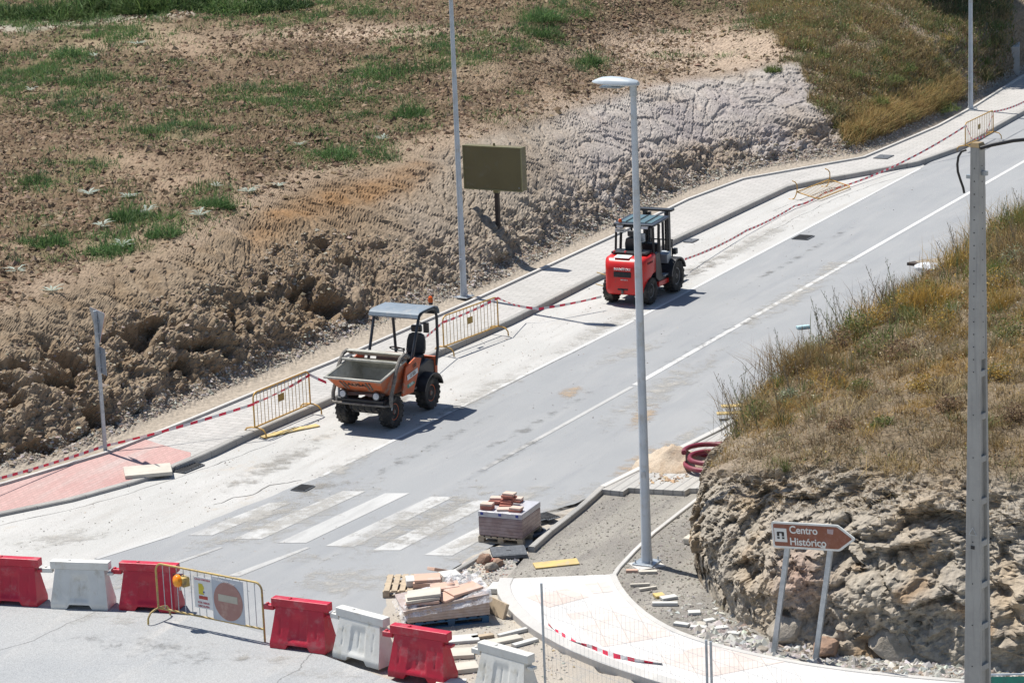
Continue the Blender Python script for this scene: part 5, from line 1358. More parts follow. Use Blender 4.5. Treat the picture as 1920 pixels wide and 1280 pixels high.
# roll-over frame and canopy
for s_ in (-1, 1):
    b = MB(); b.tube([(-.10, s_*.52, .80), (-.16, s_*.56, 1.25), (-.52, s_*.58, 2.12), (-.58, s_*.58, 2.23), (-.72, s_*.58, 2.29), (-1.20, s_*.58, 2.29), (-1.34, s_*.58, 2.22), (-1.40, s_*.58, 2.05), (-1.42, s_*.56, 1.3), (-1.38, s_*.52, .9)], .035, 10)
    b.build('roll_bar', M['frame_dark'], t, smooth=True)
b = MB(); b.tube([(-.56, -.58, 2.19), (-.56, .58, 2.19)], .03, 8); b.tube([(-1.38, -.58, 2.14), (-1.38, .58, 2.14)], .03, 8); b.build('cross_bar', M['frame_dark'], t)
cs = [(-.40,2.23),(-.43,2.30),(-.50,2.338),(-.66,2.352),(-1.20,2.35),(-1.36,2.31),(-1.43,2.22),(-1.44,2.14)]
b = MB(); b.prism(cs+[(x*.985-.012, z-.022) for x, z in reversed(cs)], -.64, .64, Matrix(((1,0,0,0),(0,0,-1,0),(0,1,0,0),(0,0,0,1)))); b.build('canopy', M['canopy'], t, smooth=True)
b = MB(); b.lathe([(.05, 0), (.055, .05)], Mx((-1.33, .48, 2.34)), n=14); bc = b.build('beacon', M['black_m'], t)
b = MB(); b.lathe([(.055, .05), (.058, .10), (.05, .17), (.02, .20)], Mx((-1.33, .48, 2.34)), n=16); b.build('beacon_lens', M['orange_lens'], bc, smooth=True)
b = MB(); b.box((-.60, .74, 1.98), (.05, .14, .24)); mr = b.build('mirror', M['black_m'], t, bevel=.015)
b = MB(); b.tube([(-.52, .60, 2.12), (-.58, .74, 2.08)], .010, 6); b.build('mirror_arm', M['black_m'], mr)

# ---- red rough-terrain forklift --------------------------------------------
ra = (P(1146, 565)+P(1219, 570))/2; FH = RANG+R(1); ffw = Vector((math.cos(FH), math.sin(FH), 0))
org = ra+ffw*.78
t = thing('forklift', 'red rough-terrain forklift seen from behind, partly hidden by the near street lamp', 'forklift', (org.x, org.y, .002), FH)
XZ = Matrix(((1,0,0,0),(0,0,-1,0),(0,1,0,0),(0,0,0,1)))
for s_ in (-1, 1):
    wheel(t, -.78, s_*.52, .36, .26, M['grey_rim'], s_)
    wheel(t, .78, s_*.58, .44, .32, M['grey_rim'], s_, lugs=16)
b = MB(); b.box((0, 0, .45), (2.0, .62, .22)); b.box((.78, 0, .44), (.2, .86, .18)); b.box((-.78, 0, .36), (.18, .80, .14)); b.build('chassis', M['black_matt'], t, bevel=.02)
# counterweight: cross sections (x, z0, z1, halfwidth), rounded corners
def rr(hw_, z0, z1, r, n=4):
    pts = []
    for cx, cz, a0 in ((hw_-r, z1-r, 0), (-hw_+r, z1-r, 90), (-hw_+r, z0+r, 180), (hw_-r, z0+r, 270)):
        for k in range(n+1):
            a = R(a0+90*k/n); pts.append((cx+r*math.cos(a), cz+r*math.sin(a)))
    return pts
secs = [(-1.26,.42,1.02,.36,.12),(-1.24,.34,1.10,.44,.14),(-1.17,.30,1.20,.52,.13),(-1.04,.30,1.26,.575,.12),(-.98,.52,1.28,.59,.10),(-.60,.74,1.30,.60,.09),(-.42,.76,1.32,.60,.09),(-.36,.78,1.28,.56,.09)]
vs = []
for x, z0, z1, hw_, r_ in secs: vs += [Vector((x, y, z)) for y, z in rr(hw_, z0, z1, r_)]
n = 20
b = MB(); b.add(vs, [(i*n+k, i*n+(k+1) % n, (i+1)*n+(k+1) % n, (i+1)*n+k) for i in range(len(secs)-1) for k in range(n)]+[tuple(range(n)), tuple((len(secs)-1)*n+k for k in range(n))])
cw = b.build('counterweight', M['red_m'], t, smooth=True)
b = MB(); b.box((-1.262, 0, .86), (.03, .50, .15)); b.build('grille', M['black_matt'], cw, bevel=.02)
RM = Matrix(((0,0,-1,0),(-1,0,0,0),(0,1,0,0),(0,0,0,1)))   # text facing -x
text('lettering', 'MANITOU', .085, M['white_txt'], cw, Matrix.Translation((-1.268, 0, 1.00))@RM, .010, sx=1.2)
text('lettering', 'MH 25-4', .045, M['white_txt'], cw, Matrix.Translation((-1.270, -.05, .72))@RM, .006, sx=1.2)
b = MB(); b.box((-1.262, .0, .46), (.02, .30, .05)); b.build('tow_slot', M['black_m'], cw, bevel=.01)
b = MB(); b.box((-1.275, .0, .40), (.06, .05, .10)); b.build('tow_pin', M['mud_steel'], cw)
for s_ in (-1, 1):
    b = MB(); b.box((-1.235, s_*.36, .71), (.02, .07, .04)); b.build('rear_reflector', M['orange_lens'], cw)
b = MB(); b.box((-1.0, .08, 1.288), (.26, .44, .012), Matrix.Rotation(R(-6), 3, 'Y')); b.build('hood_sticker', M['sticker'], cw)
b = MB(); b.box((-1.0, .18, 1.297), (.14, .10, .006), Matrix.Rotation(R(-6), 3, 'Y')); b.build('sticker_print', pm('cyan_print', (.40, .62, .62)), cw)
for k in range(4): b = MB(); b.box((-.92+.09*k, -.603, 1.12), (.045, .008, .05)); b.build('vent', M['black_matt'], cw)
b = MB(); b.box((-.62, 0, 1.345), (.42, 1.0, .06)); b.build('rear_shelf', M['black_m'], t, bevel=.015)
for y in (.42, .10): b = MB(); b.lathe([(.035, 0), (.035, .05), (.01, .06)], Mx((-.80, y, 1.34)), n=12); b.build('filler_cap', pm('cap_red', (.5, .05, .06)), t)
# side frames
for s_ in (-1, 1):
    b = MB(); b.prism([(-.40,.62),(-.10,.42),(.36,.42),(.36,.56),(.02,.62),(-.14,1.28),(-.40,1.28)], s_*.50, s_*.60, XZ); b.build('side_frame', M['black_m'], t, bevel=.015)
    b = MB(); b.prism([(-.30,.36),(.46,.36),(.46,.48),(-.30,.50)], s_*.56, s_*.63, XZ); b.build('step_panel', M['red_m'], t, bevel=.01)
    b = MB(); b.box((.20, s_*.52, .60), (.32, .26, .04)); b.build('footplate', M['galv'], t)
    # front fender arch
    ri, ro = .47, .52; N_ = 14; vs = []
    for k in range(N_+1):
        a = R(20)+R(150)*k/N_
        for r_ in (ri, ro):
            for y in (s_*.40, s_*.76): vs.append(Vector((.78+r_*math.cos(a), y, .44+r_*math.sin(a))))
    fs = []
    for k in range(N_): i = 4*k; fs += [(i,i+1,i+5,i+4),(i+2,i+3,i+7,i+6),(i,i+2,i+6,i+4),(i+1,i+3,i+7,i+5)]
    fs += [(0,1,3,2),(4*N_,4*N_+1,4*N_+3,4*N_+2)]
    b = MB(); b.add(vs, fs); b.build('fender', M['black_m'], t, smooth=True)
    # cab posts: rear and front
    b = MB(); b.tube([(-.42, s_*.55, 1.28), (-.38, s_*.53, 1.98)], .035, 4); b.build('cab_post', M['black_m'], t)
    b = MB(); b.tube([(.02, s_*.55, .62), (-.10, s_*.55, 1.30), (-.02, s_*.54, 2.0)], .040, 4); b.build('cab_post', M['black_m'], t)
    b = MB(); b.tube([(.62, s_*.50, .90), (.56, s_*.52, 2.02)], .032, 4); b.build('cab_post', M['black_m'], t)
    b = MB(); b.tube([(-.40, s_*.54, 2.02), (.60, s_*.52, 2.06)], .04, 4); b.build('roof_rail', M['black_m'], t)
b = MB(); b.box((.10, 0, 2.055), (1.14, 1.16, .05), Matrix.Rotation(R(-2), 3, 'Y')); rf = b.build('roof', M['frame_dark'], t, bevel=.02)
gm_ = pm('roof_glass', (.10, .16, .16), (.08, .13, .13), 3, .15)
b = MB(); b.box((.14, 0, 2.083), (.86, .92, .02), Matrix.Rotation(R(-2), 3, 'Y')); b.build('roof_window', gm_, rf, bevel=.005)
for y in (-.28, 0, .28): b = MB(); b.box((.14, y, 2.10), (.84, .03, .02), Matrix.Rotation(R(-2), 3, 'Y')); b.build('roof_slat', M['black_m'], rf)
for s_ in (-1, 1):
    b = MB(); b.box((-.50, s_*.36, 1.99), (.08, .22, .08)); wl_ = b.build('work_light', M['black_m'], t, bevel=.01)
    b = MB(); b.box((-.545, s_*.36, 1.99), (.008, .18, .06)); b.build('lens', M['light_lens'], wl_)
b = MB(); b.tube([(-.44, -.56, 1.985), (-.44, .56, 1.985)], .025, 6); b.build('cross_bar', M['black_m'], t)
b = MB(); b.lathe([(.045, 0), (.048, .03), (.046, .07), (.03, .09)], Mx((-.40, .40, 2.08)), n=14); b.build('beacon', M['orange_lens'], t, smooth=True)
b = MB(); b.box((-.41, .40, 1.86), (.02, .30, .10)); pl = b.build('rear_plate', M['white_sign'], t)
text('lettering', 'TODOTERRENO', .032, M['black_txt'], pl, Matrix.Translation((-.424, .40, 1.86))@RM, .001)
seat(t, -.22, 0, 1.20)
seat_ = None
b = MB(); b.box((.42, 0, 1.18), (.18, .70, .42)); b.build('dashboard', M['black_m'], t, bevel=.03)
b = MB(); ring = [Matrix.Translation((.22, .0, 1.52))@Matrix.Rotation(R(-32), 4, 'Y')@Vector((.17*math.cos(a), .17*math.sin(a), 0)) for a in np.linspace(0, 2*math.pi, 21)]
b.tube(ring, .015, 6, cap=False); b.tube([ring[4], (.22, 0, 1.52), ring[14]], .012, 6); b.tube([(.22, 0, 1.52), (.36, 0, 1.34)], .02, 6); b.build('steering_wheel', M['black_m'], t, smooth=True)
b = MB(); b.hexa([Vector(v) for v in ((.42,-.60,.84),(.66,-.60,.98),(.66,-.34,.98),(.42,-.34,.84),(.38,-.60,1.10),(.62,-.60,1.16),(.62,-.34,1.16),(.38,-.34,1.10))]); b.build('control_console', M['galv'], t, bevel=.02)
b = MB(); b.box((-.40, -.24, 1.70), (.04, .13, .22)); b.build('mirror', M['galv'], t, bevel=.01)
# mast
for s_ in (-1, 1):
    b = MB(); b.box((1.10, s_*.33, 1.16), (.15, .09, 2.02)); b.build('mast_upright', M['black_m'], t, bevel=.008)
    b = MB(); b.box((1.19, s_*.24, 1.12), (.10, .07, 1.90)); b.build('mast_inner', M['black_m'], t, bevel=.006)
    b = MB(); b.tube([(1.04, s_*.20, .40), (1.04, s_*.20, 2.0)], .035, 10); b.build('lift_ram', M['frame_dark'], t, smooth=True)
    b = MB(); b.hexa([Vector(v) for v in ((1.30,s_*.30-.06,.10),(2.35,s_*.30-.05,.10),(2.35,s_*.30+.05,.10),(1.30,s_*.30+.06,.10),(1.30,s_*.30-.06,.15),(2.35,s_*.30-.05,.12),(2.35,s_*.30+.05,.12),(1.30,s_*.30+.06,.15))]); b.box((1.30, s_*.30, .42), (.05, .12, .64)); b.build('fork', M['black_m'], t, bevel=.004)
b = MB(); b.box((1.12, 0, 2.16), (.22, .96, .06)); b.build('mast_head', M['black_m'], t, bevel=.01)
for z in (.62, .28): b = MB(); b.box((1.26, 0, z), (.06, .98, .10)); b.build('fork_carriage', M['black_m'], t, bevel=.008)
b = MB()
for y in (-.36, -.18, 0, .18, .36): b.box((1.27, y, .98), (.03, .03, .66))
b.box((1.27, 0, 1.31), (.03, .78, .03)); b.build('load_guard', M['black_m'], t)
b = MB(); b.box((1.08, -.52, 1.05), (.16, .12, .16)); b.build('headlight', M['black_m'], t, bevel=.02)
for z, y in ((.78, .70), (.46, .74)):
    b = MB(); b.tube([(-.98, .46, z-.05), (-1.0, y+.16, z+.04)], .014, 6); b.build('wooden_handle', M['wood'], t)

# ================================================================== MATERIALS ON SITE, DEBRIS, TAPE
def tagged(b, name, mats, label, cat, group=None, **k):
    o = b.build(name, mats, **k); return tag(o, label, cat, group)
def slab(name, label, cat, px, py, z, size, rz, mt, tilt=(0, 0), group=None, pz=None):
    """one loose slab, resting at height z"""
    p = P(px, py, z if pz is None else pz)
    b = MB(); b.box((0,0,size[2]/2), size)
    # slightly chipped outline
    for i in range(8): v = b.v[i]; b.v[i] = (v[0]*(1+random.uniform(-.02,.02)), v[1]*(1+random.uniform(-.03,.03)), v[2])
    o = b.build(name, mt, bevel=.004, seg=1); o.location = (p.x, p.y, z); o.rotation_euler = (tilt[0], tilt[1], rz)
    return tag(o, label, cat, group)
def pallet(parent, W, D, z, mt, rz=0):
    for k in range(7): b = MB(); b.box((-W/2+W*(k+.5)/7, 0, z+.125), (W/7*.72, D, .022)); b.build('deck_board', mt, parent)
    for y in (-D/2+.05, 0, D/2-.05):
        b = MB(); b.box((0, y, z+.105), (W, .10, .020)); b.build('stringer_board', mt, parent)
        b = MB(); b.box((0, y, z+.011), (W, .10, .022)); b.build('bottom_board', mt, parent)
        for x in (-W/2+.06, 0, W/2-.06): b = MB(); b.box((x, y, z+.0585), (.12, .10, .071)); b.build('block', mt, parent)
# --- wrapped stack of red pavers (beyond the crossing corner)
pa, pb = P(897, 1016), P(981, 1024); d = pb-pa; W_ = d.length; rz = math.atan2(d.y, d.x); dn = Vector((-d.y, d.x, 0)).normalized(); D_ = .95
c = (pa+pb)/2+dn*D_/2
t = thing('paver_pallet', 'shrink-wrapped pallet of reddish pavers with a white band, beyond the zebra crossing corner', 'pallet', (c.x, c.y, .004), rz)
pallet(t, W_, D_, 0, M['wood_pale'])
b = MB(); b.box((0, 0, .137+.19), (W_*.98, D_*.97, .38)); b.build('paver_stack', M['stack_red'], t, bevel=.02)
b = MB(); b.box((0, 0, .137+.435), (W_*.985, D_*.975, .11)); st = b.build('white_wrap', pm('wrap_white', (.50,.50,.52), (.42,.40,.42), 5, .3, bmp=.5, bscale=12), t, bevel=.015)
for x in (-.38, 0, .36): b = MB(); b.box((x, -D_*.488-.002, .137+.445), (.06, .004, .05)); b.build('blue_mark', M['blue_st'], st)
zt = .137+.492
R0 = Matrix.Rotation(rz, 3, 'Z')
lay = [(-.33,-.30,0,0),(-.33,-.30,1,0),(-.33,-.30,2,.06),(-.36,.08,0,.1),(-.30,.06,1,-.1),(-.05,-.05,0,.2),(-.05,.02,1,.05),(-.05,.05,2,-.1),(-.02,.10,3,.12),(-.04,.06,4,0),(-.02,.08,5,-.06),(-.32,.12,2,.2),(.26,-.28,0,.05),(.27,-.27,1,-.06),(.0,-.28,0,.3),(.02,.30,0,0),(.02,.32,1,.1)]
wh = ['left front', 'left front', 'left front', 'left', 'left', 'middle', 'middle', 'middle', 'tall middle', 'tall middle', 'tall middle', 'left', 'right front', 'right front', 'centre front', 'rear', 'rear']
for i, (x, y, k, a) in enumerate(lay):
    q = R0@Vector((x, y, 0))+c
    b = MB(); b.box((0,0,.0), (.24,.17,.040)); top_ = not any(abs(l[0]-x) < .12 and abs(l[1]-y) < .14 and l[2] > k for l in lay)
    o = b.build('paver', M['red_top'] if top_ else M['red_brick'], bevel=.004, seg=1); o.location = (q.x, q.y, .004+zt+.021+.041*k); o.rotation_euler = (0, 0, rz+a)
    tag(o, 'loose red paver piled on top of the shrink-wrapped red pallet', 'paver', 'loose pavers piled on the red pallet')
# --- collapsed stack of pale slabs on a blue pallet
pa, pb = P(768, 1196), P(903, 1158); d = pb-pa; W_ = 1.42; rz = R(12); 
pc = P(838, 1172)
t = thing('slab_pallet', 'slumped plastic-wrapped stack of pale pink slabs on a blue pallet behind the barriers', 'pallet', (pc.x, pc.y+.35, .004), rz)
pallet(t, 1.35, .85, 0, M['wood_blue'])
b = MB(); b.hexa([Vector(v) for v in ((-.78,-.42,.137),(.70,-.42,.137),(.70,.42,.137),(-.78,.42,.137),(-.86,-.46,.38),(.70,-.42,.53),(.70,.42,.53),(-.86,.44,.42))])
stk = b.build('slab_stack', M['stack_pink'], t, bevel=.015)
nx_, ny_ = 16, 10; vs = []
for i in range(nx_+1):
    for j in range(ny_+1):
        u = i/nx_; v = j/ny_; x = -.88+1.62*u; y = -.46+.92*v
        z = (.38+.15*u)+.02+.03*math.sin(7*u+4*v)*math.sin(9*v)+.02*random.random()
        if j == 0: z -= .16; y -= .04
        if i == 0: z -= .12; x -= .03
        vs.append((x, y, z))
b = MB(); b.add(vs, [(i*(ny_+1)+j, i*(ny_+1)+j+1, (i+1)*(ny_+1)+j+1, (i+1)*(ny_+1)+j) for i in range(nx_) for j in range(ny_)])
b.build('plastic_wrap', M['film'], t, smooth=True)
vs = []
for i in range(9):
    for j in range(7):
        vs.append((.05+.62*i/8, .12+.46*j/6, .58+.10*math.sin(i*1.7+j)*math.cos(j*1.3)+.05*random.random()))
b = MB(); b.add(vs, [(i*7+j, i*7+j+1, (i+1)*7+j+1, (i+1)*7+j) for i in range(8) for j in range(6)]); b.build('crumpled_film', M['film'], t, smooth=True)
Rz = Matrix.Rotation(rz, 3, 'Z'); base = Vector((pc.x, pc.y+.35, .004))
def on_stack(x, y, z, size, a, mt, label, tl=(0, 0)):
    q = base+Rz@Vector((x, y, 0)); b = MB(); b.box((0,0,size[2]/2), size); o = b.build('slab', mt, bevel=.004, seg=1)
    o.location = (q.x, q.y, .004+z); o.rotation_euler = (tl[0], tl[1], rz+a); tag(o, label, 'slab', 'slabs lying about the slumped stack')
on_stack(-.45, -.18, .43, (.60,.40,.05), -.25, M['pink_slab'], 'lower pink slab on the left of the slumped stack, under a cream one', (0, -.08))
on_stack(-.46, -.17, .49, (.60,.42,.05), -.12, M['cream_slab'], 'cream slab lying on top of the slumped stack, left side', (0, -.08))
on_stack(-.42, -.15, .545, (.60,.40,.05), -.20, M['cream_slab'], 'topmost cream slab of the pile on the slumped stack', (0, -.08))
on_stack(.30, -.10, .53, (.60,.40,.045), .30, M['pink_slab'], 'pink slab lying flat on the right of the slumped stack', (0, -.08))
on_stack(.02, .20, .52, (.50,.35,.045), -.10, M['pink_slab'], 'pink slab lying at the rear middle of the slumped stack', (0, -.08))
on_stack(-.02, -.22, .475, (.40,.38,.04), .5, M['pink_slab'], 'square pink slab lying at the front middle of the slumped stack', (0, -.08))
on_stack(.86, -.10, .0, (.06,.58,.28), .35, M['wood_pale'], 'pinkish slab standing on edge against the right end of the blue pallet', (0, .35))
# --- empty pallet with leftovers behind it
p = P(772, 1112); t = thing('wooden_pallet', 'empty slatted wooden pallet behind the slumped slab stack', 'pallet', (p.x, p.y+.25, .004), R(-3))
pallet(t, 1.0, .95, 0, M['wood_pale'])
pp = Vector((p.x, p.y+.25, .145))
for x, y, sz, a, mt, lab, tl, zz in ((-.02,-.15,(.16,.34,.12),.1,'white_slab','small white kerb block standing on the left of the empty pallet',(0,0),0),
    (.30,-.22,(.50,.42,.10),-.08,'pink_slab','thick pink block lying on the empty wooden pallet',(0,0),0),
    (.30,-.20,(.48,.40,.05),.05,'pink_slab','thin pink slab on top of the thick block on the empty pallet',(0,0),.103),
    (.70,.20,(.34,.34,.22),.35,'white_slab','white cube-like block beside the right end of the empty pallet',(0,0),-.145),
    (.62,.62,(.62,.42,.06),.3,'pink_slab','pink slab tilted up behind the white block',(-.25,.30),-.06)):
    b = MB(); b.box((0,0,sz[2]/2), sz); o = b.build('slab', M[mt], bevel=.005, seg=1); o.location = (pp.x+x, pp.y+y, pp.z+zz); o.rotation_euler = (tl[0], tl[1], a); tag(o, lab, 'slab', 'slabs lying about the slumped stack')
# --- loose slabs behind the last barriers
LS = [(865,1200,(.62,.34,.05),.12,'white_slab','broken white slab lying right behind the last red barrier'),(856,1228,(.60,.40,.07),.05,'cream_slab','cream slab with a pink edge behind the last red barrier, second from back'),
 (862,1256,(.62,.36,.08),.2,'cream_slab','cream slab between the last red and the last white barrier'),(846,1282,(.5,.3,.05),-.1,'white_slab','pale slab low between the last two barriers'),
 (962,1188,(.60,.09,.06),.55,'white_slab','narrow white strip slab on the sand right of the last white barrier'),(945,1202,(.62,.22,.05),.45,'cream_slab','cream strip slab on the sand beside the last white barrier'),
 (985,1206,(.50,.12,.05),.6,'white_slab','short white strip slab near the outer pavement kerb'),
 (929,1106,(.20,.42,.10),-.25,'white_slab','white block leaning against the outer kerb of the curved pavement'),
 (905,1195,(.40,.12,.05),.3,'wood_pale','thin brownish offcut lying right of the blue pallet')]
for x, y, sz, a, mt, lab in LS: slab('slab', lab, 'slab', x, y, .012, sz, a, M[mt], group='loose slabs on the sand')
# --- stones of the crushed edge (right of curved pavement)
LS = [(1200,1098,(.36,.05,.05),.0,'cream_slab','long thin cream strip nearest the lamp footing'),(1215,1105,(.34,.06,.05),.35,'cream_slab','slim cream strip lying askew below the lamp footing'),
 (1236,1118,(.18,.20,.05),.3,'wood','small yellow wooden offcut on the works ground'),(1254,1122,(.30,.16,.05),.35,'white_slab','rounded white slab piece right of the yellow offcut'),
 (1247,1134,(.46,.10,.06),-.12,'white_slab','long white slab piece below the yellow offcut'),(1302,1150,(.22,.16,.05),0,'white_slab','small white slab piece midway along the inner kerb'),
 (1185,1072,(.22,.08,.05),-.1,'pink_slab','pinkish block beside the lamp footing'),(1215,1074,(.34,.10,.05),-.05,'cream_slab','pale strip slab beside the lamp footing'),
 (1278,1172,(.28,.12,.05),-.5,'white_slab','white sliver slab close to the inner kerb'),(1330,1165,(.2,.12,.05),.4,'white_slab','white slab piece near the foot of the mound'),
 (1352,1180,(.24,.14,.06),.2,'white_slab','squarish white piece in the rubble by the inner kerb'),(1376,1190,(.22,.14,.06),-.4,'white_slab','tilted white piece in the rubble left of the brown sign'),
 (1310,1178,(.3,.12,.05),-.3,'white_slab','flat white piece at the start of the kerb rubble')]
for x, y, sz, a, mt, lab in LS: slab('slab_piece', lab, 'slab', x, y, .014, sz, a, M[mt], group='slab pieces by the inner kerb')
# kerb block lying by the mound
b = MB(); b.box((0,0,.07), (.75,.16,.13)); o = b.build('kerb_stone', M['cream_slab'], bevel=.03); p = P(1302, 1012); o.location = (p.x, p.y, .014); o.rotation_euler = (0,0,R(62)); tag(o, 'cream kerb stone lying alone beside the mound foot', 'kerb stone')
b = MB(); b.box((0,0,.05), (1.0,.62,.08)); o = b.build('loose_slab', M['cream_slab'], bevel=.006); p = P(278, 893); o.location = (p.x, p.y, .075); o.rotation_euler = (R(3),0,RANG-R(52)); tag(o, 'cream slab lying across the left kerb beside the red paving', 'slab')
# planks
def plank(label, px, py, L, W, rz, z=.006, mt='wood', tilt=0, pz=0):
    p = P(px, py, pz); b = MB()
    b.box((0,0,.012), (L, W, .024)); o = b.build('plank', M[mt], bevel=.002, seg=1); o.location = (p.x, p.y, pz+z); o.rotation_euler = (tilt, 0, rz); tag(o, label, 'plank', 'formwork planks lying about')
plank('yellow formwork plank lying on the grey sand bed', 1043, 1060, .85, .26, R(12), .03, tilt=R(6))
plank('yellow plank on the road under the kerb barrier, right one', 556, 806, 1.1, .20, R(32), .004)
plank('yellow plank on the road under the kerb barrier, left one', 530, 812, 1.1, .20, R(38), .010)
plank('yellow plank at the far side of the right pavement, upper one', 1392, 762, .95, .22, R(2), .02, pz=.12)
plank('yellow plank on the right pavement, lower one beside the weeds', 1384, 775, .95, .20, R(0), .008, pz=.12)
# ironwork
def iron(label, px, py, W, D, rz, bars, name='drain_grate', z=.006, h=.02):
    p = P(px, py); t = thing(name, label, 'drain cover', (p.x, p.y, z), rz)
    b = MB(); b.box((0,0,h/2), (W, D, h)); b.build('frame', M['drain'], t, bevel=.004)
    if bars:
        b = MB()
        for k in range(bars): b.box((-W/2+W*(k+.5)/bars, 0, h+.006), (W/bars*.5, D*.85, .012))
        b.build('bars', M['black_matt'], t)
    else:
        b = MB(); b.box((0, 0, h+.003), (W*.86, D*.86, .006)); b.build('lid', M['drain'], t, bevel=.004)
        b = MB(); b.box((0, 0, h+.008), (W*.14, D*.05, .004)); b.build('lift_slot', M['black_matt'], t)
    return t
iron('dark drain grate set in the parking lane left of the crossing', 568, 916, .42, .36, RANG, 7)
iron('dark drain grate in the road above the forklift', 1506, 446, .6, .5, RANG, 7)
iron('pair of dark drain grates beside the kerb near the wrapped pallet, left one', 1008, 972, .30, .48, RANG-R(25), 6, z=.02)
iron('pair of dark drain grates beside the kerb near the wrapped pallet, right one', 1026, 970, .30, .48, RANG-R(25), 6, z=.02)
iron('thick square cast iron cover lying on the ground before the wrapped pallet', 954, 1040, .66, .60, R(6), 0, 'manhole_cover', z=.02, h=.07)
iron('distant square manhole cover in the left pavement', 1657, 303, .7, .5, RANG, 0, 'manhole_cover', z=.152)
iron('flat grey grate lying against the kerb near the red paving', 352, 878, .7, .4, RANG-R(5), 9)
iron('small dark plate on the road beside the far part of the kerb', 1296, 452, .5, .3, RANG, 0, 'manhole_cover')
# manhole ring beside the pallet
p = P(996, 1002); t = thing('manhole_ring', 'dark open manhole ring half hidden behind the wrapped pallet', 'manhole', (p.x, p.y, .01), 0)
b = MB(); b.lathe([(.26,0),(.30,.03),(.30,.07),(.25,.08),(.24,.03),(.02,.03)], n=28); b.build('ring', M['drain'], t, smooth=True)
# rubble
def rock(name, label, px, py, r, mt, z=0, group=None, sq=(1,1,.75), seed=0, cat='stone', pz=None):
    rs_ = np.random.default_rng(seed); bm = bmesh.new(); bmesh.ops.create_icosphere(bm, subdivisions=3, radius=r)
    co = np.array([v.co[:] for v in bm.verts]); nz = fbm(co/r*1.0+seed*7.1, .9, 3)+.5*(worley(co/r*1.3+seed*3.3)-.5)
    pl = rs_.normal(size=(7, 3)); pl /= np.linalg.norm(pl, axis=1)[:, None]
    for v, n_ in zip(bm.verts, nz):
        v.co *= 1+.32*n_
        for q in pl:
            q = Vector(q); dd = v.co.dot(q)-r*.72
            if dd > 0: v.co -= q*dd*.85
        v.co.x *= sq[0]; v.co.y *= sq[1]; v.co.z *= sq[2]
    me = bpy.data.meshes.new(name); bm.to_mesh(me); bm.free(); me.materials.append(mt)
    o = bpy.data.objects.new(name, me); C.objects.link(o)
    p = P(px, py, z if pz is None else pz); o.location = (p.x, p.y, z+r*sq[2]*.55); o.rotation_euler = (0, 0, rs_.random()*6.28)
    return tag(o, label, cat, group)
for i, (x, y, r, mt, lab) in enumerate([(908,1054,.17,'rock_red','large pinkish grey rubble stone before the cast iron cover'),(922,1068,.13,'rock','grey rubble stone nearest the barriers before the iron cover'),(935,1060,.12,'rock_red','red-brown broken brick before the iron cover'),
    (925,1055,.09,'red_brick','small red brick chunk among the rubble before the iron cover'),(55/1.0,891,.10,'rust_post','dark lump of earth on the gravel left of the sign post'),
    (1430,1222,.10,'rock','pale stone touching the left post of the brown sign'),(1550,1228,.28,'rock_red','squat tan boulder at the right foot of the brown sign'),(1480,1200,.42,'rock','big pale boulder between the two posts of the brown sign'),
    (1500,1100,.46,'rock_red','large triangular reddish boulder bulging from the cliff behind the brown sign'),(1672,1225,.45,'rock','low rounded boulder at the cliff foot left of the concrete pole'),(1890,1240,.40,'rock','boulder at the cliff foot right of the concrete pole')]):
    rock('boulder' if r > .2 else 'stone', lab, x, y, r, M[mt], z=(.0 if y != 1100 else .75), seed=i+1, sq=(1,.8,1.2) if y == 1100 else (1,.9,.75), cat='rock')
def scatter_stones(name, poly, n, s0, s1, colsz, z=.012, mt='blade0', flat=.6, pw=2.2):
    pts = np.array([tuple(P(x, y, z))[:2] for x, y in poly]); lo, hi = pts.min(0), pts.max(0); out = []
    while len(out) < n:
        q = lo+(hi-lo)*rng.random((n*3, 2)); ins = np.zeros(len(q), bool)
        for (x1, y1), (x2, y2) in zip(pts, np.roll(pts, -1, 0)):
            cnd = ((y1 > q[:, 1]) != (y2 > q[:, 1]))&(q[:, 0] < (x2-x1)*(q[:, 1]-y1)/(y2-y1+1e-12)+x1); ins ^= cnd
        out += list(q[ins])
    b = np.array(out[:n]); b = np.concatenate([b, np.full((n, 1), z)], 1)
    return stones(name, b, s0+(s1-s0)*rng.random(n)**pw, pick(colsz, n), M[mt], flat)
PALEC = [(.46,.45,.42),(.40,.38,.35),(.34,.32,.29),(.50,.48,.45)]
scatter_stones('kerb_rubble', [(1300,1172),(1345,1165),(1400,1190),(1470,1215),(1440,1235),(1380,1222),(1310,1202)], 420, .03, .12, PALEC)
scatter_stones('kerb_rubble', [(1215,1130),(1300,1110),(1330,1140),(1345,1190),(1290,1180)], 120, .01, .06, PALEC)
scatter_stones('foot_rubble', [(1330,1120),(1420,1190),(1560,1225),(1800,1245),(2000,1260),(2000,1285),(1650,1262),(1450,1232),(1370,1200)], 1500, .012, .09, PALEC+[(.30,.25,.20)])
scatter_stones('demolition_rubble', [(832,1078),(905,1037),(990,1030),(935,1095),(860,1098)], 380, .012, .06, PALEC+[(.36,.22,.17)])
scatter_stones('sand_grains', [(940,1095),(1000,1026),(1110,932),(1300,915),(1225,1000),(1150,1080)], 1600, .008, .030, [(.26,.24,.21),(.32,.30,.27),(.18,.17,.15)])
scatter_stones('works_gravel', [(1150,1082),(1230,1000),(1315,935),(1310,1080),(1380,1180),(1300,1180),(1200,1150)], 1600, .008, .035, [(.28,.26,.23),(.36,.34,.30),(.20,.18,.16)])
scatter_stones('site_grit', [(740,1130),(900,1045),(940,1100),(1000,1190),(1090,1235),(1000,1330),(860,1330),(720,1180)], 1500, .006, .028, PALEC+[(.40,.30,.20)])
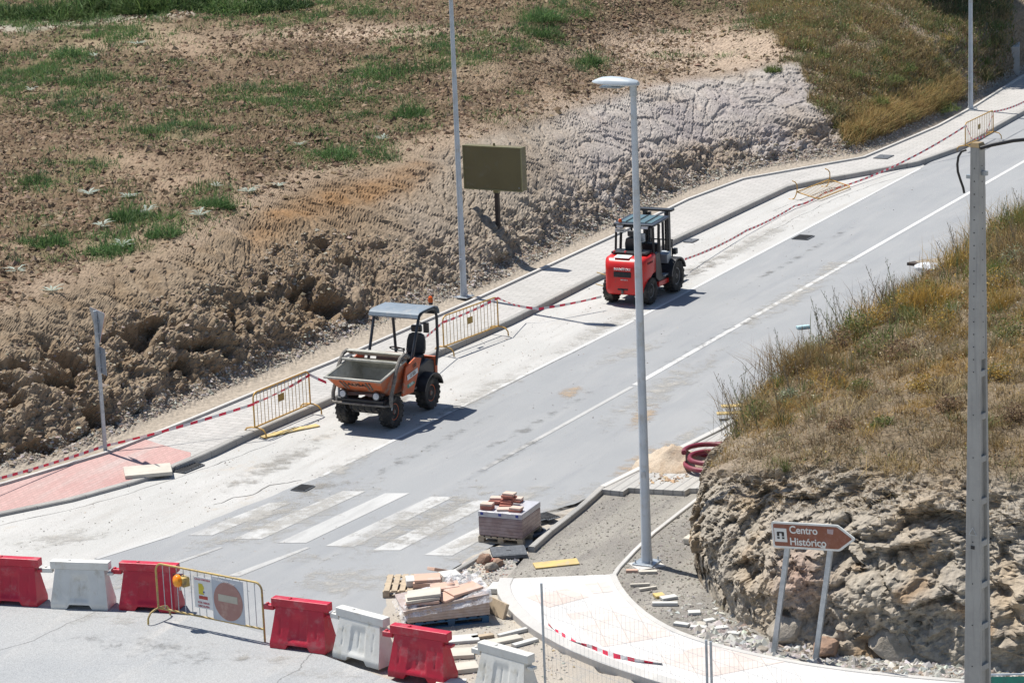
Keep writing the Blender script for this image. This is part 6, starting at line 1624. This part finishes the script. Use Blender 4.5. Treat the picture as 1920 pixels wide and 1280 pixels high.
scatter_stones('road_grit', [(180,1047),(620,885),(1190,600),(1730,313),(1760,340),(1130,905),(740,1125),(120,1120)], 900, .005, .022, [(.22,.21,.20),(.38,.33,.27),(.46,.44,.41)], z=.002, pw=3)
scatter_stones('lane_grit', [(-20,980),(340,880),(840,665),(1290,450),(1700,310),(1180,600),(620,885),(160,1045),(-20,1050)], 1500, .005, .022, [(.30,.28,.25),(.40,.34,.27),(.24,.22,.20)], z=.0, pw=3)
# --- sand pile
def heap(name, label, px, py, r, h, mt, z=.12, sq=.75, seed=1, cat='sand heap'):
    n_ = 46; c = P(px, py, z); vs = []
    xs = np.linspace(-1.25, 1.25, n_); X, Y = np.meshgrid(xs, xs); pts = np.stack([X.ravel(), Y.ravel(), np.full(X.size, seed*3.7)], 1)
    d_ = np.sqrt(X**2+Y**2)*(1+.18*fbm(pts, .9, 3).reshape(X.shape)); H_ = (1-d_)*h*(1+.25*np.clip(1-d_, 0, 1))+fbm(pts, 3, 4).reshape(X.shape)*.15*np.clip(1.3-d_, 0, 1)-.9*np.clip(d_-.92, 0, 1)
    V_ = np.stack([c.x+X*r, c.y+Y*r*sq/.8, z+H_], -1).reshape(-1, 3)
    o = np_mesh(name, V_, grid_quads(n_, n_), None, mt); return tag(o, label, cat)
heap('sand_heap', 'low heap of tan sand on the right pavement beside the red pipe', 1262, 868, .85, .34, M['sand_tan'])
scatter_stones('sand_lumps', [(1200,905),(1290,905),(1310,860),(1250,835),(1205,860)], 220, .01, .07, [(.46,.33,.22),(.52,.40,.28)], z=.13)
def dirt_mat(name, col):
    mt, nt, bs = nmat(name); v = coords(nt, kind='World')
    at = nt.nodes.new('ShaderNodeVertexColor'); at.layer_name = 'Col'
    sp = nt.nodes.new('ShaderNodeSeparateColor'); nt.links.new(at.outputs[0], sp.inputs[0])
    k = math_(nt, 'ADD', sp.outputs[0], math_(nt, 'MULTIPLY', math_(nt, 'SUBTRACT', noise(nt, 2.2, 10, .72, v), .5), 2.2))
    mr = nt.nodes.new('ShaderNodeMapRange'); mr.inputs[1].default_value = .25; mr.inputs[2].default_value = .95; mr.inputs[4].default_value = .85; mr.interpolation_type = 'SMOOTHSTEP'; nt.links.new(k, mr.inputs[0])
    nt.links.new(ramp_mix(nt, noise(nt, 20, 6, .7, v, .35, .65), col, tuple(c*.8 for c in col)), bs.inputs['Base Color']); bs.inputs['Roughness'].default_value = .95; bs.inputs['Specular IOR Level'].default_value = .1
    nt.links.new(mr.outputs[0], bs.inputs['Alpha']); return mt
M['d_tan'] = dirt_mat('spilled_sand', (.47, .37, .27)); M['d_pale'] = dirt_mat('spilled_dust', (.45, .435, .405)); M['d_grey'] = dirt_mat('spilled_grit', (.33, .315, .29)); M['d_dark'] = dirt_mat('tyre_smear', (.24, .24, .235))
def dirt(cx, cy, rx, ry, mt, z, slope=0.0, s=1.0):
    """thin spilled layer on the ground, fading at its own ragged edge"""
    n_ = 20; V_ = []; A_ = []
    for i in range(n_+1):
        for j in range(n_+1):
            u, v = -1+2*i/n_, -1+2*j/n_; q = P(cx+u*rx, cy+v*ry-u*rx*slope, 0); V_.append((q.x, q.y, z)); A_.append([max(0, s*(1-(u*u+v*v)**.75))]*3)
    A_ = np.array(A_); o = np_mesh('dirt', V_, grid_quads(n_+1, n_+1), None, M[mt], A_); o['kind'] = 'structure'; return o
dz = .0064
for a in [(1205,780,45,26,'d_tan',.4),(1068,738,38,16,'d_tan',.3),(1215,865,90,38,'d_tan',.45),(1290,818,70,20,'d_pale',.5),(560,1042,60,20,'d_pale',-.1),(560,965,210,48,'d_pale',.38),(820,975,160,60,'d_pale',.38),(640,1090,150,40,'d_pale',.1),(880,1020,90,50,'d_pale',.5),(1060,945,90,30,'d_pale',.5),(980,930,80,24,'d_pale',.4),
          (470,975,200,40,'d_pale',.45),(640,880,120,26,'d_pale',.5),(900,740,150,26,'d_pale',.5),(1130,615,130,20,'d_pale',.5),(1400,460,150,20,'d_pale',.52),(1240,730,160,40,'d_pale',.55),(1480,560,150,30,'d_pale',.57),(1560,500,60,14,'d_pale',.3),(1180,660,100,20,'d_pale',.3),
          (760,985,200,50,'d_pale',.4),(300,1090,200,40,'d_pale',.1),(120,1010,140,22,'d_pale',.1),(520,870,160,26,'d_grey',.5),(760,740,120,20,'d_grey',.5),(620,910,60,14,'d_grey',.2),(1280,520,120,20,'d_grey',.5),
          (800,840,180,14,'d_dark',.52),(1010,790,170,12,'d_dark',.54),(1330,640,170,12,'d_dark',.56),(1500,480,150,9,'d_dark',.55),(960,850,160,12,'d_dark',.55)]:
    dz += .00015; dirt(a[0], a[1], a[2], a[3], a[4], dz, a[5], .62 if a[4] in ('d_pale', 'd_grey') else (.45 if a[4] == 'd_dark' else .75))
for a in [(300,1215,260,40,'d_dark',-.15),(560,1250,200,30,'d_pale',-.2),(200,1160,200,18,'d_pale',-.05)]:
    dz += .00015; dirt(a[0], a[1], a[2], a[3], a[4], dz+.006, a[5], .4)
# --- red corrugated pipe coil
pc_ = P(1338, 880, .14); pts = []
for k in range(150):
    a = R(60)+k/150*2*math.pi*2.35; rr_ = .52+.05*math.sin(a*.5)+.03*(k/150)
    pts.append((pc_.x+rr_*math.cos(a), pc_.y+.15+rr_*1.15*math.sin(a), .19+.11*(k/55)))
b = MB(); n_ = 12; b.tube(pts, .052, n_)
o = tagged(b, 'pipe_coil', M['hose'], 'coil of dark red corrugated pipe lying against the mound beside the sand heap', 'pipe', smooth=True)
b = MB(); q = P(1340, 828, .25); b.tube([(q.x, q.y, .19), (q.x+.4, q.y+.03, .19), (q.x+.9, q.y+.1, .20)], .06, 12); tagged(b, 'pipe_offcut', M['hose'], 'short straight piece of dark red pipe above the coil', 'pipe', smooth=True)
# --- bags and boards at the far side of the mound
p = P(1762, 505, .15)
def bag(px, py, r, mt, label, z=.12, sq=(1.5,.9,.5), seed=3):
    o = rock('bag', label, px, py, r, mt, z=z, seed=seed, sq=sq, cat='bag'); return o
bag(1748, 512, .34, M['white_bag'], 'white plastic sack behind the weeds left of the concrete pole', z=1.0)
b = MB(); b.box((0,0,.06), (1.5,.5,.12)); q = P(1772, 490, 1.1); o = b.build('board', M['rock'], bevel=.01); o.location = (q.x, q.y, 1.02); o.rotation_euler = (R(4),0,R(20)); tag(o, 'grey board lying behind the weeds just left of the concrete pole', 'board')
b = MB(); b.box((0,0,.04), (.9,.35,.08)); q = P(1728, 497, 1.0); o = b.build('board', M['rust_post'], bevel=.01); o.location = (q.x, q.y, 1.02); o.rotation_euler = (0,R(5),R(50)); tag(o, 'dark charred board behind the weeds, left of the white sack', 'board')
b = MB(); b.box((0,0,.04), (.34,.14,.07)); q = P(1506, 616); o = b.build('litter_box', pm('pale_blue', (.42,.60,.64)), bevel=.01); o.location = (q.x, q.y, .006); o.rotation_euler = (0,0,.3); tag(o, 'pale blue carton lying on the road beyond the mound', 'litter')

# --- red and white tape ---------------------------------------------------
def tape(label, pts, wd=.066, step=.16, tw=.25, up=(0,0,1)):
    pl = []
    for a, b_ in zip(pts[:-1], pts[1:]):
        a, b_ = Vector(a[:3]), Vector(b_[:3]); n_ = max(2, int((b_-a).length/step)); sag = min(.18, (b_-a).length*.012)
        for k in range(n_): u = k/n_; q = a.lerp(b_, u); q.z -= 4*sag*u*(1-u); pl.append(q)
    pl.append(Vector(pts[-1][:3]))
    B2 = MB(); vs = []
    for i, q in enumerate(pl):
        a = tw*math.sin(i*.37)+tw*.6*math.sin(i*.11+1); side = Vector((0, -math.sin(a)*.8, math.cos(a)))*wd/2
        vs += [q-side, q+side]
    B2.v = [tuple(v) for v in vs]
    for i in range(len(pl)-1): B2.f.append((2*i, 2*i+1, 2*i+3, 2*i+2)); B2.m.append(i % 2)
    o = B2.build('barrier_tape', [M['tape_r'], M['tape_w']]); return tag(o, label, 'barrier tape', 'red and white tape along the left pavement')
def W3(px, py, z): return P(px, py, z)
def atb(t_, x, z): return on(t_, (x, -.03, z))
b2L = between((479,820),(583,775))[2]; b3L = cb3p[2]; b4L = cb4p[2]
sp = P(198, 848, .12)
tape('red and white tape from the left photo edge to the yield sign post', [W3(-120, 925, .6), Vector((sp.x-.03, sp.y-.06, .28))])
tape('red and white tape from the yield sign post to the first kerb barrier', [Vector((sp.x-.03, sp.y-.06, .28)), atb(cb2, -b2L/2, .78)])
tape('red and white tape across the barrier left of the dumper and on to it', [atb(cb2, -b2L/2, .80), atb(cb2, -.4, .80), atb(cb2, b2L/2, .92), P(612, 717, .75)], tw=.5)
tape('red and white tape running inside the dumper cab to the barrier behind it', [P(764, 656, .9), atb(cb3, -b3L/2, .88)])
tape('red and white tape along the top of the barrier behind the dumper', [atb(cb3, -b3L/2, .86), atb(cb3, b3L/2, .97)])
tape('red and white tape sagging from the barrier behind the dumper to the forklift', [atb(cb3, b3L/2, .97), P(975, 574, .42), P(1010, 579, .34), P(1128, 556, .35)], tw=.6)
tape('red and white tape from the forklift to the fallen barrier', [P(1284, 486, .35), P(1400, 432, .12), P(1490, 386, .08), P(1512, 380, .06)], step=.17)
tape('red and white tape lying over the fallen barrier', [P(1512, 380, .06), P(1545, 362, .10), P(1572, 352, .10)], step=.17)
tape('red and white tape from the fallen barrier up to the far barrier', [P(1572, 352, .10), P(1690, 305, .22), atb(cb4, -b4L/2, .92)], step=.17)
tape('red and white tape drooping over the far barrier', [atb(cb4, -b4L/2, .92), atb(cb4, -b4L/2+.6, .35), atb(cb4, .5, .25), atb(cb4, b4L/2, .95)], tw=.6)
tape('red and white tape leaving the far barrier up the road', [atb(cb4, b4L/2, .95), P(1905, 198, .8), P(1960, 165, .8)])
tape('loose red and white tape lying on the curved white pavement', [P(1028, 1170, .14), P(1060, 1192, .15), P(1110, 1214, .14), P(1150, 1228, .16), P(1190, 1238, .14), P(1242, 1243, .14)], wd=.10, step=.13, tw=1.3)

hclumps('slope_clumps', slope_l*(1-.7*gully_l)*(1-.8*soil_l)*(hv < 6.5)*(hx < 1880), 750, 40, .16, .15, .5, .012, .024, [[(.15,.175,.07),(.19,.21,.09)],[(.30,.23,.11),(.25,.19,.10)],[(.17,.13,.08),(.21,.17,.10)],[(.38,.28,.10),(.33,.25,.11)]], 1.6)
hclumps('field_tufts', greenf.reshape(hillN)*(hv < 7.3), 900, 36, .16, .12, .38, .012, .024, [[(.08,.16,.05),(.11,.19,.065)],[(.14,.21,.075),(.18,.22,.09)],[(.07,.13,.06),(.10,.16,.08)]], 1.4)
hclumps('gully_scrub', slope_l*gully_l*(hv < 6)*(hx < 1880), 160, 46, .18, .2, .6, .014, .026, [[(.10,.14,.05),(.14,.16,.07)],[(.24,.19,.10),(.20,.16,.09)]], 1.3)
# --- weeds and bushes that stand alone --------------------------------------
def on_hill(px, py):
    i = np.argmin((hillpx-px)**2+(hillpy-py)**2); return hillV[i]
def on_mound(px, py):
    i = np.argmin((mpx-px)**2+(mpy-py)**2+1e6*(mvv > 5.2)); return mG.reshape(-1, 3)[i.item() if hasattr(i, 'item') else i]
def rosette(p, r):
    n = 11; az = np.arange(n)*2*np.pi/n+rng.random(n)*.5; vs = []; q = []
    for k, a in enumerate(az):
        L = r*(.6+.6*rng.random()); w_ = L*.10; dx, dy = math.cos(a), math.sin(a); z = .05+.3*L*rng.random()
        pts_ = [(0,0,.02),(dx*L*.5-dy*w_,dy*L*.5+dx*w_,z),(dx*L,dy*L,z*.9+.02),(dx*L*.5+dy*w_,dy*L*.5-dx*w_,z)]
        i = len(vs); vs += [(p[0]+x, p[1]+y, p[2]+zz+.01) for x, y, zz in pts_]; q.append((i, i+1, i+2, i+3))
    return vs, q
RS = [(241,368,'between the lone bushes low in the field'),(274,402,'just right of the densest low bush'),(190,426,'left of the densest low bush'),(374,408,'right part of the field, above the bank'),(405,352,'left one of the row of three'),(466,361,'in the middle of the row of three'),
      (525,351,'right one of the row of three'),(230,463,'just above the bank edge, centre left'),(98,545,'nearest the bank edge, far left'),(165,365,'in the left middle of the field'),(560,274,'below the long grass patch'),(720,262,'close left of the tall lamp post'),(60,172,'at the left edge below the green patch'),(178,108,'in the upper left green patch'),(260,85,'below the pale track'),(30,508,'at the far left above the bank')]
pale = [(.46,.52,.45),(.30,.38,.28)]
for x, y, w_ in RS:
    p = on_hill(x, y); vs, q = rosette(p, random.uniform(.22, .44)); o = np_mesh('thistle_rosette', vs, q, None, M['blade'], np.tile(np.array(pale[0])*(.85+.3*rng.random()), (len(vs), 1)), smooth=False)
    tag(o, 'silvery thistle rosette '+w_, 'weed', 'silvery rosettes in the field')
def bush(name, label, p, r, h, n, colset, group, lean=1.0, wd=.02):
    a = rng.random(n)*6.283; rr_ = r*np.sqrt(rng.random(n)); b_ = np.stack([p[0]+rr_*np.cos(a), p[1]+rr_*np.sin(a), np.full(n, p[2]-.03)], 1)
    hh = h*1.25*(.25+.75*rng.random(n))*(1-.75*(rr_/r)**2)
    o = blades(name, b_, hh, wd*(.5+rng.random(n)), pick(colset, n, jit=.35)*random.uniform(.8, 1.25), lean=lean*1.5, kind=None); return tag(o, label, 'bush' if name == 'bush' else 'weed', group)
BS = [(240,412,.55,.55,'dark green bush low in the field with a rosette at its right'),(90,460,.6,.45,'bright green bush at the lower left of the field'),(205,470,.6,.5,'loose green bush just above the bank at the left'),(395,385,.45,.4,'small green bush above the middle of the bank'),
      (420,388,.3,.35,'tiny green bush next to the one above the bank'),(305,440,.5,.35,'green bush between the left bushes and the bank'),(175,152,1.1,.7,'big dark bush in the upper left green patch'),(130,105,.8,.6,'light green bush in the upper left patch'),(65,340,.5,.35,'green tuft at the left edge of the field'),
      (768,216,.55,.7,'upright green bush left of the tall lamp post'),(712,135,1.3,.55,'wide feathery green bush upper centre'),(620,295,.8,.5,'low green bush just above the bank, centre'),(1015,38,.8,.8,'tall green bush near the top centre right'),(1012,66,.8,.6,'green bush just below the tall one near the top centre'),(1108,122,.4,.5,'single green weed on the brown field right of the lamp post'),
      (790,128,1.3,.5,'bushy green growth left of the tall lamp post top'),(1470,40,.9,.5,'green bush at the top of the grassy slope')]
GF = [(.075,.145,.05),(.10,.18,.06),(.06,.11,.045),(.13,.21,.07)]
for x, y, r, h, lab in BS: bush('bush', lab, on_hill(x, y), r, h, 620, GF, 'green bushes in the ploughed field', lean=1.4)
SB = [(1500,85,.6,.45,'olive bush high on the right slope'),(1660,150,.7,.5,'green bush in the middle right of the slope'),(1590,140,.6,.4,'small green bush in the middle of the slope'),(1690,130,.6,.5,'green bush beside the bare soil strip'),(1762,205,.8,.5,'green bush at the right foot of the slope, by the pavement'),(1530,105,.5,.4,'greenish bush left on the slope'),
      (1448,135,.35,.35,'yellow-green weed on the corner above the rock'),(1640,195,.5,.4,'green weed low on the right slope')]
for x, y, r, h, lab in SB: bush('bush', lab, on_hill(x, y), r, h, 500, GRN+[(.20,.22,.08)], 'bushes on the right slope', lean=1.3)
for i, x in enumerate((-20, 40, 100, 160, 215, 270, 330, 380, 440, 520)):
    y = 22 if x > 200 else 30-.02*x
    lab = ['dark bush at the very top left corner','second dark bush from the top left corner','third dark bush along the top left edge','dark bush over the left end of the pale track','dense dark bush above the pale track','darkest rounded bush above the pale track','dark bush where the pale track meets the top edge','green bush right of the pale track end','low green bush on the top edge left of centre','last low green bush of the top left row'][i]
    bush('bush', lab, on_hill(x, y-(8 if x > 200 else 0)), random.uniform(1.2, 1.9), 1.5 if x in (215, 270) else random.uniform(.5, 1.2), 1500, random.choice(([(.05,.10,.035),(.07,.13,.045)],[(.09,.15,.05),(.12,.17,.06)],[(.045,.08,.03),(.06,.10,.035)])), 'dark bushes along the top left edge', lean=2.4, wd=.05)
# leafy dry shrubs standing in the straw on the mound
def shrub(p, r, h, cols_, label, seed):
    rs_ = np.random.default_rng(seed); t = thing('shrub', label, 'shrub', (float(p[0]), float(p[1]), float(p[2])-.03), 0, 'small shrubs on the mound')
    b = MB()
    for k in range(9):
        a = rs_.random()*6.28; L = r*(.5+.6*rs_.random()); hh = h*(.5+.6*rs_.random())
        b.tube([(0,0,0), (math.cos(a)*L*.4, math.sin(a)*L*.4, hh*.55), (math.cos(a)*L, math.sin(a)*L, hh)], .006, 4, r2=.002)
    b.build('stems', M['stalk_dry'], t)
    n = 750; d_ = rs_.normal(size=(n, 3)); d_ /= np.linalg.norm(d_, axis=1)[:, None]; d_[:, 2] = np.abs(d_[:, 2]); P_ = d_*(rs_.random((n, 1))**.5)*np.array([r, r, h]); P_ += fbm(P_*3+seed, 2, 2)[:, None]*.15*r
    P_[:, 2] = np.abs(P_[:, 2]); u = rs_.normal(size=(n, 3)); u /= np.linalg.norm(u, axis=1)[:, None]; v = np.cross(u, rs_.normal(size=(n, 3))); v /= np.linalg.norm(v, axis=1)[:, None]
    s_ = .014+.022*rs_.random((n, 1)); Vq = np.stack([P_-u*s_, P_+v*s_*.5, P_+u*s_, P_-v*s_*.5], 1).reshape(-1, 3)
    o = np_mesh('foliage', Vq, np.arange(n*4).reshape(-1, 4), None, M['blade'], np.repeat(pick(cols_, n, jit=.3), 4, 0), smooth=False); o.parent = t
OL = [(.17,.19,.07),(.22,.23,.09),(.12,.15,.05)]; GO = [(.46,.30,.07),(.38,.25,.07),(.30,.24,.09)]; GG = [(.30,.33,.22),(.36,.38,.27),(.24,.27,.16)]; BR = [(.24,.16,.10),(.18,.12,.08),(.34,.25,.15)]
SH = [(1425,775,.35,.40,OL,'olive shrub at the left nose of the mound'),(1500,655,.40,.55,GG,'grey-green shrub at the left part of the crest'),(1535,650,.40,.45,GG,'second grey-green shrub along the crest'),(1575,640,.35,.55,BR,'brown dead shrub near the left crest'),(1610,620,.45,.60,OL,'dark olive shrub in the middle of the crest'),
 (1650,600,.35,.5,GO,'golden shrub right of the dark olive one'),(1640,650,.5,.6,OL,'broad olive shrub below the crest'),(1480,740,.3,.3,GG,'pale shrub low on the left of the mound top'),(1700,575,.4,.5,GO,'golden shrub below the white sack'),(1740,555,.4,.55,OL,'olive shrub just left of the concrete pole'),(1770,600,.4,.45,GO,'rusty golden shrub left of the pole at mid height'),
 (1560,700,.3,.35,BR,'small brown shrub in the middle left of the mound'),(1690,660,.4,.4,BR,'brown shrub in the middle of the mound'),(1615,720,.3,.3,OL,'small olive shrub in the centre of the mound'),(1730,720,.35,.3,GO,'golden tuft shrub left of the pole, lower half'),(1880,430,.45,.55,OL,'olive shrub right of the pole, highest'),(1900,480,.4,.45,GG,'pale shrub near the right edge'),(1870,530,.45,.5,GO,'golden shrub right of the pole'),
 (1895,620,.4,.45,OL,'green shrub at the right edge, mid height'),(1875,700,.4,.35,GO,'yellow shrub at the right edge, lower half'),(1655,790,.25,.25,OL,'small green shrub with a yellow tip low on the mound'),(1900,770,.35,.35,BR,'brown shrub at the right edge near the rim'),(1780,760,.3,.3,BR,'brown shrub just left of the pole near the rim'),(1580,790,.3,.25,BR,'low brown shrub near the rim, left')]
for i, (x, y, r, h, c_, lab) in enumerate(SH): shrub(on_mound(x, y+12), r, h, c_, lab, i+50)
sp_, _ = sample_grid(mG, top_w*(.3+back), 26000); sp_[:, 2] += .04+.34*rng.random(len(sp_))**1.4
stones('seed_heads', sp_, .007+.013*rng.random(len(sp_)), pick([(.52,.42,.26),(.62,.55,.40),(.30,.20,.11),(.20,.13,.08),(.50,.34,.10),(.22,.24,.10)], len(sp_)), M['blade0'], 1.2)
sp_, _ = sample_grid(HG, slope_l*(1-.6*gully_l)*(hv < 6)*(hx < 1880), 9000); sp_[:, 2] += .04+.28*rng.random(len(sp_))
stones('slope_seed_heads', sp_, .012+.018*rng.random(len(sp_)), pick([(.52,.42,.26),(.30,.20,.11),(.20,.13,.08),(.22,.26,.10),(.14,.18,.07)], len(sp_)), M['blade0'], 1.2)
# tall stalks along the crest of the mound
def stalk(p, h, label, nb=9, dry=True):
    b = MB(); a0 = random.uniform(0, 6.28); lean = Vector((random.uniform(-.55,.3), random.uniform(-.2,.2), 0))
    top = Vector(p)+Vector((0,0,h))+lean*h; mid = Vector(p).lerp(top, .5)+Vector((random.uniform(-.03,.03), 0, 0))
    b.tube([Vector(p)-Vector((0,0,.05)), mid, top], .009, 4, r2=.003)
    for k in range(nb):
        u = .35+.6*k/nb; q = Vector(p).lerp(top, u); a = a0+k*2.4; L = h*.24*(1.1-u)
        e = q+Vector((math.cos(a)*L*.6, math.sin(a)*L*.6, L*.9)); b.tube([q, q.lerp(e, .5)+Vector((0,0,-.01)), e], .005, 3, r2=.002)
        b.lathe([(.002,0),(.007,.02),(.002,.04)], Mx(e), n=4)
    o = b.build('weed_stalk', M['stalk_dry'] if dry else M['stalk_green']); return tag(o, label, 'weed', 'tall stalks on the mound')
SP = [(1388,790),(1396,778),(1402,768),(1418,745),(1432,730),(1450,712),(1470,690),(1490,672),(1505,655),(1520,645),(1535,635),(1548,628),(1560,615),(1575,605),(1590,600),(1604,590),(1618,580),(1632,570),(1645,560),(1660,550),(1690,530),(1720,515),(1770,485),(1785,478),(1795,470),(1850,450),(1862,440),(1880,435),(1895,425),(1910,415)]
ST = []
for k, (x, y) in enumerate(SP):
    for j in range(2 if k < 3 else random.choice((1, 2, 3))):
        p = on_mound(x+random.uniform(-22, 22), y+random.uniform(0, 75))
        lab = ('dry forked stalk standing alone at the left nose of the mound' if k < 3 else 'thin dry stalk rising from the weeds along the crest of the mound')
        stalk(p, random.uniform(.45, 1.1) if k > 2 else random.uniform(.9, 1.3), lab, dry=(j % 2 == 0))

# --- top right corner: walls, road end, shading trees ---------------------------
p0 = P(1893, 147); p1 = P(1908, 147); 
w0 = (p1-p0).length
b = MB(); dR = RDIR; dr2 = Vector((dR.y, -dR.x, 0))
wdir = (P(1897, 30, 1.2)-P(1893, 90, 1.2)); wdir.z = 0; wl_ = min(wdir.length, 14); wdir.normalize(); wn_ = Vector((wdir.y, -wdir.x, 0))
vs = [p0, p0+wn_*.38, p0+wn_*.38+wdir*16, p0+wdir*16]
b.hexa([Vector((v.x, v.y, -.1)) for v in vs]+[Vector((v.x, v.y, 1.25)) for v in vs]); tagged(b, 'retaining_wall', M['kerb_white'], 'pale concrete wall ending beside the pavement at the top right corner', 'wall', bevel=.01)
t = thing('stone_wall', 'short dry stone wall left of the concrete wall in the top right corner', 'wall', (p0.x-.1, p0.y+.12, 0), math.atan2(wn_.y, wn_.x))
k = 0
for row in range(6):
    x = -.02
    while x > -.95:
        L = random.uniform(.28, .5); b = MB(); b.box((x-L/2, random.uniform(-.03,.03), .11+.215*row), (L*.95, .32, .195)); b.build('wall_stone', M['rock'], t, bevel=.03); x -= L
t = thing('wooden_crate', 'brown wooden crate-like stack at the top right corner of the photo', 'crate', P(1893, 26, 1.2), R(-20))
b = MB(); b.box((0,0,.35), (.9,.6,.7)); b.build('load', pm('pale_load', (.34,.30,.26)), t, bevel=.02)
for x in (-.45, -.1, .45): b = MB(); b.box((x, -.32, .38), (.09, .04, .8)); b.build('board', pm('brown_wood', (.22,.11,.06)), t)
b = MB(); b.box((0,0,-.06), (1.0,.7,.06)); b.build('base', M['wood'], t)
b = MB(); b.box((0, 0, -.65), (1.2, .9, 1.10)); b.build('plinth', M['kerb'], t)
def tree(label, x, y, z, h, r, seed):
    rs_ = np.random.default_rng(seed); t = thing('tree', label, 'tree', (x, y, z), 0, 'trees beyond the top right corner')
    b = MB(); b.tube([(0,0,-.5),(.1,.05,h*.4),(0,.1,h*.75)], .22, 10, r2=.08)
    for k in range(6): a = k*1.1; b.tube([(.05,.05,h*(.35+.05*k)), (math.cos(a)*r*.6, math.sin(a)*r*.6, h*(.55+.06*k))], .08, 6, r2=.02)
    b.build('trunk', M['rust_post'], t, smooth=True)
    n = 9000; d_ = rs_.normal(size=(n, 3)); d_ /= np.linalg.norm(d_, axis=1)[:, None]; rad = rs_.random(n)**.4
    P_ = d_*rad[:, None]*np.array([r, r, h*.36])+np.array([0, 0, h*.7]); keep = fbm(P_+seed, .6, 3) > -.10; P_ = P_[keep]; n = len(P_)
    u = rs_.normal(size=(n, 3)); u /= np.linalg.norm(u, axis=1)[:, None]; v = np.cross(u, rs_.normal(size=(n, 3))); v /= np.linalg.norm(v, axis=1)[:, None]
    s_ = .10+.10*rs_.random((n, 1)); Vq = np.stack([P_-u*s_, P_+v*s_*.6, P_+u*s_, P_-v*s_*.6], 1).reshape(-1, 3)
    o = np_mesh('crown', Vq, np.arange(n*4).reshape(-1, 4), None, M['blade'], np.repeat(pick(GF, n), 4, 0), smooth=False); o.parent = t
for i, (px_, y_, h, r) in enumerate(((1690, 111.5, 7.5, 2.6), (1775, 113.5, 8.0, 2.8), (1860, 119, 8.5, 3.0))):
    d_ = fw+RX*((px_-960)/F_PX)+UY*((640+130)/F_PX); q = CAMP+d_*(y_/d_.y)
    tree(['leafy tree just beyond the top edge above the slope','leafy tree just beyond the top right corner, shading the gully','leafy tree beyond the end of the concrete wall'][i], q.x, q.y, q.z-.2, h, r, i+3)
